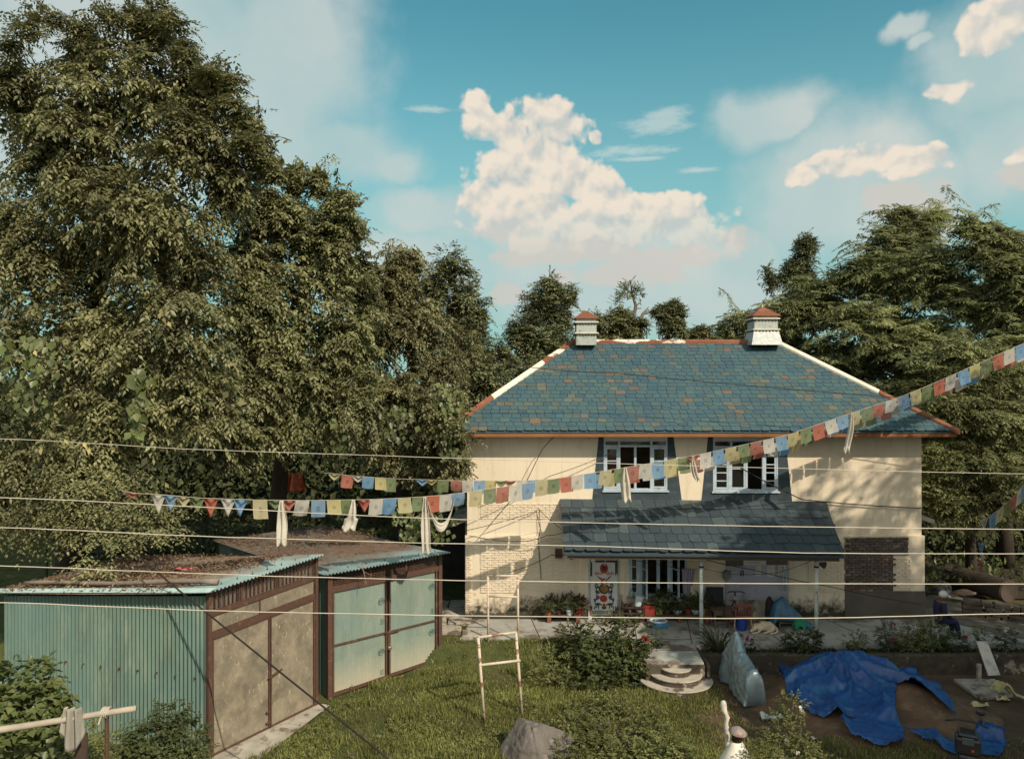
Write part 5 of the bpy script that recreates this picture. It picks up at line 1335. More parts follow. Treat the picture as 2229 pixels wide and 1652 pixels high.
b = MB(); b.lathe([(.03, 0), (.065, .03), (.07, .07), (.05, .09)], (xc - .02, yb - .05, FZ + .82), 12, Matrix.Rotation(math.pi / 2, 3, 'X')); b.build('headlamp', mat('lamp_chrome', (.6, .6, .56), .2, metal=.5), bk)
b = MB(); b.tube([(xc - .02, yb - .12 + .27 * math.cos(a), FZ + .28 + .27 * math.sin(a)) for a in np.linspace(0, 2 * math.pi, 25)], .02, 7, False); b.build('wheel', M_bk, bk)
# low table with a blue sheet bundled over it, green stool
xa, xb = hx(1690, 23.2), hx(1728, 23.2)
table(xa, xb, 23.0, 23.6, FZ + .42, 'low dark wooden table under the crumpled blue sheet', M_tw)
def blanket(u, v):
    X = xa - .22 + u * 1.25; Y = 22.95 + v * .7
    h = .42 + .42 * math.exp(-((u - .32) / .22) ** 2) * math.sin(math.pi * min(1, max(0, v))) + .06 * noise.noise((u * 5, v * 4, 1)) + .03 * noise.noise((u * 13, v * 9, 2))
    if u > .62: h -= (u - .62) * 1.0
    if u < .12: h -= (.12 - u) * 2.5
    if v < .12: h -= (.12 - v) * 1.6
    return Vector((X + .05 * noise.noise((u * 4, v * 4, 7)), Y + .05 * noise.noise((u * 6, v * 6, 9)), FZ + h + .02))
m_bl = mat('dull_blue_tarpaulin', (.035, .12, .20), .45, (.025, .085, .15), 5, .5, 14, spec=.5)
tag(MB().grid(blanket, 34, 18).build('blue_sheet', m_bl, smooth=True, solid=.01), 'crumpled dull blue sheet heaped over the low table on the porch', 'sheet')
b = MB(); b.lathe([(.05, 0), (.13, .25), (.12, .62), (.05, .8), (.02, .82)], (hx(1676, 23.4), 23.45, FZ + .02), 10); tag(b.build('dark_sack', mat('dark_sack_cloth', (.035, .028, .028), .9, bump=.6, bscale=12), smooth=True), 'dark upright sack beside the heaped blue sheet', 'sack')
xs_, ys_ = hx(1739, 22.95), 22.95
gs = empty('plastic_stool', (xs_, ys_, FZ), 'green plastic step stool with an arched cut-out at the right of the porch', 'stool')
M_gr = mat('green_plastic', (.03, .26, .15), .4, (.025, .21, .12), 3, 0)
b = MB(); b.b2(xs_ - .16, xs_ + .16, ys_ - .13, ys_ + .13, FZ + .27, FZ + .30); b.build('seat', M_gr, gs, bevel=.01)
for yy in (ys_ - .12, ys_ + .11):
    arch = [(xs_ + .085 * math.cos(t), FZ + .001 + .13 * math.sin(t)) for t in np.linspace(0, math.pi, 12)]
    pl = [(xs_ + .18, FZ + .001)] + [(xs_ + .15, FZ + .269), (xs_ - .15, FZ + .269), (xs_ - .18, FZ + .001)] + arch[::-1]
    b = MB(); b.prism([(q[0], yy, q[1]) for q in pl], (0, .012, 0)); b.build('leg_panel', M_gr, gs)
for s_ in (-1, 1):
    b = MB(); b.prism([(xs_ + s_ * .168, ys_ - .106, FZ + .001), (xs_ + s_ * .168, ys_ + .108, FZ + .001), (xs_ + s_ * .146, ys_ + .108, FZ + .269), (xs_ + s_ * .146, ys_ - .106, FZ + .269)], (s_ * .01, 0, 0)); b.build('side_panel', M_gr, gs)
for dx, lab in ((0, 'taller'), (9, 'shorter')):
    b = MB(); b.tube([(hx(1700 + dx * .8), YL - .14, FZ + .9), (hx(1704 + dx * .6), YL - .075, hz(1231 + dx))], .02, 8)
    tag(b.build('pipe', M_whp, smooth=True), lab + ' of two pale pipes leaning on the lilac board', 'pipe')
# thin plastic bag on the board's edge
b = MB(); b.ell((hx(1579), YL - .14, hz(1249)), (.13, .07, .16), 10, 7); tag(b.build('plastic_bag', mat('clear_bag', (.34, .34, .32), .5, bump=.6, bscale=14, trans=.4), smooth=True), 'pale plastic bag hanging at the left edge of the lilac board', 'bag')

# ------------------------------------------------------------------ figures
def skin(name, pts, edges, root, m, parent=None, sub=2):
    me = bpy.data.meshes.new(name); me.from_pydata([p[:3] for p in pts], edges, []); me.materials.append(m)
    o = bpy.data.objects.new(name, me); C.objects.link(o); setparent(o, parent)
    o.modifiers.new('skin', 'SKIN').use_smooth_shade = True
    for i, p in enumerate(pts):
        d = me.skin_vertices[0].data[i]; r = p[3]
        d.radius = r if isinstance(r, tuple) else (r, r); d.use_root = (i == root)
    k = o.modifiers.new('sub', 'SUBSURF'); k.levels = sub; k.render_levels = sub
    return o
M_skin = mat('brown_skin', (.20, .10, .065), .6, bump=0); M_navy = mat('navy_cloth', (.028, .028, .07), .85, (.02, .02, .05), 6, .4, 18); M_cap = mat('white_cap_cloth', (.74, .72, .68), .8, bump=.1)
mx0, my0 = HX(2045, 22.25), 22.25
pe = empty('person', (mx0, my0, FZ), 'seated man in a white cap and dark navy clothes facing right, hands on his lap', 'person')
o_ = lambda x, y, z: (mx0 + x, my0 + y, FZ + z)
# joints: 0 pelvis, spine, neck, head; arms; legs.  He faces +X, slightly to the camera
J = [(*o_(0, 0, .50), .135), (*o_(-.02, 0, .72), .14), (*o_(.02, 0, .93), .13), (*o_(.05, 0, 1.05), .055), (*o_(.08, -.01, 1.13), .085), (*o_(.09, -.015, 1.22), .09),
     (*o_(.03, -.18, .97), .07), (*o_(.02, -.25, .74), .05), (*o_(.22, -.20, .64), .038), (*o_(.31, -.16, .63), .026),
     (*o_(.03, .18, .97), .07), (*o_(.02, .25, .74), .05), (*o_(.22, .14, .64), .038), (*o_(.30, .04, .63), .026),
     (*o_(.08, -.10, .49), .10), (*o_(.40, -.12, .50), .075), (*o_(.46, -.12, .24), .055), (*o_(.50, -.12, .07), .04), (*o_(.62, -.13, .03), .032),
     (*o_(.08, .10, .49), .10), (*o_(.40, .12, .51), .075), (*o_(.42, .12, .24), .055), (*o_(.44, .12, .07), .04), (*o_(.56, .13, .03), .032)]
E_ = [(0, 1), (1, 2), (2, 3), (3, 4), (4, 5), (2, 6), (6, 7), (7, 8), (8, 9), (2, 10), (10, 11), (11, 12), (12, 13), (0, 14), (14, 15), (15, 16), (16, 17), (17, 18), (0, 19), (19, 20), (20, 21), (21, 22), (22, 23)]
# five fingers on each lap hand and a nose on the face
for hnd, s_ in ((9, -1), (13, 1)):
    hp = Vector(J[hnd][:3])
    for i in range(5):
        a = i - 2
        f1 = hp + Vector((.05 if i else .02, a * .014 + (.03 * -s_ if i == 0 else 0), -.002)); f2 = f1 + Vector((.035 - abs(a) * .004, -s_ * .004, -.022))
        J += [(*f1, .010), (*f2, .008)]; n_ = len(J); E_ += [(hnd, n_ - 2), (n_ - 2, n_ - 1)]
skin('body', J, E_, 0, M_skin, pe)
up_ = [0, 1, 2, 6, 7, 8, 10, 11, 12]
idx = {k: i for i, k in enumerate(up_)}
jk = [(*J[k][:3], J[k][3] + .022) for k in up_]; skin('jacket', jk, [(idx[a], idx[c_]) for a, c_ in E_ if a in idx and c_ in idx], 0, M_navy, pe)
lo_ = [0, 14, 15, 16, 17, 19, 20, 21, 22]; idx = {k: i for i, k in enumerate(lo_)}
jk = [(*J[k][:3], J[k][3] + .02) for k in lo_]; skin('trousers', jk, [(idx[a], idx[c_]) for a, c_ in E_ if a in idx and c_ in idx], 0, M_navy, pe)
b = MB(); hc = Vector(o_(.09, -.015, 1.20)); b.ell(hc + Vector((.01, 0, .035)), (.122, .108, .105), 16, 10)
co = b.build('cap', M_cap, pe, smooth=True)
MB().grid(lambda u, v: hc + Vector((.10 + .13 * v * math.sin(math.pi * (.15 + .7 * u)), (u - .5) * .19, .035 - .05 * v - .03 * (2 * u - 1) ** 2)), 10, 5).build('peak', M_cap, co, smooth=True, solid=.008)
b = MB(); b.ell(hc + Vector((.115, -.01, -.05)), (.022, .016, .022), 8, 6)
b.build('nose', M_skin, pe, smooth=True)
b = MB()
for s_ in (-1, 1): b.ell(hc + Vector((.0, s_ * .092, -.05)), (.025, .014, .034), 8, 6)
b.build('ear', M_skin, pe, smooth=True)
b = MB()
for s_ in (-1, 1): b.ell(hc + Vector((.088, s_ * .034 - .005, -.03)), (.012, .014, .010), 8, 6)
b.build('eye', mat('eye_dark', (.02, .015, .012), .3), pe, smooth=True)
b = MB(); b.ell(hc + Vector((.092, -.008, -.105)), (.012, .026, .007), 8, 6); b.build('mouth', mat('lip', (.14, .06, .045), .6), pe, smooth=True)
b = MB(); b.ell(Vector(o_(.10, -.03, .985)), (.03, .025, .05), 8, 6); b.build('shirt_collar', M_cap, pe, smooth=True)
for s_ in (-1, 1):
    k = 18 if s_ < 0 else 23
    b = MB(); q = Vector(J[k][:3]); b.ell(q + Vector((-.03, 0, .005)), (.13, .055, .05), 10, 6); b.build('shoe', mat('black_shoe', (.02, .018, .018), .5), pe, smooth=True)
sl_ = empty('plastic_stool', (mx0, my0, FZ), 'pale stool the capped man sits on', 'stool')
b = MB(); b.lathe([(.17, .34), (.19, .35), (.19, .375), (.17, .38)], (mx0, my0, FZ - .01), 16); b.build('seat', M_led, sl_)
for k in range(4):
    a = math.pi / 4 + k * math.pi / 2
    b = MB(); b.bar((mx0 + .13 * math.cos(a), my0 + .13 * math.sin(a), FZ + .33), (mx0 + .18 * math.cos(a), my0 + .18 * math.sin(a), FZ + .001), .04, .03); b.build('leg', M_led, sl_)
# sleeping dog, curled on its side with head to the left
M_dog = mat('cream_fur', (.62, .50, .36), .95, (.52, .41, .29), 7, .6, 60)
dx0, dy0 = HX(1663, 22.75), 22.75
d_ = lambda x, y, z: (dx0 + x, dy0 + y, FZ + z)
D = [(*d_(.22, .02, .14), .145), (*d_(.05, .08, .16), .15), (*d_(-.13, .06, .15), .14), (*d_(-.26, -.02, .13), .095), (*d_(-.34, -.08, .09), .075), (*d_(-.40, -.12, .055), .045), (*d_(-.46, -.15, .04), .028),
     (*d_(-.14, -.08, .08), .06), (*d_(-.22, -.20, .045), .035), (*d_(-.36, -.24, .03), .026), (*d_(-.44, -.25, .025), .028),
     (*d_(.24, -.1, .10), .085), (*d_(.10, -.20, .06), .05), (*d_(.0, -.20, .035), .03), (*d_(-.09, -.23, .025), .026),
     (*d_(.35, -.04, .09), .045), (*d_(.34, -.18, .045), .035), (*d_(.20, -.27, .03), .032), (*d_(.08, -.29, .028), .022),
     (*d_(-.29, .05, .19), .02), (*d_(-.27, .07, .225), .008), (*d_(-.34, -.02, .17), .02), (*d_(-.33, -.01, .205), .008)]
skin('dog', D, [(0, 1), (1, 2), (2, 3), (3, 4), (4, 5), (5, 6), (2, 7), (7, 8), (8, 9), (9, 10), (0, 11), (11, 12), (12, 13), (13, 14), (0, 15), (15, 16), (16, 17), (17, 18), (3, 19), (19, 20), (4, 21), (21, 22)], 1, M_dog)
tag(bpy.data.objects['dog'], 'cream white dog sleeping curled on the porch floor', 'dog')
b = MB(); b.ell(d_(-.475, -.155, .045), (.014, .018, .014), 8, 6); b.build('nose', M_dark, bpy.data.objects['dog'], smooth=True)

# ------------------------------------------------------------------ yard
def mound(x, y):
    return (1.0 * math.exp(-((x - 8.3) / 1.35) ** 2 - ((y - 19.6) / .85) ** 2) + .55 * math.exp(-((x - 9.7) / 1.2) ** 2 - ((y - 18.6) / .9) ** 2) + .35 * math.exp(-((x - 7.0) / .8) ** 2 - ((y - 18.9) / .8) ** 2)
            + .22 * math.exp(-((x - 8.3) / 1.3) ** 2 - ((y - 17.6) / .8) ** 2))
def hitm(x, y):
    Y = 14.0
    while Y < 24:
        q = P(x, y, Y)
        if q.z < mound(q.x, q.y): return q
        Y += .02
    return q
b = MB()
xs = np.arange(5.2, 12.6, .12); ys = np.arange(16.2, 21.0, .12)
b.add([(x, y, mound(x, y) - .05 + .05 * noise.noise((x * 2, y * 2, 3)) + .025 * noise.noise((x * 6, y * 6, 3)) * min(1, mound(x, y) * 4)) for y in ys for x in xs],
      [(j * len(xs) + i, j * len(xs) + i + 1, (j + 1) * len(xs) + i + 1, (j + 1) * len(xs) + i) for j in range(len(ys) - 1) for i in range(len(xs) - 1)])
tag(b.build('dirt_pile', mat('brown_earth', (.16, .095, .055), 1, (.10, .062, .04), 2, .5, 16, dirt=(.22, .14, .085), dscale=3, stretch=(1, 1, 2)), smooth=True), 'heap of brown earth half covered by the bright blue tarpaulin', 'dirt pile')
def inside(poly, x, y):
    r = False; n = len(poly)
    for i in range(n):
        a, c_ = poly[i], poly[i - 1]
        if (a[1] > y) != (c_[1] > y) and x < (c_[0] - a[0]) * (y - a[1]) / (c_[1] - a[1]) + a[0]: r = not r
    return r
def wr(x, y, s=1.0):
    """long creases that run down from the top of the heap, with finer cross wrinkles"""
    cx, cy = x - 8.3, y - 19.7
    a, r = math.atan2(cy, cx), math.hypot(cx, cy)
    n0 = noise.noise((x * .8, y * .8, 5)) ; n1 = noise.noise((x * 2.1, y * 2.1, 7))
    f1 = (1 - abs(math.sin(a * 5.5 + n0 * 3.0 + r * .5))) ** 2.2 * min(1, r * .8)
    f2 = (1 - abs(math.sin((x * .8 + y * 1.3) * 4.2 + n0 * 4 + n1 * 1.5))) ** 3
    f3 = (1 - abs(noise.noise((x * 4.5 - y * 2, y * 5.0 + x, 4)) * 2)) ** 2
    return (.20 * f1 + .055 * f2 + .028 * f3 + .012 * noise.noise((x * 11, y * 11, 2)) + .05 * n0) * s
def drape(name, pix, m, lift=.05, step=.035, wr_s=1.0, edge=0.0):
    pl = [hitm(x, y) + Vector((.1, .55, 0)) * (1 if y < 1476 and x < 1975 and lift > .045 else 0) for x, y in pix]; poly = [(q.x, q.y) for q in pl]
    x0, x1 = min(p[0] for p in poly), max(p[0] for p in poly); y0, y1 = min(p[1] for p in poly), max(p[1] for p in poly)
    nx, ny = int((x1 - x0) / step) + 2, int((y1 - y0) / step) + 2
    vid = {}; vs = []; fs = []
    def vert(i, j):
        if (i, j) not in vid:
            x, y = x0 + i * step, y0 + j * step
            vid[(i, j)] = len(vs); vs.append((x, y, max(mound(x, y), 0) + lift + wr(x, y, wr_s)))
        return vid[(i, j)]
    for j in range(ny):
        for i in range(nx):
            cx, cy = x0 + (i + .5) * step, y0 + (j + .5) * step
            cx += .03 * noise.noise((cx * 7, cy * 7, 0)); cy += .03 * noise.noise((cx * 7, cy * 7, 5))
            if inside(poly, cx, cy): fs.append((vert(i, j), vert(i + 1, j), vert(i + 1, j + 1), vert(i, j + 1)))
    b = MB(); b.add(vs, fs); return b.build(name, m, smooth=True, solid=.012)
M_tarp = mat('bright_blue_tarpaulin', (.012, .072, .26), .40, (.009, .045, .165), 1.6, .35, 7, spec=.5, dirt=(.035, .12, .24), dscale=2.0)
tag(drape('blue_tarpaulin', [(1700, 1468), (1740, 1470), (1790, 1452), (1845, 1440), (1900, 1441), (1940, 1455), (1970, 1472), (2000, 1474), (2040, 1496), (2066, 1522), (2082, 1560), (2060, 1548), (2030, 1518), (1995, 1496), (1950, 1490), (1949, 1512), (1949, 1569), (1968, 1591), (1965, 1638), (1905, 1624), (1851, 1604), (1822, 1577), (1867, 1571), (1830, 1563), (1785, 1564), (1740, 1545), (1712, 1515)], M_tarp),
    'bright blue tarpaulin spread in folds over the earth heap', 'tarpaulin')
tag(drape('blue_tarpaulin', [(1971, 1591), (2020, 1597), (2070, 1614), (2096, 1624), (2080, 1645), (2055, 1636), (2015, 1613)], M_tarp, .04, .04, .8), 'narrow strip of blue tarpaulin twisted on the ground by the motorcycle', 'tarpaulin')
tag(drape('blue_tarpaulin', [(2130, 1575), (2160, 1580), (2172, 1600), (2190, 1625), (2176, 1650), (2135, 1648), (2120, 1610)], M_tarp, .05, .04, 1.3), 'crumpled end of blue tarpaulin lying right of the motorcycle', 'tarpaulin')
for i, (x, y, w, lab) in enumerate(((1680, 1562, .5, 'white plastic sheet scrap lying in the grass by the covered motorcycle'), (2130, 1537 + 0, .4, 'yellow crumpled wrapper on the ground below the slab'), (2182, 1523, .3, 'flattened yellow wrapper left of the right picture edge'))):
    q = G(x, y, .05); cl = (.50, .55, .50) if i == 0 else (.55, .48, .26)
    sd = rnd.uniform(0, 9)
    o = MB().grid(lambda u, v: q + Vector(((u - .5) * w, (v - .5) * w * .5, .04 + .05 * noise.noise((u * 5, v * 5, sd)) + .05 * math.sin(u * 6 + sd) * math.sin(v * 5))), 12, 8).build('litter_sheet', mat('scrap_' + str(i), cl, .6, bump=.5, bscale=14), smooth=True, solid=.006)
    o.name = 'plastic_scrap'; tag(o, lab, 'scrap')
# motorcycle under a silver cover
M_sil = mat('silver_cover', (.29, .36, .38), .30, (.22, .28, .30), 3, .25, 5, spec=.6, metal=.35)
ax0, ax1 = Vector((5.95, 18.85, 0)), Vector((5.75, 20.75, 0))
prof = [(0, .03, .19), (.012, .50, .20), (.03, .80, .20), (.07, .87, .20), (.16, .86, .20), (.30, .92, .21), (.46, 1.08, .21), (.60, 1.36, .15), (.66, 1.46, .07), (.71, 1.38, .13), (.82, 1.02, .20), (.94, .80, .18), (1.0, .1, .14)]
def cover(u, v):
    for p_, q_ in zip(prof, prof[1:]):
        if v <= q_[0]: t = (v - p_[0]) / (q_[0] - p_[0]); h = p_[1] + (q_[1] - p_[1]) * t; w = p_[2] + (q_[2] - p_[2]) * t; break
    c_ = ax0.lerp(ax1, v)
    a = (u - .5) * 2; s = abs(a)
    # cross-section: hem at the ground, flaring skirt, tent to the top line
    if s > .35: t = (1 - s) / .65; z = .04 + (h * .82 - .04) * t; x = w * (1.25 - .45 * t)
    else: t = (.35 - s) / .35; z = h * .82 + h * .18 * math.sin(t * math.pi / 2); x = w * .8 * (1 - t)
    x *= 1 if a > 0 else -1
    n = noise.noise((a * 2.5, v * 7, 3)); n2 = 1 - abs(noise.noise((a * 3 + v * 5, v * 6 - z * 2.5, 8)) * 2)
    n3 = 1 - abs(noise.noise((v * 11 + z * 2.0, z * 5 - v * 4, 4)) * 2)
    n4 = 1 - abs(noise.noise((v * 26 + a * 6, z * 13 - v * 9, 6)) * 2)
    fold = .022 * n2 * (.4 + .6 * s) + .03 * n3 ** 3 + .010 * n4 ** 3
    return c_ + Vector((x + (fold if x > 0 else -fold) + .04 * n, .05 * n, z + .03 * n2 * (1 - s)))
o = MB().grid(cover, 60, 84).build('covered_motorcycle', M_sil, smooth=True, solid=.008)
tag(o, 'motorcycle hidden under a crumpled silver cover beside the blue tarpaulin', 'motorcycle')
# black motorcycle seen from behind at the lower right
mcx, mcy = HX(2104, 15.7), 15.7
mc = empty('motorcycle', (mcx, mcy, 0), 'black motorcycle seen from behind at the lower right with one mirror raised', 'motorcycle')
M_bl = mat('black_plastic', (.012, .012, .014), .35, (.02, .02, .022), 4, .05, spec=.5)
b = MB(); b.tube([(mcx, mcy - .75 + .29 * math.cos(a), .30 + .29 * math.sin(a)) for a in np.linspace(0, 2 * math.pi, 25)], .055, 8, False); b.build('wheel', M_bl, mc, smooth=True)
b = MB(); b.tube([(mcx, mcy + .55 + .28 * math.cos(a), .30 + .28 * math.sin(a)) for a in np.linspace(0, 2 * math.pi, 25)], .05, 8, False); b.build('wheel', M_bl, mc, smooth=True)
b = MB(); b.box((mcx, mcy - .1, .48), (.28, .9, .36)); b.box((mcx, mcy - .55, .62), (.34, .5, .2)); b.build('body', M_bl, mc, bevel=.06)
b = MB(); b.box((mcx, mcy - .62, .88), (.44, .40, .34)); b.box((mcx, mcy - .62, 1.08), (.36, .34, .10)); tb = b.build('top_box', M_bl, mc, bevel=.05)
b = MB(); b.box((mcx, mcy - .835, 1.0), (.20, .02, .14)); b.build('glossy_panel', mat('glossy_panel', (.06, .09, .10), .12, spec=.8), tb, bevel=.01)
b = MB(); b.box((mcx + .08, mcy - .84, .84), (.045, .02, .04)); b.build('reflector', mat('orange_reflector', (.4, .12, .03), .4), mc)
b = MB(); b.tube([(mcx - .38, mcy + .1, .98), (mcx - .15, mcy + .18, 1.02), (mcx + .15, mcy + .18, 1.02), (mcx + .38, mcy + .1, .98)], .02, 7); b.build('handlebar', M_bl, mc, smooth=True)
b = MB(); b.tube([(mcx + .26, mcy + .14, 1.0), (mcx + .25, mcy + .1, 1.2)], .012, 6); b.ell((mcx + .25, mcy + .09, 1.26), (.085, .02, .06), 12, 8); b.build('mirror', M_bl, mc, smooth=True)
b = MB(); b.box((mcx, mcy - .87, .58), (.16, .012, .06)); b.build('number_plate', mat('plate_white', (.5, .5, .46)), mc)
mc.rotation_euler = (0, 0, -.5)
# slab, white leaning board, yellow sacks, post
q = G(2110, 1525, 0)
b = MB(); b.prism([P(2077, 1487, 0) + Vector((0, 0, 0)) if False else Vector((x_, y_, 0.02)) for x_, y_ in ((G(2075, 1486).x, G(2075, 1486).y), (G(2135, 1528).x, G(2135, 1528).y), (G(2205, 1520).x, G(2205, 1520).y), (G(2165, 1486).x, G(2165, 1486).y))], (0, 0, .10))
tag(b.build('concrete_slab', M_conc2, bevel=.02), 'grey slab lying on the yard below the leaning white board', 'slab')
zz0 = G(2148, 1478)
b = MB(); q = P(2160, 1478, 20.6); q.z = .12
b.prism([q + Vector((-.10, 0, 0)), q + Vector((.22, 0, .02)), q + Vector((.06, .30, .80)), q + Vector((-.24, .30, .82))], (0, .04, 0))
tag(b.build('white_board', mat('white_board_paint', (.60, .56, .50), .7, (.5, .47, .43), 4, .1, dirt=(.30, .30, .33), dscale=4), bevel=.006), 'white board leaning against the planter wall at the right', 'board')
q = P(2131, 1482, 20.3); q.z = .12
b = MB(); b.b2(q.x - .05, q.x + .05, q.y - .04, q.y + .04, .12, .55); tag(b.build('stone_post', M_step, bevel=.01), 'short pale stone post standing left of the leaning white board', 'post')
q = G(2190, 1512, .12)
def sackf(u, v): return q + Vector((-.22 + .5 * u + .06 * math.sin(v * 5), (v - .5) * .34 + .15 - u * .3, .04 + .26 * math.exp(-((u - .35) / .22) ** 2) + .03 * noise.noise((u * 7, v * 5, 1))))
tag(MB().grid(sackf, 16, 8).build('yellow_sack', mat('yellow_sack_plastic', (.50, .44, .20), .6, (.40, .35, .17), 8, .4, 14, dirt=(.22, .20, .11), dscale=6), smooth=True, solid=.012), 'yellow printed sack folded over the slab by the white board', 'sack')
b = MB(); b.bar(P(2168, 1618, 17.6), P(2195, 1675, 16.6), .03, .03); tag(b.build('stick', M_wood), 'thin stick standing in the ground at the lower right corner', 'stick')
b = MB(); b.bar(P(1868, 1428, 20.85), P(1893, 1444, 20.2), .05, .05); tag(b.build('plank_end', mat('pale_plank', (.36, .32, .27))), 'pale plank end sticking out behind the blue tarpaulin', 'plank')
# white cone of the incense burner with metal hood
cxx, cyy = HX(1604, 14.2), 14.2; cz = lambda y: HZ(y, 14.2)
ic = empty('incense_burner', (cxx, cyy, 0), 'white cone shaped incense burner with a dented metal hood', 'incense burner')
M_lime = mat('whitewash', (.74, .68, .58), .9, (.64, .57, .46), 3, .3, 20)
b = MB(); zt = cz(1613); b.lathe([(.55, 0), (.50, .5), (.31, zt - .35), (.13, zt - .06), (.09, zt)], (cxx, cyy, 0), 28); b.build('cone', M_lime, ic, smooth=True)
b = MB(); b.lathe([(.085, zt), (.095, zt + .02), (.095, zt + .17), (.08, zt + .185)], (cxx, cyy, 0), 18); b.build('neck', mat('sooty_metal', (.05, .03, .027), .5, metal=.4), ic, smooth=True)
b = MB(); b.lathe([(.0, .0), (.165, .0), (.17, .012), (.10, .065), (.035, .11), (.01, .115)], (cxx + .015, cyy, zt + .165), 24, Matrix.Rotation(.12, 3, 'Y') @ Matrix.Rotation(.15, 3, 'X'))
b.build('hood', mat('rusting_tin', (.30, .26, .23), .5, (.17, .09, .06), 6, .3, 16, metal=.2), ic, smooth=True)
# cloth wrapped pole behind the cone
px, py = HX(1578, 14.6), 14.6
b = MB(); zz = lambda y: HZ(y, 14.6)
pl = [(px + .05, 0), (px + .05, zz(1600)), (px + .03, zz(1585)), (px + .02, zz(1572)), (px + .035, zz(1560)), (px + .01, zz(1552)), (px - .02, zz(1545)), (px - .03, zz(1535)), (px - .02, zz(1528)), (px - .01, zz(1525))]
b.tube([(x_, py + .02 * math.sin(i), z_) for i, (x_, z_) in enumerate(pl)], [.045, .05, .052, .04, .052, .04, .058, .066, .05, .015], 12)
tag(b.build('wrapped_pole', mat('wrapped_white_cloth', (.60, .54, .46), .9, (.40, .34, .28), 8, .7, 10), smooth=True), 'pole wrapped in white cloth strips standing behind the white cone', 'pole')
# rusty white H frames on the lawn
M_hf = patchy('flaking_white_pipe', (.56, .46, .36), (.20, .085, .05), .56, .60, 5)
def hframe(tl, tr, bl, br, r1l, r1r, lab, r=.03):
    t = empty('pipe_stand', (bl + br) / 2, lab, 'stand', 'rusty pipe stands on the lawn')
    for a, c_ in ((tl, bl), (tr, br)): MB().tube([a, c_], r, 10).build('upright', M_hf, t, smooth=True)
    MB().tube([tl, tr], r * .95, 10).build('top_bar', M_hf, t, smooth=True); MB().tube([r1l, r1r], r * .9, 10).build('crossbar', M_hf, t, smooth=True)
bl, br = G(1055, 1574), G(1137, 1556); bl.z = hg(bl.x, bl.y) - .05; br.z = hg(br.x, br.y) - .05
def up(x, y, b0): return P(x, y, b0.y - .02)
hframe(up(1041, 1387, bl), up(1123, 1376, br), bl, br, up(1046, 1447, bl), up(1132, 1437, br), 'nearer rusty white pipe frame standing on the lawn', .034)
Yb = 22.0
bl, br = P(1063, 1378, Yb), P(1128, 1378, Yb - .1); bl.z = br.z = .45
hframe(P(1062, 1253, Yb), P(1127, 1253, Yb - .1), bl, br, P(1062, 1297, Yb), P(1127, 1299, Yb - .1), 'farther rusty pipe frame standing before the cream brick panel', .033)
# boulder
b = MB(); c_ = Vector((HX(1168, 16.6), 16.55, .0))
RP = [(Vector((rnd.gauss(0, 1), rnd.gauss(0, 1), rnd.gauss(.25, .8))).normalized(), rnd.uniform(.82, 1.06)) for _ in range(15)] + [(Vector((.55, -.45, .7)).normalized(), .80), (Vector((-.75, -.35, .55)).normalized(), .84)]
def rock(u, v):
    a, e = u * 2 * math.pi, v * math.pi * .62
    d = Vector((math.cos(a) * math.sin(e), math.sin(a) * math.sin(e), math.cos(e)))
    r = 1.25
    for n_, h_ in RP:
        k_ = d.dot(n_)
        if k_ > .05: r = min(r, h_ / k_)
    r += .03 * noise.noise(d * 3.1) + .025 * noise.noise(d * 8) + .012 * noise.noise(d * 18)
    if abs(d.x + .25 + .2 * d.y) < .04: r -= .04
    return c_ + Vector((d.x * .70 * r, d.y * .6 * r, max(d.z, -.2) * .66 * r + .02))
tag(b.grid(rock, 110, 56).build('boulder', mat('grey_boulder', (.15, .13, .115), .95, (.09, .078, .068), 2.5, .7, 12, dirt=(.22, .195, .17), dscale=5), smooth=True), 'large grey boulder with a crack in the grass at the bottom', 'rock')
# rail with posts and rag, lower left
ry = 11.85
rl_ = empty('pole_rail', P(100, 1565, ry), 'bare wooden rail lashed to a rusty post, lower left corner', 'rail')
b = MB(); pts = [P(-60, 1596, 11.6), P(0, 1588, 11.65), P(90, 1574, 11.75), P(200, 1556, 11.85), P(296, 1541, 11.95)]
b.tube(pts, [.054, .052, .048, .046, .044], 12); b.build('pole', mat('bleached_wood', (.40, .34, .27), .85, (.30, .25, .20), 4, .3, 20), rl_, smooth=True)
q = P(228, 1548, 11.9); b = MB(); b.tube([q + Vector((0, .06, .05)), (q.x, q.y + .06, 0)], .032, 8); b.build('post', M_frm, rl_)
b = MB()
for i in range(4): b.tube([q + Vector((-.045 + .03 * i + .065 * math.cos(a) * .3, .02 + .085 * math.sin(a), -.02 + .075 * math.cos(a))) for a in np.linspace(0, 2 * math.pi, 14)], .012, 5, False)
b.tube([q + Vector((-.02, -.07, -.05)), q + Vector((-.05, -.09, -.16))], .012, 5)
b.build('lashing', M_cord, rl_)
q = P(178, 1570, 12.2); b = MB(); b.tube([(q.x, q.y, 0), (q.x - .02, q.y, 1.2), (q.x, q.y, CAMZ - (1600 - CY) / F * 12.2)], [.12, .10, .09], 9)
tag(b.build('tree_stump', mat('dark_stump', (.06, .04, .03), .95, bump=.6, bscale=14), smooth=True), 'dark wooden stub standing behind the rail under the rag', 'stump')
a = P(146, 1540, 11.8)
o = MB().grid(lambda u, v: a + Vector((u * .25 - .02 + .12 * (1 - v) * (u - .6), -.05 + .05 * math.sin(u * 14), -.62 * (1 - v) * (.6 + .5 * math.sin(u * 3)) + .02)), 18, 10).build('rag', mat('striped_rag', (.34, .31, .26), .9, (.22, .20, .17), 3, .3, 14, stretch=(6, 1, .3)), smooth=True, solid=.006)
tag(o, 'limp grey rag hung over the wooden rail at the lower left', 'rag')
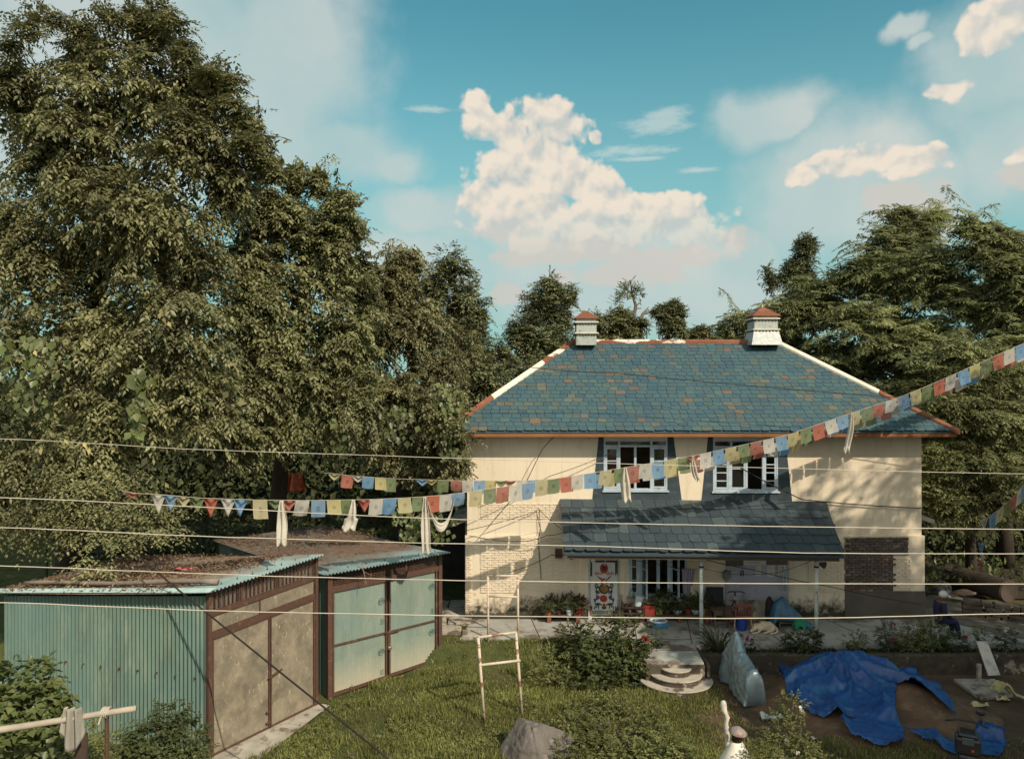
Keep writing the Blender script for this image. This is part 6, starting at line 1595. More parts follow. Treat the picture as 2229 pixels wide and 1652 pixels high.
# clutter right of the house
def lump(nm, c_, r, m, lab, cat, sd=1, amp=.25):
    def fn(u, v):
        a, e = u * 2 * math.pi, v * math.pi
        d = Vector((math.cos(a) * math.sin(e), math.sin(a) * math.sin(e), -math.cos(e)))
        k = 1 + amp * noise.noise(d * 1.7 + Vector((sd, 0, 0))) + amp * .5 * noise.noise(d * 4 + Vector((0, sd, 0)))
        return Vector(c_) + Vector((d.x * r[0] * k, d.y * r[1] * k, d.z * r[2] * k))
    return tag(MB().grid(fn, 24, 14).build(nm, m, smooth=True), lab, cat)
M_st = mat('mossy_stone', (.13, .105, .075), .95, (.085, .065, .045), 5, .6, 14)
b = MB(); q = P(2196, 1296, 25.2); q.z = FZ + .5
axis = Matrix.Rotation(math.pi / 2, 3, 'X') @ Matrix.Rotation(.0, 3, 'Y')
Mx = Matrix.Rotation(.28, 3, 'Z') @ Matrix.Rotation(math.pi / 2, 3, 'X')
ln = empty('cut_log', q, 'big sawn tree trunk lying at the right with growth rings on its end', 'log')
b.lathe([(.02, .0), (.35, 0), (.38, -.03), (.37, -.9), (.38, -2.0), (.3, -2.02)], q, 22, Mx); b.build('trunk', mat('log_bark', (.055, .042, .032), .95, bump=.7, bscale=12), ln)
m, nt, out = nodes('sawn_end')
wv = N(nt, 'TexWave', wave_type='RINGS'); wv.inputs['Scale'].default_value = 7; wv.inputs['Distortion'].default_value = 1.5
gg = N(nt, 'NewGeometry'); vm = N(nt, 'VectorMath', operation='SUBTRACT'); nt.links.new(gg.outputs['Position'], vm.inputs[0]); vm.inputs[1].default_value = tuple(q)
nt.links.new(vm.outputs[0], wv.inputs[0]); wv.rings_direction = 'SPHERICAL'
finish(nt, out, mixc(nt, wv.outputs['Fac'], (.05, .036, .028), (.10, .075, .058)), .9)
b = MB(); b.lathe([(.01, .004), (.345, .004), (.345, .012), (.01, .012)], q, 22, Mx); b.build('sawn_end', m, ln)
b = MB(); q = P(2062, 1243, 29); 
b.prism([P(2030, 1236, 29.5), P(2066, 1257, 28.0), P(2122, 1257, 28.0), P(2085, 1238, 29.6)], (0, 0, -.18)); tag(b.build('stone_slab', M_st), 'flat mossy stone slab raised like a table right of the house', 'slab')
lump('boulder', P(2028, 1262, 27.6), (.42, .4, .45), M_st, 'round mossy rock beside the house under the stone slab', 'rock', 3)
lump('rubbish_heap', P(2034, 1282, 27), (.5, .5, .32), mat('glinting_rubbish', (.07, .072, .075), .8, (.025, .025, .028), 9, .8, 10, spec=.1), 'heap of glinting rubbish bags against the house corner', 'rubbish', 5, .5)
b = MB(); b.prism([P(2020, 1180 + 28, 30), P(2020, 1150, 30.2), P(2024, 1150, 30.2)], (0, .1, 0))
sw_ = empty('stone_wall', P(2190, 1360, 24.2), 'low dry stone wall beside the driveway at the right edge', 'wall')
b = MB()
for r in range(4):
    x_ = 0.0
    while x_ < 3.4:
        w = rnd.uniform(.16, .34); z_ = FZ - .05 + r * .14
        p0_ = Vector((14.3, 24.35, z_)).lerp(Vector((17.2, 22.7, z_)), x_ / 3.4)
        b.box(p0_ + Vector((0, 0, .065)), (w - .02, .4, .125), Matrix.Rotation(-.52 + rnd.uniform(-.08, .08), 3, 'Z') @ Matrix.Rotation(rnd.uniform(-.08, .08), 3, 'Y'))
        x_ += w
b.build('stonework', mat('dry_stone', (.10, .083, .065), .95, (.06, .05, .04), 3, .5, 14), sw_, bevel=.015)
lump('dropped_sack', P(2098, 1290, 25.6), (.35, .2, .1), mat('brown_sack', (.22, .17, .13), .9, bump=.6, bscale=14), 'brown empty sack lying on the bank above the driveway', 'sack', 8)
bk_ = MB(); bk_.grid(lambda u, v: Vector((13.6 + u * 6, 26.4 + v * 5 - u * .5, FZ + .0 + .55 * math.sin(math.pi * min(1, v * 1.3) * .5) * min(1, u * 5) + .05 * noise.noise((u * 9, v * 9, 0)))), 30, 24)
tag(bk_.build('earth_bank', mat('leafy_bank', (.045, .034, .022), 1, (.028, .022, .014), 3, .6, 12), smooth=True), None, kind='structure')
# orange cloth and fence in the dark behind the sheds
q = P(640, 1050, 29); b = MB()
b.grid(lambda u, v: q + Vector(((u - .5) * .8 * (.55 + .55 * (1 - v)), .2 * math.sin(u * 9), (v - .5) * .7)), 12, 8)
tag(b.build('orange_cloth', mat('orange_robe_cloth', (.50, .13, .055), .8, (.38, .09, .045), 3), smooth=True, solid=.01), 'orange cloth hung among the trees behind the flags', 'cloth')
fe = empty('wire_fence', P(700, 1150, 29), 'dark wire fence with thin posts among the trees behind the sheds', 'fence')
M_fp = mat('dark_green_post', (.03, .04, .03), .7)
for x_ in np.arange(-19, -3, 1.9):
    b = MB(); b.b2(x_ - .03, x_ + .03, 28.4, 28.46, .3, 2.6); b.build('post', M_fp, fe)
b = MB()
for z_ in (1.0, 1.5, 2.0, 2.5): b.bar((-19, 28.43, z_), (-3.8, 28.43, z_ + .1), .015, .015)
b.build('wire', M_fp, fe)
b = MB(); b.b2(-3.2, XL - .35, 28.5, 28.9, .2, 3.0)
tag(b.build('alley_wall', mat('dark_block_wall', (.055, .05, .045), .95, (.035, .032, .03), 2, .6, 8)), 'dark stone wall closing the alley between shed and house', 'wall')
# ------------------------------------------------------------------ vegetation
M_bark = mat('dark_bark', (.05, .037, .028), .95, (.033, .025, .019), 3, .7, 12, stretch=(1, 1, .3))
M_bark2 = mat('pale_bark', (.20, .165, .135), .95, (.13, .10, .08), 3, .5, 12, stretch=(1, 1, .3))
LC = lambda *a: [(.055 * a[0], .06 * a[0] * a[1], .024 * a[0] * a[2]), (.095 * a[0], .10 * a[0] * a[1], .042 * a[0] * a[2]), (.135 * a[0], .135 * a[0] * a[1], .06 * a[0] * a[2]), (.16 * a[0], .155 * a[0] * a[1], .085 * a[0] * a[2])]
M_l1 = leafmat('cherry_leaf', LC(1.7, .97, .98), .32, .45, .4)
M_l2 = leafmat('bushy_leaf', LC(1.55, .99, .98), .28, .5, .35)
M_l2b = leafmat('warm_bushy_leaf', LC(1.5, .94, .95), .3, .5, .35)
M_l3 = leafmat('deep_green_leaf', LC(1.45, 1.04, 1.1), .25, .5, .3)
M_l4 = leafmat('feather_leaf', LC(2.3, 1.05, 1.05), .42, .6, .2)
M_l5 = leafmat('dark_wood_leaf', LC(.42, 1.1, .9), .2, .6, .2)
M_vine = leafmat('creeper_leaf', [(.085, .105, .035), (.125, .15, .05), (.165, .18, .07)], .35, .4, .4)
M_shr = leafmat('hydrangea_leaf', [(.045, .06, .022), (.07, .085, .03), (.10, .11, .042)], .25, .5, .3)
M_weed = leafmat('weed_leaf', [(.11, .12, .04), (.155, .165, .06), (.21, .21, .085)], .3, .6, .2)
M_yl = leafmat('yellowed_leaf', [(.42, .36, .15), (.50, .40, .18)], .3)
M_fl_w = leafmat('white_petal', [(.72, .68, .62), (.78, .74, .68)], .3); M_fl_r = leafmat('red_petal', [(.42, .03, .04), (.5, .06, .08)], .3); M_fl_p = leafmat('pink_petal', [(.5, .10, .28), (.45, .08, .35)], .3)
def tree(name, lab, cat, lobes, base, top, r0, nb, m_, k, L, Wd, tw, blen, m, bark, arch=.2, droop=.4, flat=False, lat=.8, sub=9, f=(.28, .5), fill=0, front=.6, group=None, extra=None, inner=0, lo=.55, main=.4):
    t = empty(name, base, lab, cat, group)
    sl_ = sublobes(lobes, sub, f)
    tws = []
    vs = branches(sl_, int(nb * (1 - main)), m_, k, L, Wd, tw, blen, arch, droop, flat, lat, .35, lo, front, tws)
    vs += branches(lobes, int(nb * main), m_, k, L, Wd, tw, blen, arch, droop, flat, lat, .35, .45, front, tws)
    if inner:
        # older, larger leaves deep inside the crown
        c_ = np.array([l[:3] for l in lobes]); r_ = np.array([l[3:6] for l in lobes]); i_ = nr.integers(0, len(lobes), inner)
        q = c_[i_] + rdir(inner) * r_[i_] * (.62 * nr.random((inner, 1)) ** .5); q[:, 1] += .25 * r_[i_, 1]
        vs.append(leaves_np(q, rdir(inner), rdir(inner), nr.uniform(.22, .38, inner), nr.uniform(.13, .22, inner)))
    if extra is not None: vs += extra
    vs = [v.reshape(-1, 4, 3) for v in vs]; vs = np.concatenate(vs); vs = vs[vs[:, :, 2].min(axis=1) > base[2] + .3].reshape(-1, 3)
    leafobj('crown', vs, m, t)
    b = MB()
    tg = [s[:3] for s in rnd.sample(sl_, min(len(sl_), 16))] + [l[:3] for l in lobes]
    limbs(b, base, top, tg, r0)
    for q in tws: b.tube(q, [.02, .014, .009, .004], 4, False)
    b.build('trunk', bark, t, smooth=True)
    return t, sl_
# -- the big drooping tree on the left
L1 = [LB(300, 190, 180, 140, 21), LB(420, 310, 130, 110, 20.5), LB(190, 330, 190, 180, 21), LB(40, 220, 110, 130, 21.5), LB(70, 520, 180, 200, 21), LB(310, 480, 220, 170, 20.5), LB(500, 390, 100, 100, 21), LB(540, 300, 60, 50, 21), LB(430, 200, 80, 80, 21), LB(400, 560, 160, 140, 21.5), LB(150, 760, 220, 190, 20.5),
      LB(380, 720, 180, 170, 20), LB(230, 930, 180, 110, 19.8), LB(60, 1010, 150, 130, 20), LB(440, 890, 130, 110, 20), LB(330, 60, 60, 60, 21), LB(180, 110, 60, 90, 21.5), LB(455, 195, 60, 40, 20.5), LB(520, 270, 50, 26, 20.5)]
tb = P(150, 1290, 23.5); tb.z = hg(tb.x, tb.y)
ex = []
for (x, y, rx, ry, Y) in ((270, 1095, 120, 34, 19.2), (150, 1110, 90, 45, 19.3), (330, 1150, 60, 14, 18.6), (200, 1040, 120, 40, 19.2), (240, 1165, 80, 18, 18.6), (205, 1225, 34, 22, 18.0), (60, 1140, 80, 40, 19.5)):
    p_, o_ = lobe_pts([LB(x, y, rx, ry, Y)], int(rx * ry / 26), .1, .5); o_[:, 2] *= .2
    ex += sprays(p_, unit(o_ + np.array([.5, -.3, 0])), 9, .135, .062, .75, .25, .35, .8, 0, True)
# boughs that stick out of the outline against the sky
for (x, y, rx, ry) in ((545, 245, 42, 12), (560, 300, 40, 12), (520, 215, 32, 14), (475, 150, 34, 18), (420, 95, 30, 20), (375, 30, 14, 30), (345, 20, 14, 30), (290, 30, 26, 30), (585, 345, 34, 12), (235, 25, 30, 26), (120, 40, 30, 36), (60, 50, 30, 40), (20, 90, 30, 40), (180, 55, 26, 30), (520, 170, 30, 12), (400, 120, 40, 40)):
    ex += branches([LB(x - (20 if x > 400 else 0), y + 6, rx, ry, 20.5 + rnd.uniform(-.5, .5), .5)], 12, 8, 9, .15, .064, .42, 1.2, .12, .18, x > 400, .75, .3, .3, .5)
tree('drooping_tree', 'tallest broad tree at the left with drooping sprays of leaves', 'tree', L1, tb, P(260, 420, 21), .42, 1500, 9, 8, .185, .084, .46, 1.6, M_l1, M_bark, .22, .34, sub=6, f=(.4, .6), extra=ex, inner=5200)
# -- middle trees on the left
L2 = [LB(790, 600, 60, 70, 24.5), LB(755, 505, 55, 65, 24.2), LB(620, 480, 110, 110, 24), LB(720, 560, 95, 140, 24), LB(600, 680, 170, 150, 23.5), LB(760, 720, 100, 160, 23.8), LB(640, 860, 150, 120, 23), LB(770, 900, 100, 120, 23), LB(560, 820, 120, 120, 22.5), LB(640, 390, 24, 50, 24), LB(690, 395, 22, 50, 24), LB(590, 370, 40, 40, 23.5), LB(740, 440, 45, 40, 24), LB(550, 560, 90, 120, 23.5), LB(520, 960, 110, 70, 22)]
tb = P(590, 1150, 27.5); tb.z = hg(tb.x, tb.y)
tree('bushy_tree', 'bushy tree standing just right of the tallest drooping tree', 'tree', L2, tb, P(680, 560, 24.5), .30, 1150, 9, 8, .17, .084, .42, 1.3, M_l2, M_bark, .22, .3, sub=6, f=(.4, .6), inner=3600)
L3 = [LB(880, 575, 55, 60, 26), LB(850, 620, 75, 95, 26), LB(905, 720, 85, 130, 26), LB(960, 830, 70, 110, 25.6), LB(880, 880, 110, 110, 25), LB(960, 950, 60, 70, 24.3), LB(900, 990, 85, 50, 24.4), LB(800, 700, 80, 130, 26), LB(1000, 760, 50, 90, 27), LB(830, 980, 80, 60, 24.6), LB(985, 1000, 30, 50, 24), LB(985, 925, 34, 55, 22.8), LB(996, 1005, 26, 48, 23.1), LB(950, 900, 50, 60, 23.2), LB(975, 870, 36, 40, 23.4)]
tb = P(860, 1130, 27.5); tb.z = hg(tb.x, tb.y)
tree('bushy_tree', 'bushy tree whose hanging branches touch the left corner of the house', 'tree', L3, tb, P(900, 700, 26.3), .24, 860, 9, 8, .155, .078, .40, 1.2, M_l2b, M_bark, .22, .34, sub=6, f=(.4, .6), inner=2600)
# hanging creepers with big leaves on these trees
def creeper(x, y0, y1, Y, n, lab, L=.20, spread=.25):
    q = P(x, y0, Y); H = (y1 - y0) / F * Y
    t_ = nr.random(n); p_ = np.stack([q.x + nr.normal(0, spread, n) * (.4 + .6 * (1 - t_)), q.y + nr.normal(0, .12, n), q.z - H * t_], 1)
    d = unit(np.stack([nr.normal(0, .5, n), nr.normal(-.3, .3, n), -np.ones(n)], 1)); nm = unit(np.stack([nr.normal(.1, .4, n), -np.ones(n), nr.uniform(.2, .9, n)], 1))
    tt = empty('creeper', q, lab, 'creeper', 'big leaved creepers hanging on the left trees')
    Ls = L * nr.uniform(.6, 1.2, n)
    leafobj('foliage', leaves_np(p_, d, nm, Ls, Ls * .85), M_vine, tt)
    b = MB(); b.tube([q + Vector((.05 * math.sin(i), 0, -H * i / 8)) for i in range(9)], .012, 5); b.build('stem', M_bark2, tt)
creeper(975, 830, 1000, 22.7, 190, 'creeper curtain with large pale leaves hanging by the house eave', .19, .30)
creeper(855, 880, 960, 22.8, 90, 'creeper patch of large leaves in the middle of the right bushy tree', .2, .5)
creeper(745, 900, 985, 22.3, 70, 'creeper strand of large leaves over the left bushy tree', .19, .22)
creeper(70, 730, 900, 18.6, 110, 'creeper of broad leaves at the left edge high in the drooping tree', .24, .45)
creeper(300, 800, 960, 18.4, 70, 'creeper strand with broad leaves hanging in the middle of the drooping tree', .24, .12)
creeper(900, 1090, 1170, 23.2, 130, 'creeper thicket of large leaves behind the smaller shed roof', .2, .5)
creeper(960, 1120, 1175, 22.9, 70, 'creeper ends trailing over the right end of the smaller shed', .17, .28)
# a few yellow leaves
p_ = np.array([tuple(P(x, y, 18.3)) for x, y in ((350, 680), (356, 690), (366, 700), (140, 955), (183, 962), (188, 970), (196, 975), (90, 975), (360, 1050), (352, 672), (75, 762), (225, 1065))])
tag(leafobj('yellowed_leaf', leaves_np(p_, unit(np.tile([[.2, 0, -1.]], (12, 1)) + rdir(12) * .4), np.tile([[0, -1., .4]], (12, 1)), np.full(12, .17), np.full(12, .10)), M_yl), 'few yellowed leaves showing among the drooping branches', 'leaves', kind='stuff')
# -- trees behind the house, left to right
L4 = [LB(985, 590, 52, 55, 32), LB(1010, 680, 65, 85, 32), LB(1020, 780, 70, 90, 31.5), LB(950, 640, 40, 60, 32), LB(1060, 840, 50, 70, 31), LB(1040, 700, 26, 60, 32), LB(1000, 860, 60, 60, 31)]
tb = Vector((-2.6, 32.5, 1.2))
tree('round_crowned_tree', 'dark green tree with a lumpy crown left of the house roof', 'tree', L4, tb, P(995, 620, 32.5), .25, 420, 7, 8, .17, .095, .4, 1.1, M_l3, M_bark, .3, .12, sub=9, inner=1000)
def back(lab, lobes, bx, by, n, k, L, Wd, tw, m, name='background_tree', bark=M_bark, **kw):
    top = Vector(lobes[0][:3])
    return tree(name, lab, 'tree', lobes, Vector((bx, by, .5)), top, kw.pop('r0', .2), int(n / 6), 7, k, L, Wd, tw * .75, tw * 1.7, m, bark, .35 + kw.pop('lift', .0), kw.pop('droop', .1), group='trees standing behind the house', **kw)
L5 = [LB(1200, 645, 46, 42, 38), LB(1165, 690, 48, 55, 38), LB(1215, 690, 42, 60, 37.5), LB(1150, 760, 60, 70, 37), LB(1205, 770, 60, 70, 36.5), LB(1240, 650, 22, 24, 38), LB(1130, 740, 30, 40, 37), LB(1170, 830, 80, 60, 36), LB(1090, 800, 60, 60, 36.5)]
back('tall oval tree with upright twigs just left of the left chimney', L5, HX(1190, 38), 38.3, 4200, 9, .19, .075, .6, M_l3, sub=9, inner=900)
L6 = [LB(1330, 712, 60, 34, 40), LB(1290, 715, 40, 34, 40), LB(1380, 722, 36, 26, 40), LB(1320, 760, 90, 40, 40)]
back('low spreading bush tree behind the roof ridge beside the left chimney', L6, HX(1330, 40), 40.3, 1700, 9, .2, .09, .55, M_l2, sub=6)
L7 = [LB(1372, 622, 22, 22, 41), LB(1388, 635, 14, 16, 41), LB(1358, 640, 14, 18, 41), LB(1340, 655, 12, 26, 40.6), (LB(1345, 690, 12, 24, 40.6)), LB(1332, 705, 20, 16, 40.6)]
t7 = empty('sparse_tree', (HX(1378, 41), 41, .5), 'thin half bare tree with one leafy tuft above the roof ridge', 'tree', 'trees standing behind the house')
p_, o_ = lobe_pts(sublobes(L7, 4, (.35, .6)), 210, .2, .4); leafobj('crown', sprays(p_, o_, 8, .16, .08, .38, .05, .6, .8, .35), M_l3, t7)
b = MB(); b.tube([(HX(1378, 41), 41, .5), P(1375, 720, 41), P(1380, 690, 41), P(1384, 665, 41), P(1376, 640, 41), P(1372, 612, 41)], [.16, .12, .10, .085, .06, .02], 8)
for a in ((P(1384, 665, 41), P(1393, 660, 41), P(1395, 652, 41)), (P(1382, 672, 41), P(1396, 671, 41)), (P(1378, 645, 41), P(1392, 630, 41)), (P(1375, 640, 41), P(1360, 625, 41)), (P(1376, 640, 41), P(1384, 615, 41))): b.tube(a, .03, 6)
b.build('trunk', M_bark2, t7, smooth=True)
ds_ = MB(); ds_.tube([P(1392, 735, 40.8), P(1393, 700, 40.8), P(1399, 684, 40.8), P(1406, 676, 40.8), P(1412, 668, 40.8)], [.10, .09, .09, .06, .015], 7); ds_.tube([P(1399, 684, 40.8), P(1408, 682, 40.8), P(1409, 678, 40.8)], [.05, .06, .02], 6)
ds_.tube([(HX(1392, 40.8), 40.8, .5), P(1392, 735, 40.8)], .12, 7)
tag(ds_.build('dead_tree', M_bark2, smooth=True), 'dead bare branch stub leaning right of the half bare tree', 'tree')
L8 = [LB(1458, 672, 30, 20, 45), LB(1446, 690, 28, 26, 45), LB(1475, 690, 24, 28, 45), LB(1462, 712, 36, 26, 45), LB(1432, 690, 12, 14, 45), LB(1480, 720, 22, 18, 45)]
back('small dense round tree alone above the middle of the roof ridge', L8, HX(1460, 45), 45.3, 1500, 8, .17, .09, .45, M_l3, sub=7)
L9 = [LB(1530, 724, 40, 16, 58), LB(1580, 728, 40, 16, 58), LB(1500, 735, 60, 14, 58), LB(1540, 760, 120, 30, 58)]
back('low pale far trees behind the right half of the roof ridge', L9, HX(1550, 58), 58, 1400, 8, .28, .12, .6, M_l2, sub=5)
L9 = [LB(1605, 712, 34, 26, 50), LB(1580, 735, 30, 20, 50), LB(1620, 735, 30, 24, 50), LB(1610, 770, 60, 40, 50)]
back('round far tree just left of the right chimney', L9, HX(1605, 50), 50, 1400, 8, .22, .11, .5, M_l3, sub=6)
# -- feathery trees on the right
def feather(lab, lobes, base, top, n, r0=.28, L=.23, Wd=.058, tw=.55, m=M_l4, k=15, inner=1800, grp='feathery trees at the right', nm='feathery_tree', bark=M_bark, main=.3):
    return tree(nm, lab, 'tree', lobes, base, top, r0, int(n / 7), 8, k, L, Wd, tw, 1.8, m, bark, .22, .22, True, .95, sub=5, f=(.4, .62), lo=.3, inner=inner, group=grp, main=main)
R1 = [LB(1960, 520, 95, 70, 31), LB(1900, 600, 130, 80, 30.5), LB(2010, 620, 130, 100, 30), LB(1780, 660, 110, 80, 31), LB(1880, 720, 170, 90, 30), LB(2040, 760, 150, 100, 29), LB(1690, 700, 90, 50, 31), LB(1820, 810, 150, 80, 30.5), LB(1960, 870, 140, 80, 29.5), LB(1970, 470, 50, 26, 31), LB(2035, 470, 40, 18, 31)]
feather('tallest feathery tree rising behind the right chimney and hip', R1, Vector((HX(1990, 32), 32.2, .6)), P(1940, 560, 31), 8200, .34)
R2 = [LB(2160, 540, 90, 60, 28), LB(2210, 600, 100, 90, 27.5), LB(2150, 660, 90, 70, 28), LB(2220, 760, 110, 90, 27), LB(2270, 660, 80, 120, 27.5), LB(2120, 500, 50, 22, 28)]
feather('feathery tree cut by the right picture edge, upper right', R2, Vector((HX(2200, 28.5), 28.8, .6)), P(2190, 560, 28), 4200, .26)
R3 = [LB(2090, 780, 110, 45, 26), LB(2170, 820, 110, 50, 25.8), LB(2080, 890, 120, 60, 26), LB(2190, 920, 110, 60, 25.5), LB(2130, 990, 130, 60, 25.8), LB(2060, 1010, 60, 70, 26.2), LB(2200, 1020, 80, 60, 25.6), LB(2050, 930, 60, 50, 26.5), LB(2080, 1085, 80, 60, 26), LB(2190, 1090, 80, 60, 25.4), LB(2130, 1120, 80, 40, 25.8), LB(2040, 1080, 34, 60, 26.4)]
feather('lower feathery tree spreading behind the right corner of the house', R3, Vector((HX(2120, 27.5), 27.6, .6)), P(2120, 880, 26.2), 6200, .18, .19, .055, .55)
R4 = [LB(1750, 570, 32, 38, 36), LB(1740, 620, 45, 45, 36), LB(1705, 625, 12, 26, 36), LB(1680, 645, 10, 30, 36), LB(1670, 620, 8, 22, 36), LB(1760, 690, 60, 60, 36)]
back('upright tree with pointed tips behind the right chimney', R4, HX(1750, 36), 36.3, 1900, 9, .2, .075, .5, M_l3, sub=8, droop=.0, lift=.5)
R5 = [LB(1655, 715, 55, 34, 33), LB(1625, 690, 30, 14, 33), LB(1700, 760, 90, 50, 33), LB(1760, 860, 120, 60, 32)]
feather('small feathery tree directly behind the right chimney', R5, Vector((HX(1680, 33.5), 33.6, .6)), P(1680, 720, 33), 1700, .14, inner=300)
# far wood that closes the view under the crowns
def wood(lab, xr, yr, hr, n, m, L=.5):
    x_ = nr.uniform(*xr, n); y_ = nr.uniform(*yr, n); hmax = hr * (.75 + .25 * np.sin(x_ * .9) * np.sin(x_ * .37 + 1))
    z_ = .6 + hmax * nr.random(n) ** .8
    d = unit(rdir(n) + np.array([0, -.3, -.4])); LL = L * nr.uniform(.5, 1.2, n)
    o = leafobj('far_wood', leaves_np(np.stack([x_, y_, z_], 1), d, unit(rdir(n) * .7 + np.array([0, -.5, .7])), LL, LL * .6), m)
    tag(o, lab, 'woodland', kind='stuff')
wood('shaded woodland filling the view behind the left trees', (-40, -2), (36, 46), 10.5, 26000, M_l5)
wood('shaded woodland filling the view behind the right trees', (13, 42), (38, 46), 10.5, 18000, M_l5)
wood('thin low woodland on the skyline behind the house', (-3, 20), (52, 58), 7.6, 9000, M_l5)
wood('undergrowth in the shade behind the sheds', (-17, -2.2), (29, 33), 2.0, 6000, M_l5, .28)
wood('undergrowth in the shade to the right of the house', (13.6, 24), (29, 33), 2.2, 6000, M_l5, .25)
# out of frame, to the right of the yard: the trees whose shade lies over the porch, the wall and the yard
OS = [(15.6, 13.2, 12.4, 2.6, 3.0, 2.6), (18.6, 13.5, 13.4, 3.4, 3.2, 3.2), (21.8, 13.2, 13.0, 3.2, 3, 3.2), (18.5, 13, 11, 3, 3, 2.5)]
tree('shade_tree', 'tall light crowned tree right of the yard whose thin shade lies on the house wall', 'tree', OS, Vector((18, 14.5, 0)), Vector((18.4, 13.6, 11)), .3, 720, 8, 8, .15, .085, .5, 1.6, M_l1, M_bark, .2, .25, sub=5)
OS2 = [(13.0, 12.8, 10.0, 2.2, 2.6, 2.9), (14.8, 12.8, 12.3, 2.2, 2.5, 2.0), (17.4, 12.8, 12.0, 2.8, 2.5, 2.2), (12.6, 12.6, 7.4, 1.9, 2.4, 2.4), (16.5, 12.5, 8.6, 3.2, 2.6, 3.0), (20.5, 12.2, 9.4, 3.2, 2.6, 3.4), (11.3, 12.3, 5.2, 1.6, 2.2, 2.6), (13.6, 12.6, 5.0, 2.6, 2.6, 3.4), (16.6, 12.6, 5.5, 3.2, 2.8, 4.2), (19.5, 12.2, 6.0, 3.2, 2.8, 4.2)]
tree('shade_tree', 'lower dense leafy tree right of the yard throwing deep shade over the porch', 'tree', OS2, Vector((14.5, 12.8, 0)), Vector((14.8, 12.8, 8)), .3, 900, 8, 8, .33, .2, .6, 1.3, M_l1, M_bark, .15, .25, inner=4200, sub=5)

# -- shrubs and small plants
def shrub(lab, lobes, base, n, k, L, Wd, tw, m, cat='shrub', name='shrub', droop=.1, lift=.25, flowers=None, stems=5, wild=.55, lo=.35, group=None):
    t = empty(name, base, lab, cat, group)
    p_, o_ = lobe_pts(lobes, n, lo, .5); ok = p_[:, 2] > base[2] + .02
    leafobj('foliage', sprays(p_[ok], o_[ok], k, L, Wd, tw, droop, wild, .8, lift), m, t)
    b = MB()
    for i in range(stems):
        l = lobes[i % len(lobes)]
        b.tube([(base[0] + rnd.uniform(-.1, .1), base[1] + rnd.uniform(-.1, .1), base[2]), ((base[0] + l[0]) / 2, (base[1] + l[1]) / 2, (base[2] + l[2]) / 2), (l[0] + rnd.uniform(-.2, .2) * l[3], l[1], l[2] + .5 * l[5])], [.02, .016, .006], 5)
    b.build('stem', M_bark2, t)
    for fm, pts, r in (flowers or []):
        vs = []
        for q in pts:
            d = rdir(9); d[:, 1] -= .5; d[:, 2] += .3
            vs.append(leaves_np(np.tile(np.array([tuple(q)]), (9, 1)), unit(d), rdir(9), np.full(9, r), np.full(9, r * .9)))
        leafobj('flower', vs, fm, t)
    return t
H = [LB(1300, 1395, 75, 45, 21.2), LB(1370, 1385, 60, 45, 21.4), LB(1330, 1440, 80, 50, 20.8), LB(1290, 1480, 70, 45, 20.3), LB(1350, 1480, 60, 45, 20.4), LB(1250, 1390, 35, 30, 21.6)]
shrub('large dark hydrangea shrub growing at the porch edge left of the steps', H, (HX(1310, 20.9), 20.9, .1), 620, 7, .15, .095, .26, M_shr, flowers=[(M_fl_r, [P(1405, 1391, 20.6), P(1408, 1394, 20.6), P(1401, 1389, 20.7)], .09), (M_fl_w, [P(1244, 1374, 21.4)], .08)], stems=9)
H = [LB(1200, 1450, 42, 40, 20.6), LB(1195, 1490, 45, 30, 20.2), LB(1235, 1500, 40, 32, 20.0)]
shrub('mid green weedy shrub on the lawn left of the hydrangea', H, (HX(1205, 20.3), 20.3, .1), 210, 7, .11, .06, .22, M_weed)
wl = []
for (x, y) in ((1330, 1540), (1270, 1545), (1390, 1550), (1420, 1590), (1350, 1600), (1290, 1600), (1430, 1640), (1370, 1645), (1250, 1580), (1240, 1640), (1310, 1650), (1460, 1630)):
    q = G(x, y + 12, .0); k_ = q.y / F; wl.append((q.x, q.y, .14, 42 * k_, .45, .26))
shrub('carpet of pale green weeds in front of the hydrangea', wl, (HX(1340, 18), 18, 0), 1150, 7, .095, .055, .2, M_weed, cat='weeds', name='weed_patch', stems=12)
H = [LB(55, 1480, 70, 40, 13.0), LB(30, 1530, 70, 50, 12.8), LB(85, 1530, 55, 45, 12.9), LB(10, 1590, 60, 60, 12.7), LB(95, 1590, 60, 40, 12.8)]
shrub('vine mound with broad heart shaped leaves in the lower left corner', H, (HX(40, 12.9), 12.9, 0), 430, 5, .16, .145, .22, M_vine, droop=.3, name='vine_bush')
H = [LB(60, 1630, 150, 40, 13.2), LB(170, 1610, 60, 40, 14.6), LB(240, 1620, 50, 30, 14.8), LB(120, 1660, 120, 40, 13.6)]
shrub('tangle of soft weeds under the wooden rail', H, (HX(110, 13.8), 13.9, 0), 900, 7, .085, .04, .2, M_weed, name='weed_patch', cat='weeds')
H = [LB(375, 1560, 40, 34, 15.4), LB(400, 1600, 45, 40, 15.2), LB(335, 1610, 60, 40, 15.0), LB(420, 1640, 36, 30, 15.2), LB(300, 1640, 70, 30, 14.8), LB(360, 1650, 80, 30, 14.9)]
shrub('bindweed shrub climbing the corner of the teal shed wall', H, (HX(370, 15.2), 15.2, 0), 820, 6, .095, .075, .18, M_shr, droop=.35, name='vine_bush')
H = [LB(1725, 1535, 26, 18, 14.3), LB(1712, 1555, 20, 20, 14.2), LB(1690, 1580, 30, 24, 14.1), LB(1685, 1620, 36, 30, 14.0), LB(1740, 1635, 40, 24, 14.0), LB(1660, 1645, 40, 24, 13.9), LB(1745, 1600, 12, 18, 14.0), LB(1790, 1650, 30, 12, 14)]
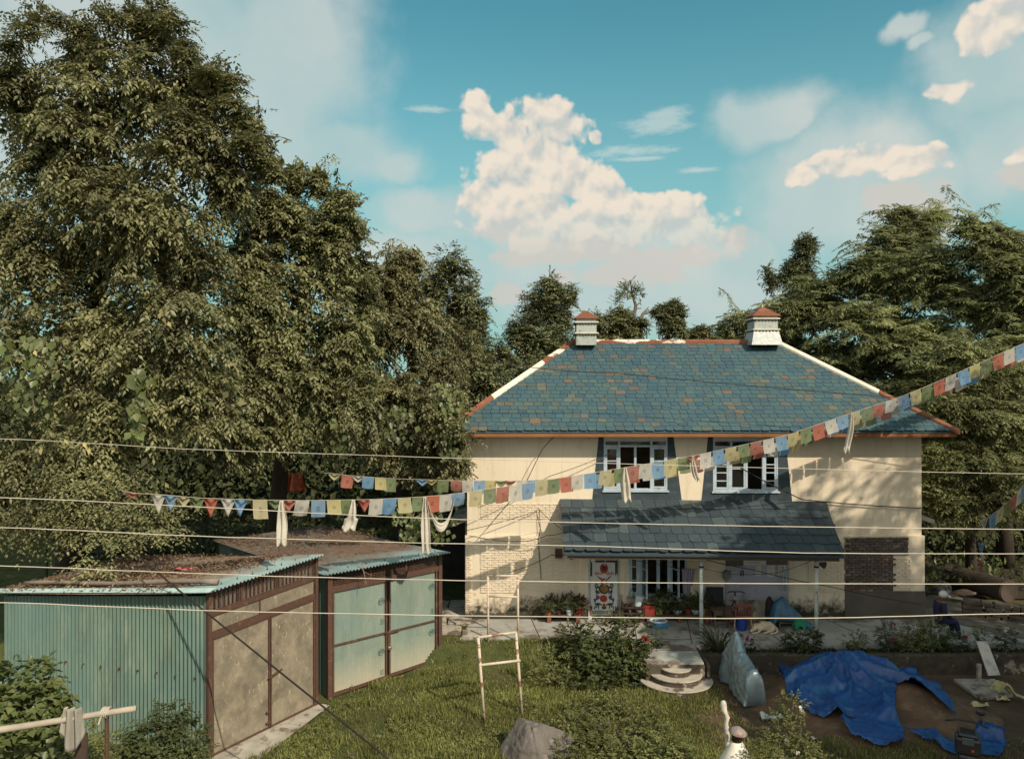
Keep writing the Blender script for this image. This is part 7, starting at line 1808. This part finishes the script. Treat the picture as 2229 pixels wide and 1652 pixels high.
shrub('tall rose bush with small white blooms right of the white cone', H, (HX(1700, 14.1), 14.1, 0), 400, 6, .07, .042, .16, M_weed, name='rose_bush', flowers=[(M_fl_w, [P(1743, 1540, 13.9), P(1746, 1547, 13.9), P(1712, 1610, 13.8), P(1738, 1640, 13.8), P(1702, 1650, 13.8), P(1770, 1605, 13.9)], .05)], stems=10)
# agave clump and bed plants in front of the porch
qa = Vector((HX(1563, 21.3), 21.3, .45))
ag = empty('agave', qa, 'spiky agave clump at the porch edge beside the silver cover', 'agave'); swords('leaf', tuple(qa), 34, .78, .07, M_agave, ag, 1.4)
bed = [((1745, 1392, 40, 22), M_shr, 'low leafy bush in the bed below the right porch post', .10, .08, []), ((1928, 1378, 17, 24), M_shr, 'upright rose bush with red blooms in the planter bed', .08, .05, [(1946, 1357), (1944, 1390)]),
       ((1975, 1388, 26, 20), M_weed, 'pale leafy bush in the bed left of the seated man', .085, .055, []), ((2000, 1378, 14, 20), M_weed, 'narrow leafy plant in the bed just left of the seated man', .08, .05, []), ((2030, 1382, 30, 28), M_shr, 'leafy bush in the bed in front of the seated man', .09, .06, []),
       ((2072, 1396, 30, 14), M_shr, 'low dark bush in the bed at the feet of the seated man', .09, .06, [(2104, 1386)]), ((2128, 1380, 14, 14), M_weed, 'small round bush in the bed right of the man', .075, .05, []), ((2186, 1384, 22, 14), M_shr, 'bush with one white bloom in the bed at the right end', .08, .05, []),
       ((1858, 1392, 22, 12), M_weed, 'small weedy bush in the middle of the planter bed', .08, .05, [])]
for (x, y, rx, ry), m_, lab, L, Wd, fl in bed:
    q = P(x, y, 21.45)
    shrub(lab, [LB(x, y, rx, ry, 21.45), LB(x + 4, y + ry * .8, rx * .8, ry * .6, 21.4)], (q.x, 21.42, .44), int(rx * ry * .16) + 26, 6, L, Wd, .17, m_, name='bed_bush', group='bushes in the planter bed',
          flowers=[(M_fl_r, [P(a, c_, 21.25) for a, c_ in fl], .07)] if fl else ([(M_fl_w, [P(2188, 1373, 21.2)], .06)] if x == 2186 else None), stems=4)
H = [LB(1592, 1400, 16, 20, 21.2), LB(1625, 1400, 12, 12, 21.3)]
shrub('small purple flowered plant between the agave and the silver cover', H, (HX(1610, 21.25), 21.3, .44), 40, 6, .09, .06, .16, M_shr, name='bed_bush', group='bushes in the planter bed', flowers=[(M_fl_p, [P(1625, 1386, 21.1), P(1627, 1391, 21.1)], .08)])
n = 2600
x_ = nr.uniform(5.3, 14.8, n); y_ = nr.uniform(21.02, 21.6, n)
d = unit(rdir(n) * .7 + np.array([0, -.2, .7])); LL = nr.uniform(.05, .14, n)
tag(leafobj('ground_cover', leaves_np(np.stack([x_, y_, np.full(n, .46)], 1), d, rdir(n), LL, LL * .45), M_shr), 'low ground cover over the planter bed in front of the porch', 'ground cover', kind='stuff')
n = 900
x_ = 9.5 + 10 * nr.random(n); y_ = 26 + 3.5 * nr.random(n); ok = x_ > 13.2; x_, y_ = x_[ok], y_[ok]; n = len(x_)
d = unit(rdir(n) * .7 + np.array([0, -.3, .8])); LL = nr.uniform(.12, .3, n)
tag(leafobj('ground_cover', leaves_np(np.stack([x_, y_, FZ + .3 + .5 * nr.random(n)], 1), d, unit(rdir(n) + np.array([0, -.6, .6])), LL, LL * .5), M_vine), 'sunlit weeds on the bank right of the house', 'weeds', kind='stuff')
# -- grass
def turf(n, xr, yr, keep, h=(.05, .15), lab='', m=None, w=.014):
    x_ = nr.uniform(*xr, n); y_ = nr.uniform(*yr, n)
    g_ = np.array([keep(a, c_) for a, c_ in zip(x_, y_)]); ok = nr.random(n) < g_
    x_, y_ = x_[ok], y_[ok]; n = len(x_)
    z_ = np.array([hg(a, c_) for a, c_ in zip(x_, y_)])
    d = unit(rdir(n) * .55 + np.array([0, 0, 1.])); LL = nr.uniform(*h, n)
    tuft = np.array([.6 + .9 * max(0, noise.noise((a * 1.5, c_ * 1.5, 4)) + .3) for a, c_ in zip(x_, y_)])
    tag(leafobj('grass', leaves_np(np.stack([x_, y_, z_], 1), d, rdir(n), LL * tuft, np.full(n, w) * nr.uniform(.7, 1.6, n)), m), lab, 'grass', kind='stuff')
M_grass = leafmat('grass_blade', [(.11, .13, .034), (.17, .19, .053), (.24, .24, .078), (.31, .285, .12)], .3, .7, .15, .35, .8)
def lawn(x, y):
    # not inside the sheds, on the apron or on paving; thinner on the trodden patches
    q = Vector((x, y, 0))
    if x < -4.4 and y < 19.2 and (q - A0).dot(nA) < .8: return 0
    if (q - B0).dot(nB) < .12 and x < -1.9: return 0
    if y > 22.1 and x > -1.3: return 0
    if x > 3.4 and y > 20.2: return 0
    k = 1.0
    if noise.noise((x * .75, y * .75, 2)) > .22: k = .25
    if x > 4.4: k *= max(0, 1 - (x - 4.4) / 1.2) if y > 17.2 else .8
    if (q - B0).dot(nB) < .7 and noise.noise((x * 2, y * 2, 6)) > -.1: k *= .2
    return k
turf(130000, (-6.5, 6.5), (15.6, 23.2), lawn, (.06, .17), 'lawn grass between the sheds, the hydrangea and the boulder', M_grass)
turf(16000, (3.5, 12), (15.2, 17.2), lambda x, y: .9 if noise.noise((x, y, 1)) > -.2 and x < 9 else .15, (.06, .16), 'shaded grass along the bottom edge by the white cone', M_grass)
n = 3200
x_ = nr.uniform(-5.2, 3.5, n); y_ = nr.uniform(15.8, 22, n)
ok = np.array([lawn(a, c_) > .5 and noise.noise((a * .6 + 9, c_ * .6, 1)) > .08 for a, c_ in zip(x_, y_)]); x_, y_ = x_[ok], y_[ok]
p_ = np.stack([x_, y_, np.array([hg(a, c_) + .05 for a, c_ in zip(x_, y_)])], 1)
tag(leafobj('lawn_weeds', sprays(p_, unit(rdir(len(p_)) * .8 + np.array([0, 0, .6])), 6, .075, .045, .16, .1, .6, .9, .3), M_weed), 'patches of leafy clover weeds in the lawn', 'weeds', kind='stuff')
q = G(765, 1643, .12)
shrub('tiny pink flower in the grass at the bottom left of the lawn', [(q.x, q.y, .08, .08, .08, .06)], (q.x, q.y, 0), 8, 5, .05, .03, .08, M_weed, name='flower', cat='flower', flowers=[(M_fl_p, [q], .05)], stems=2)
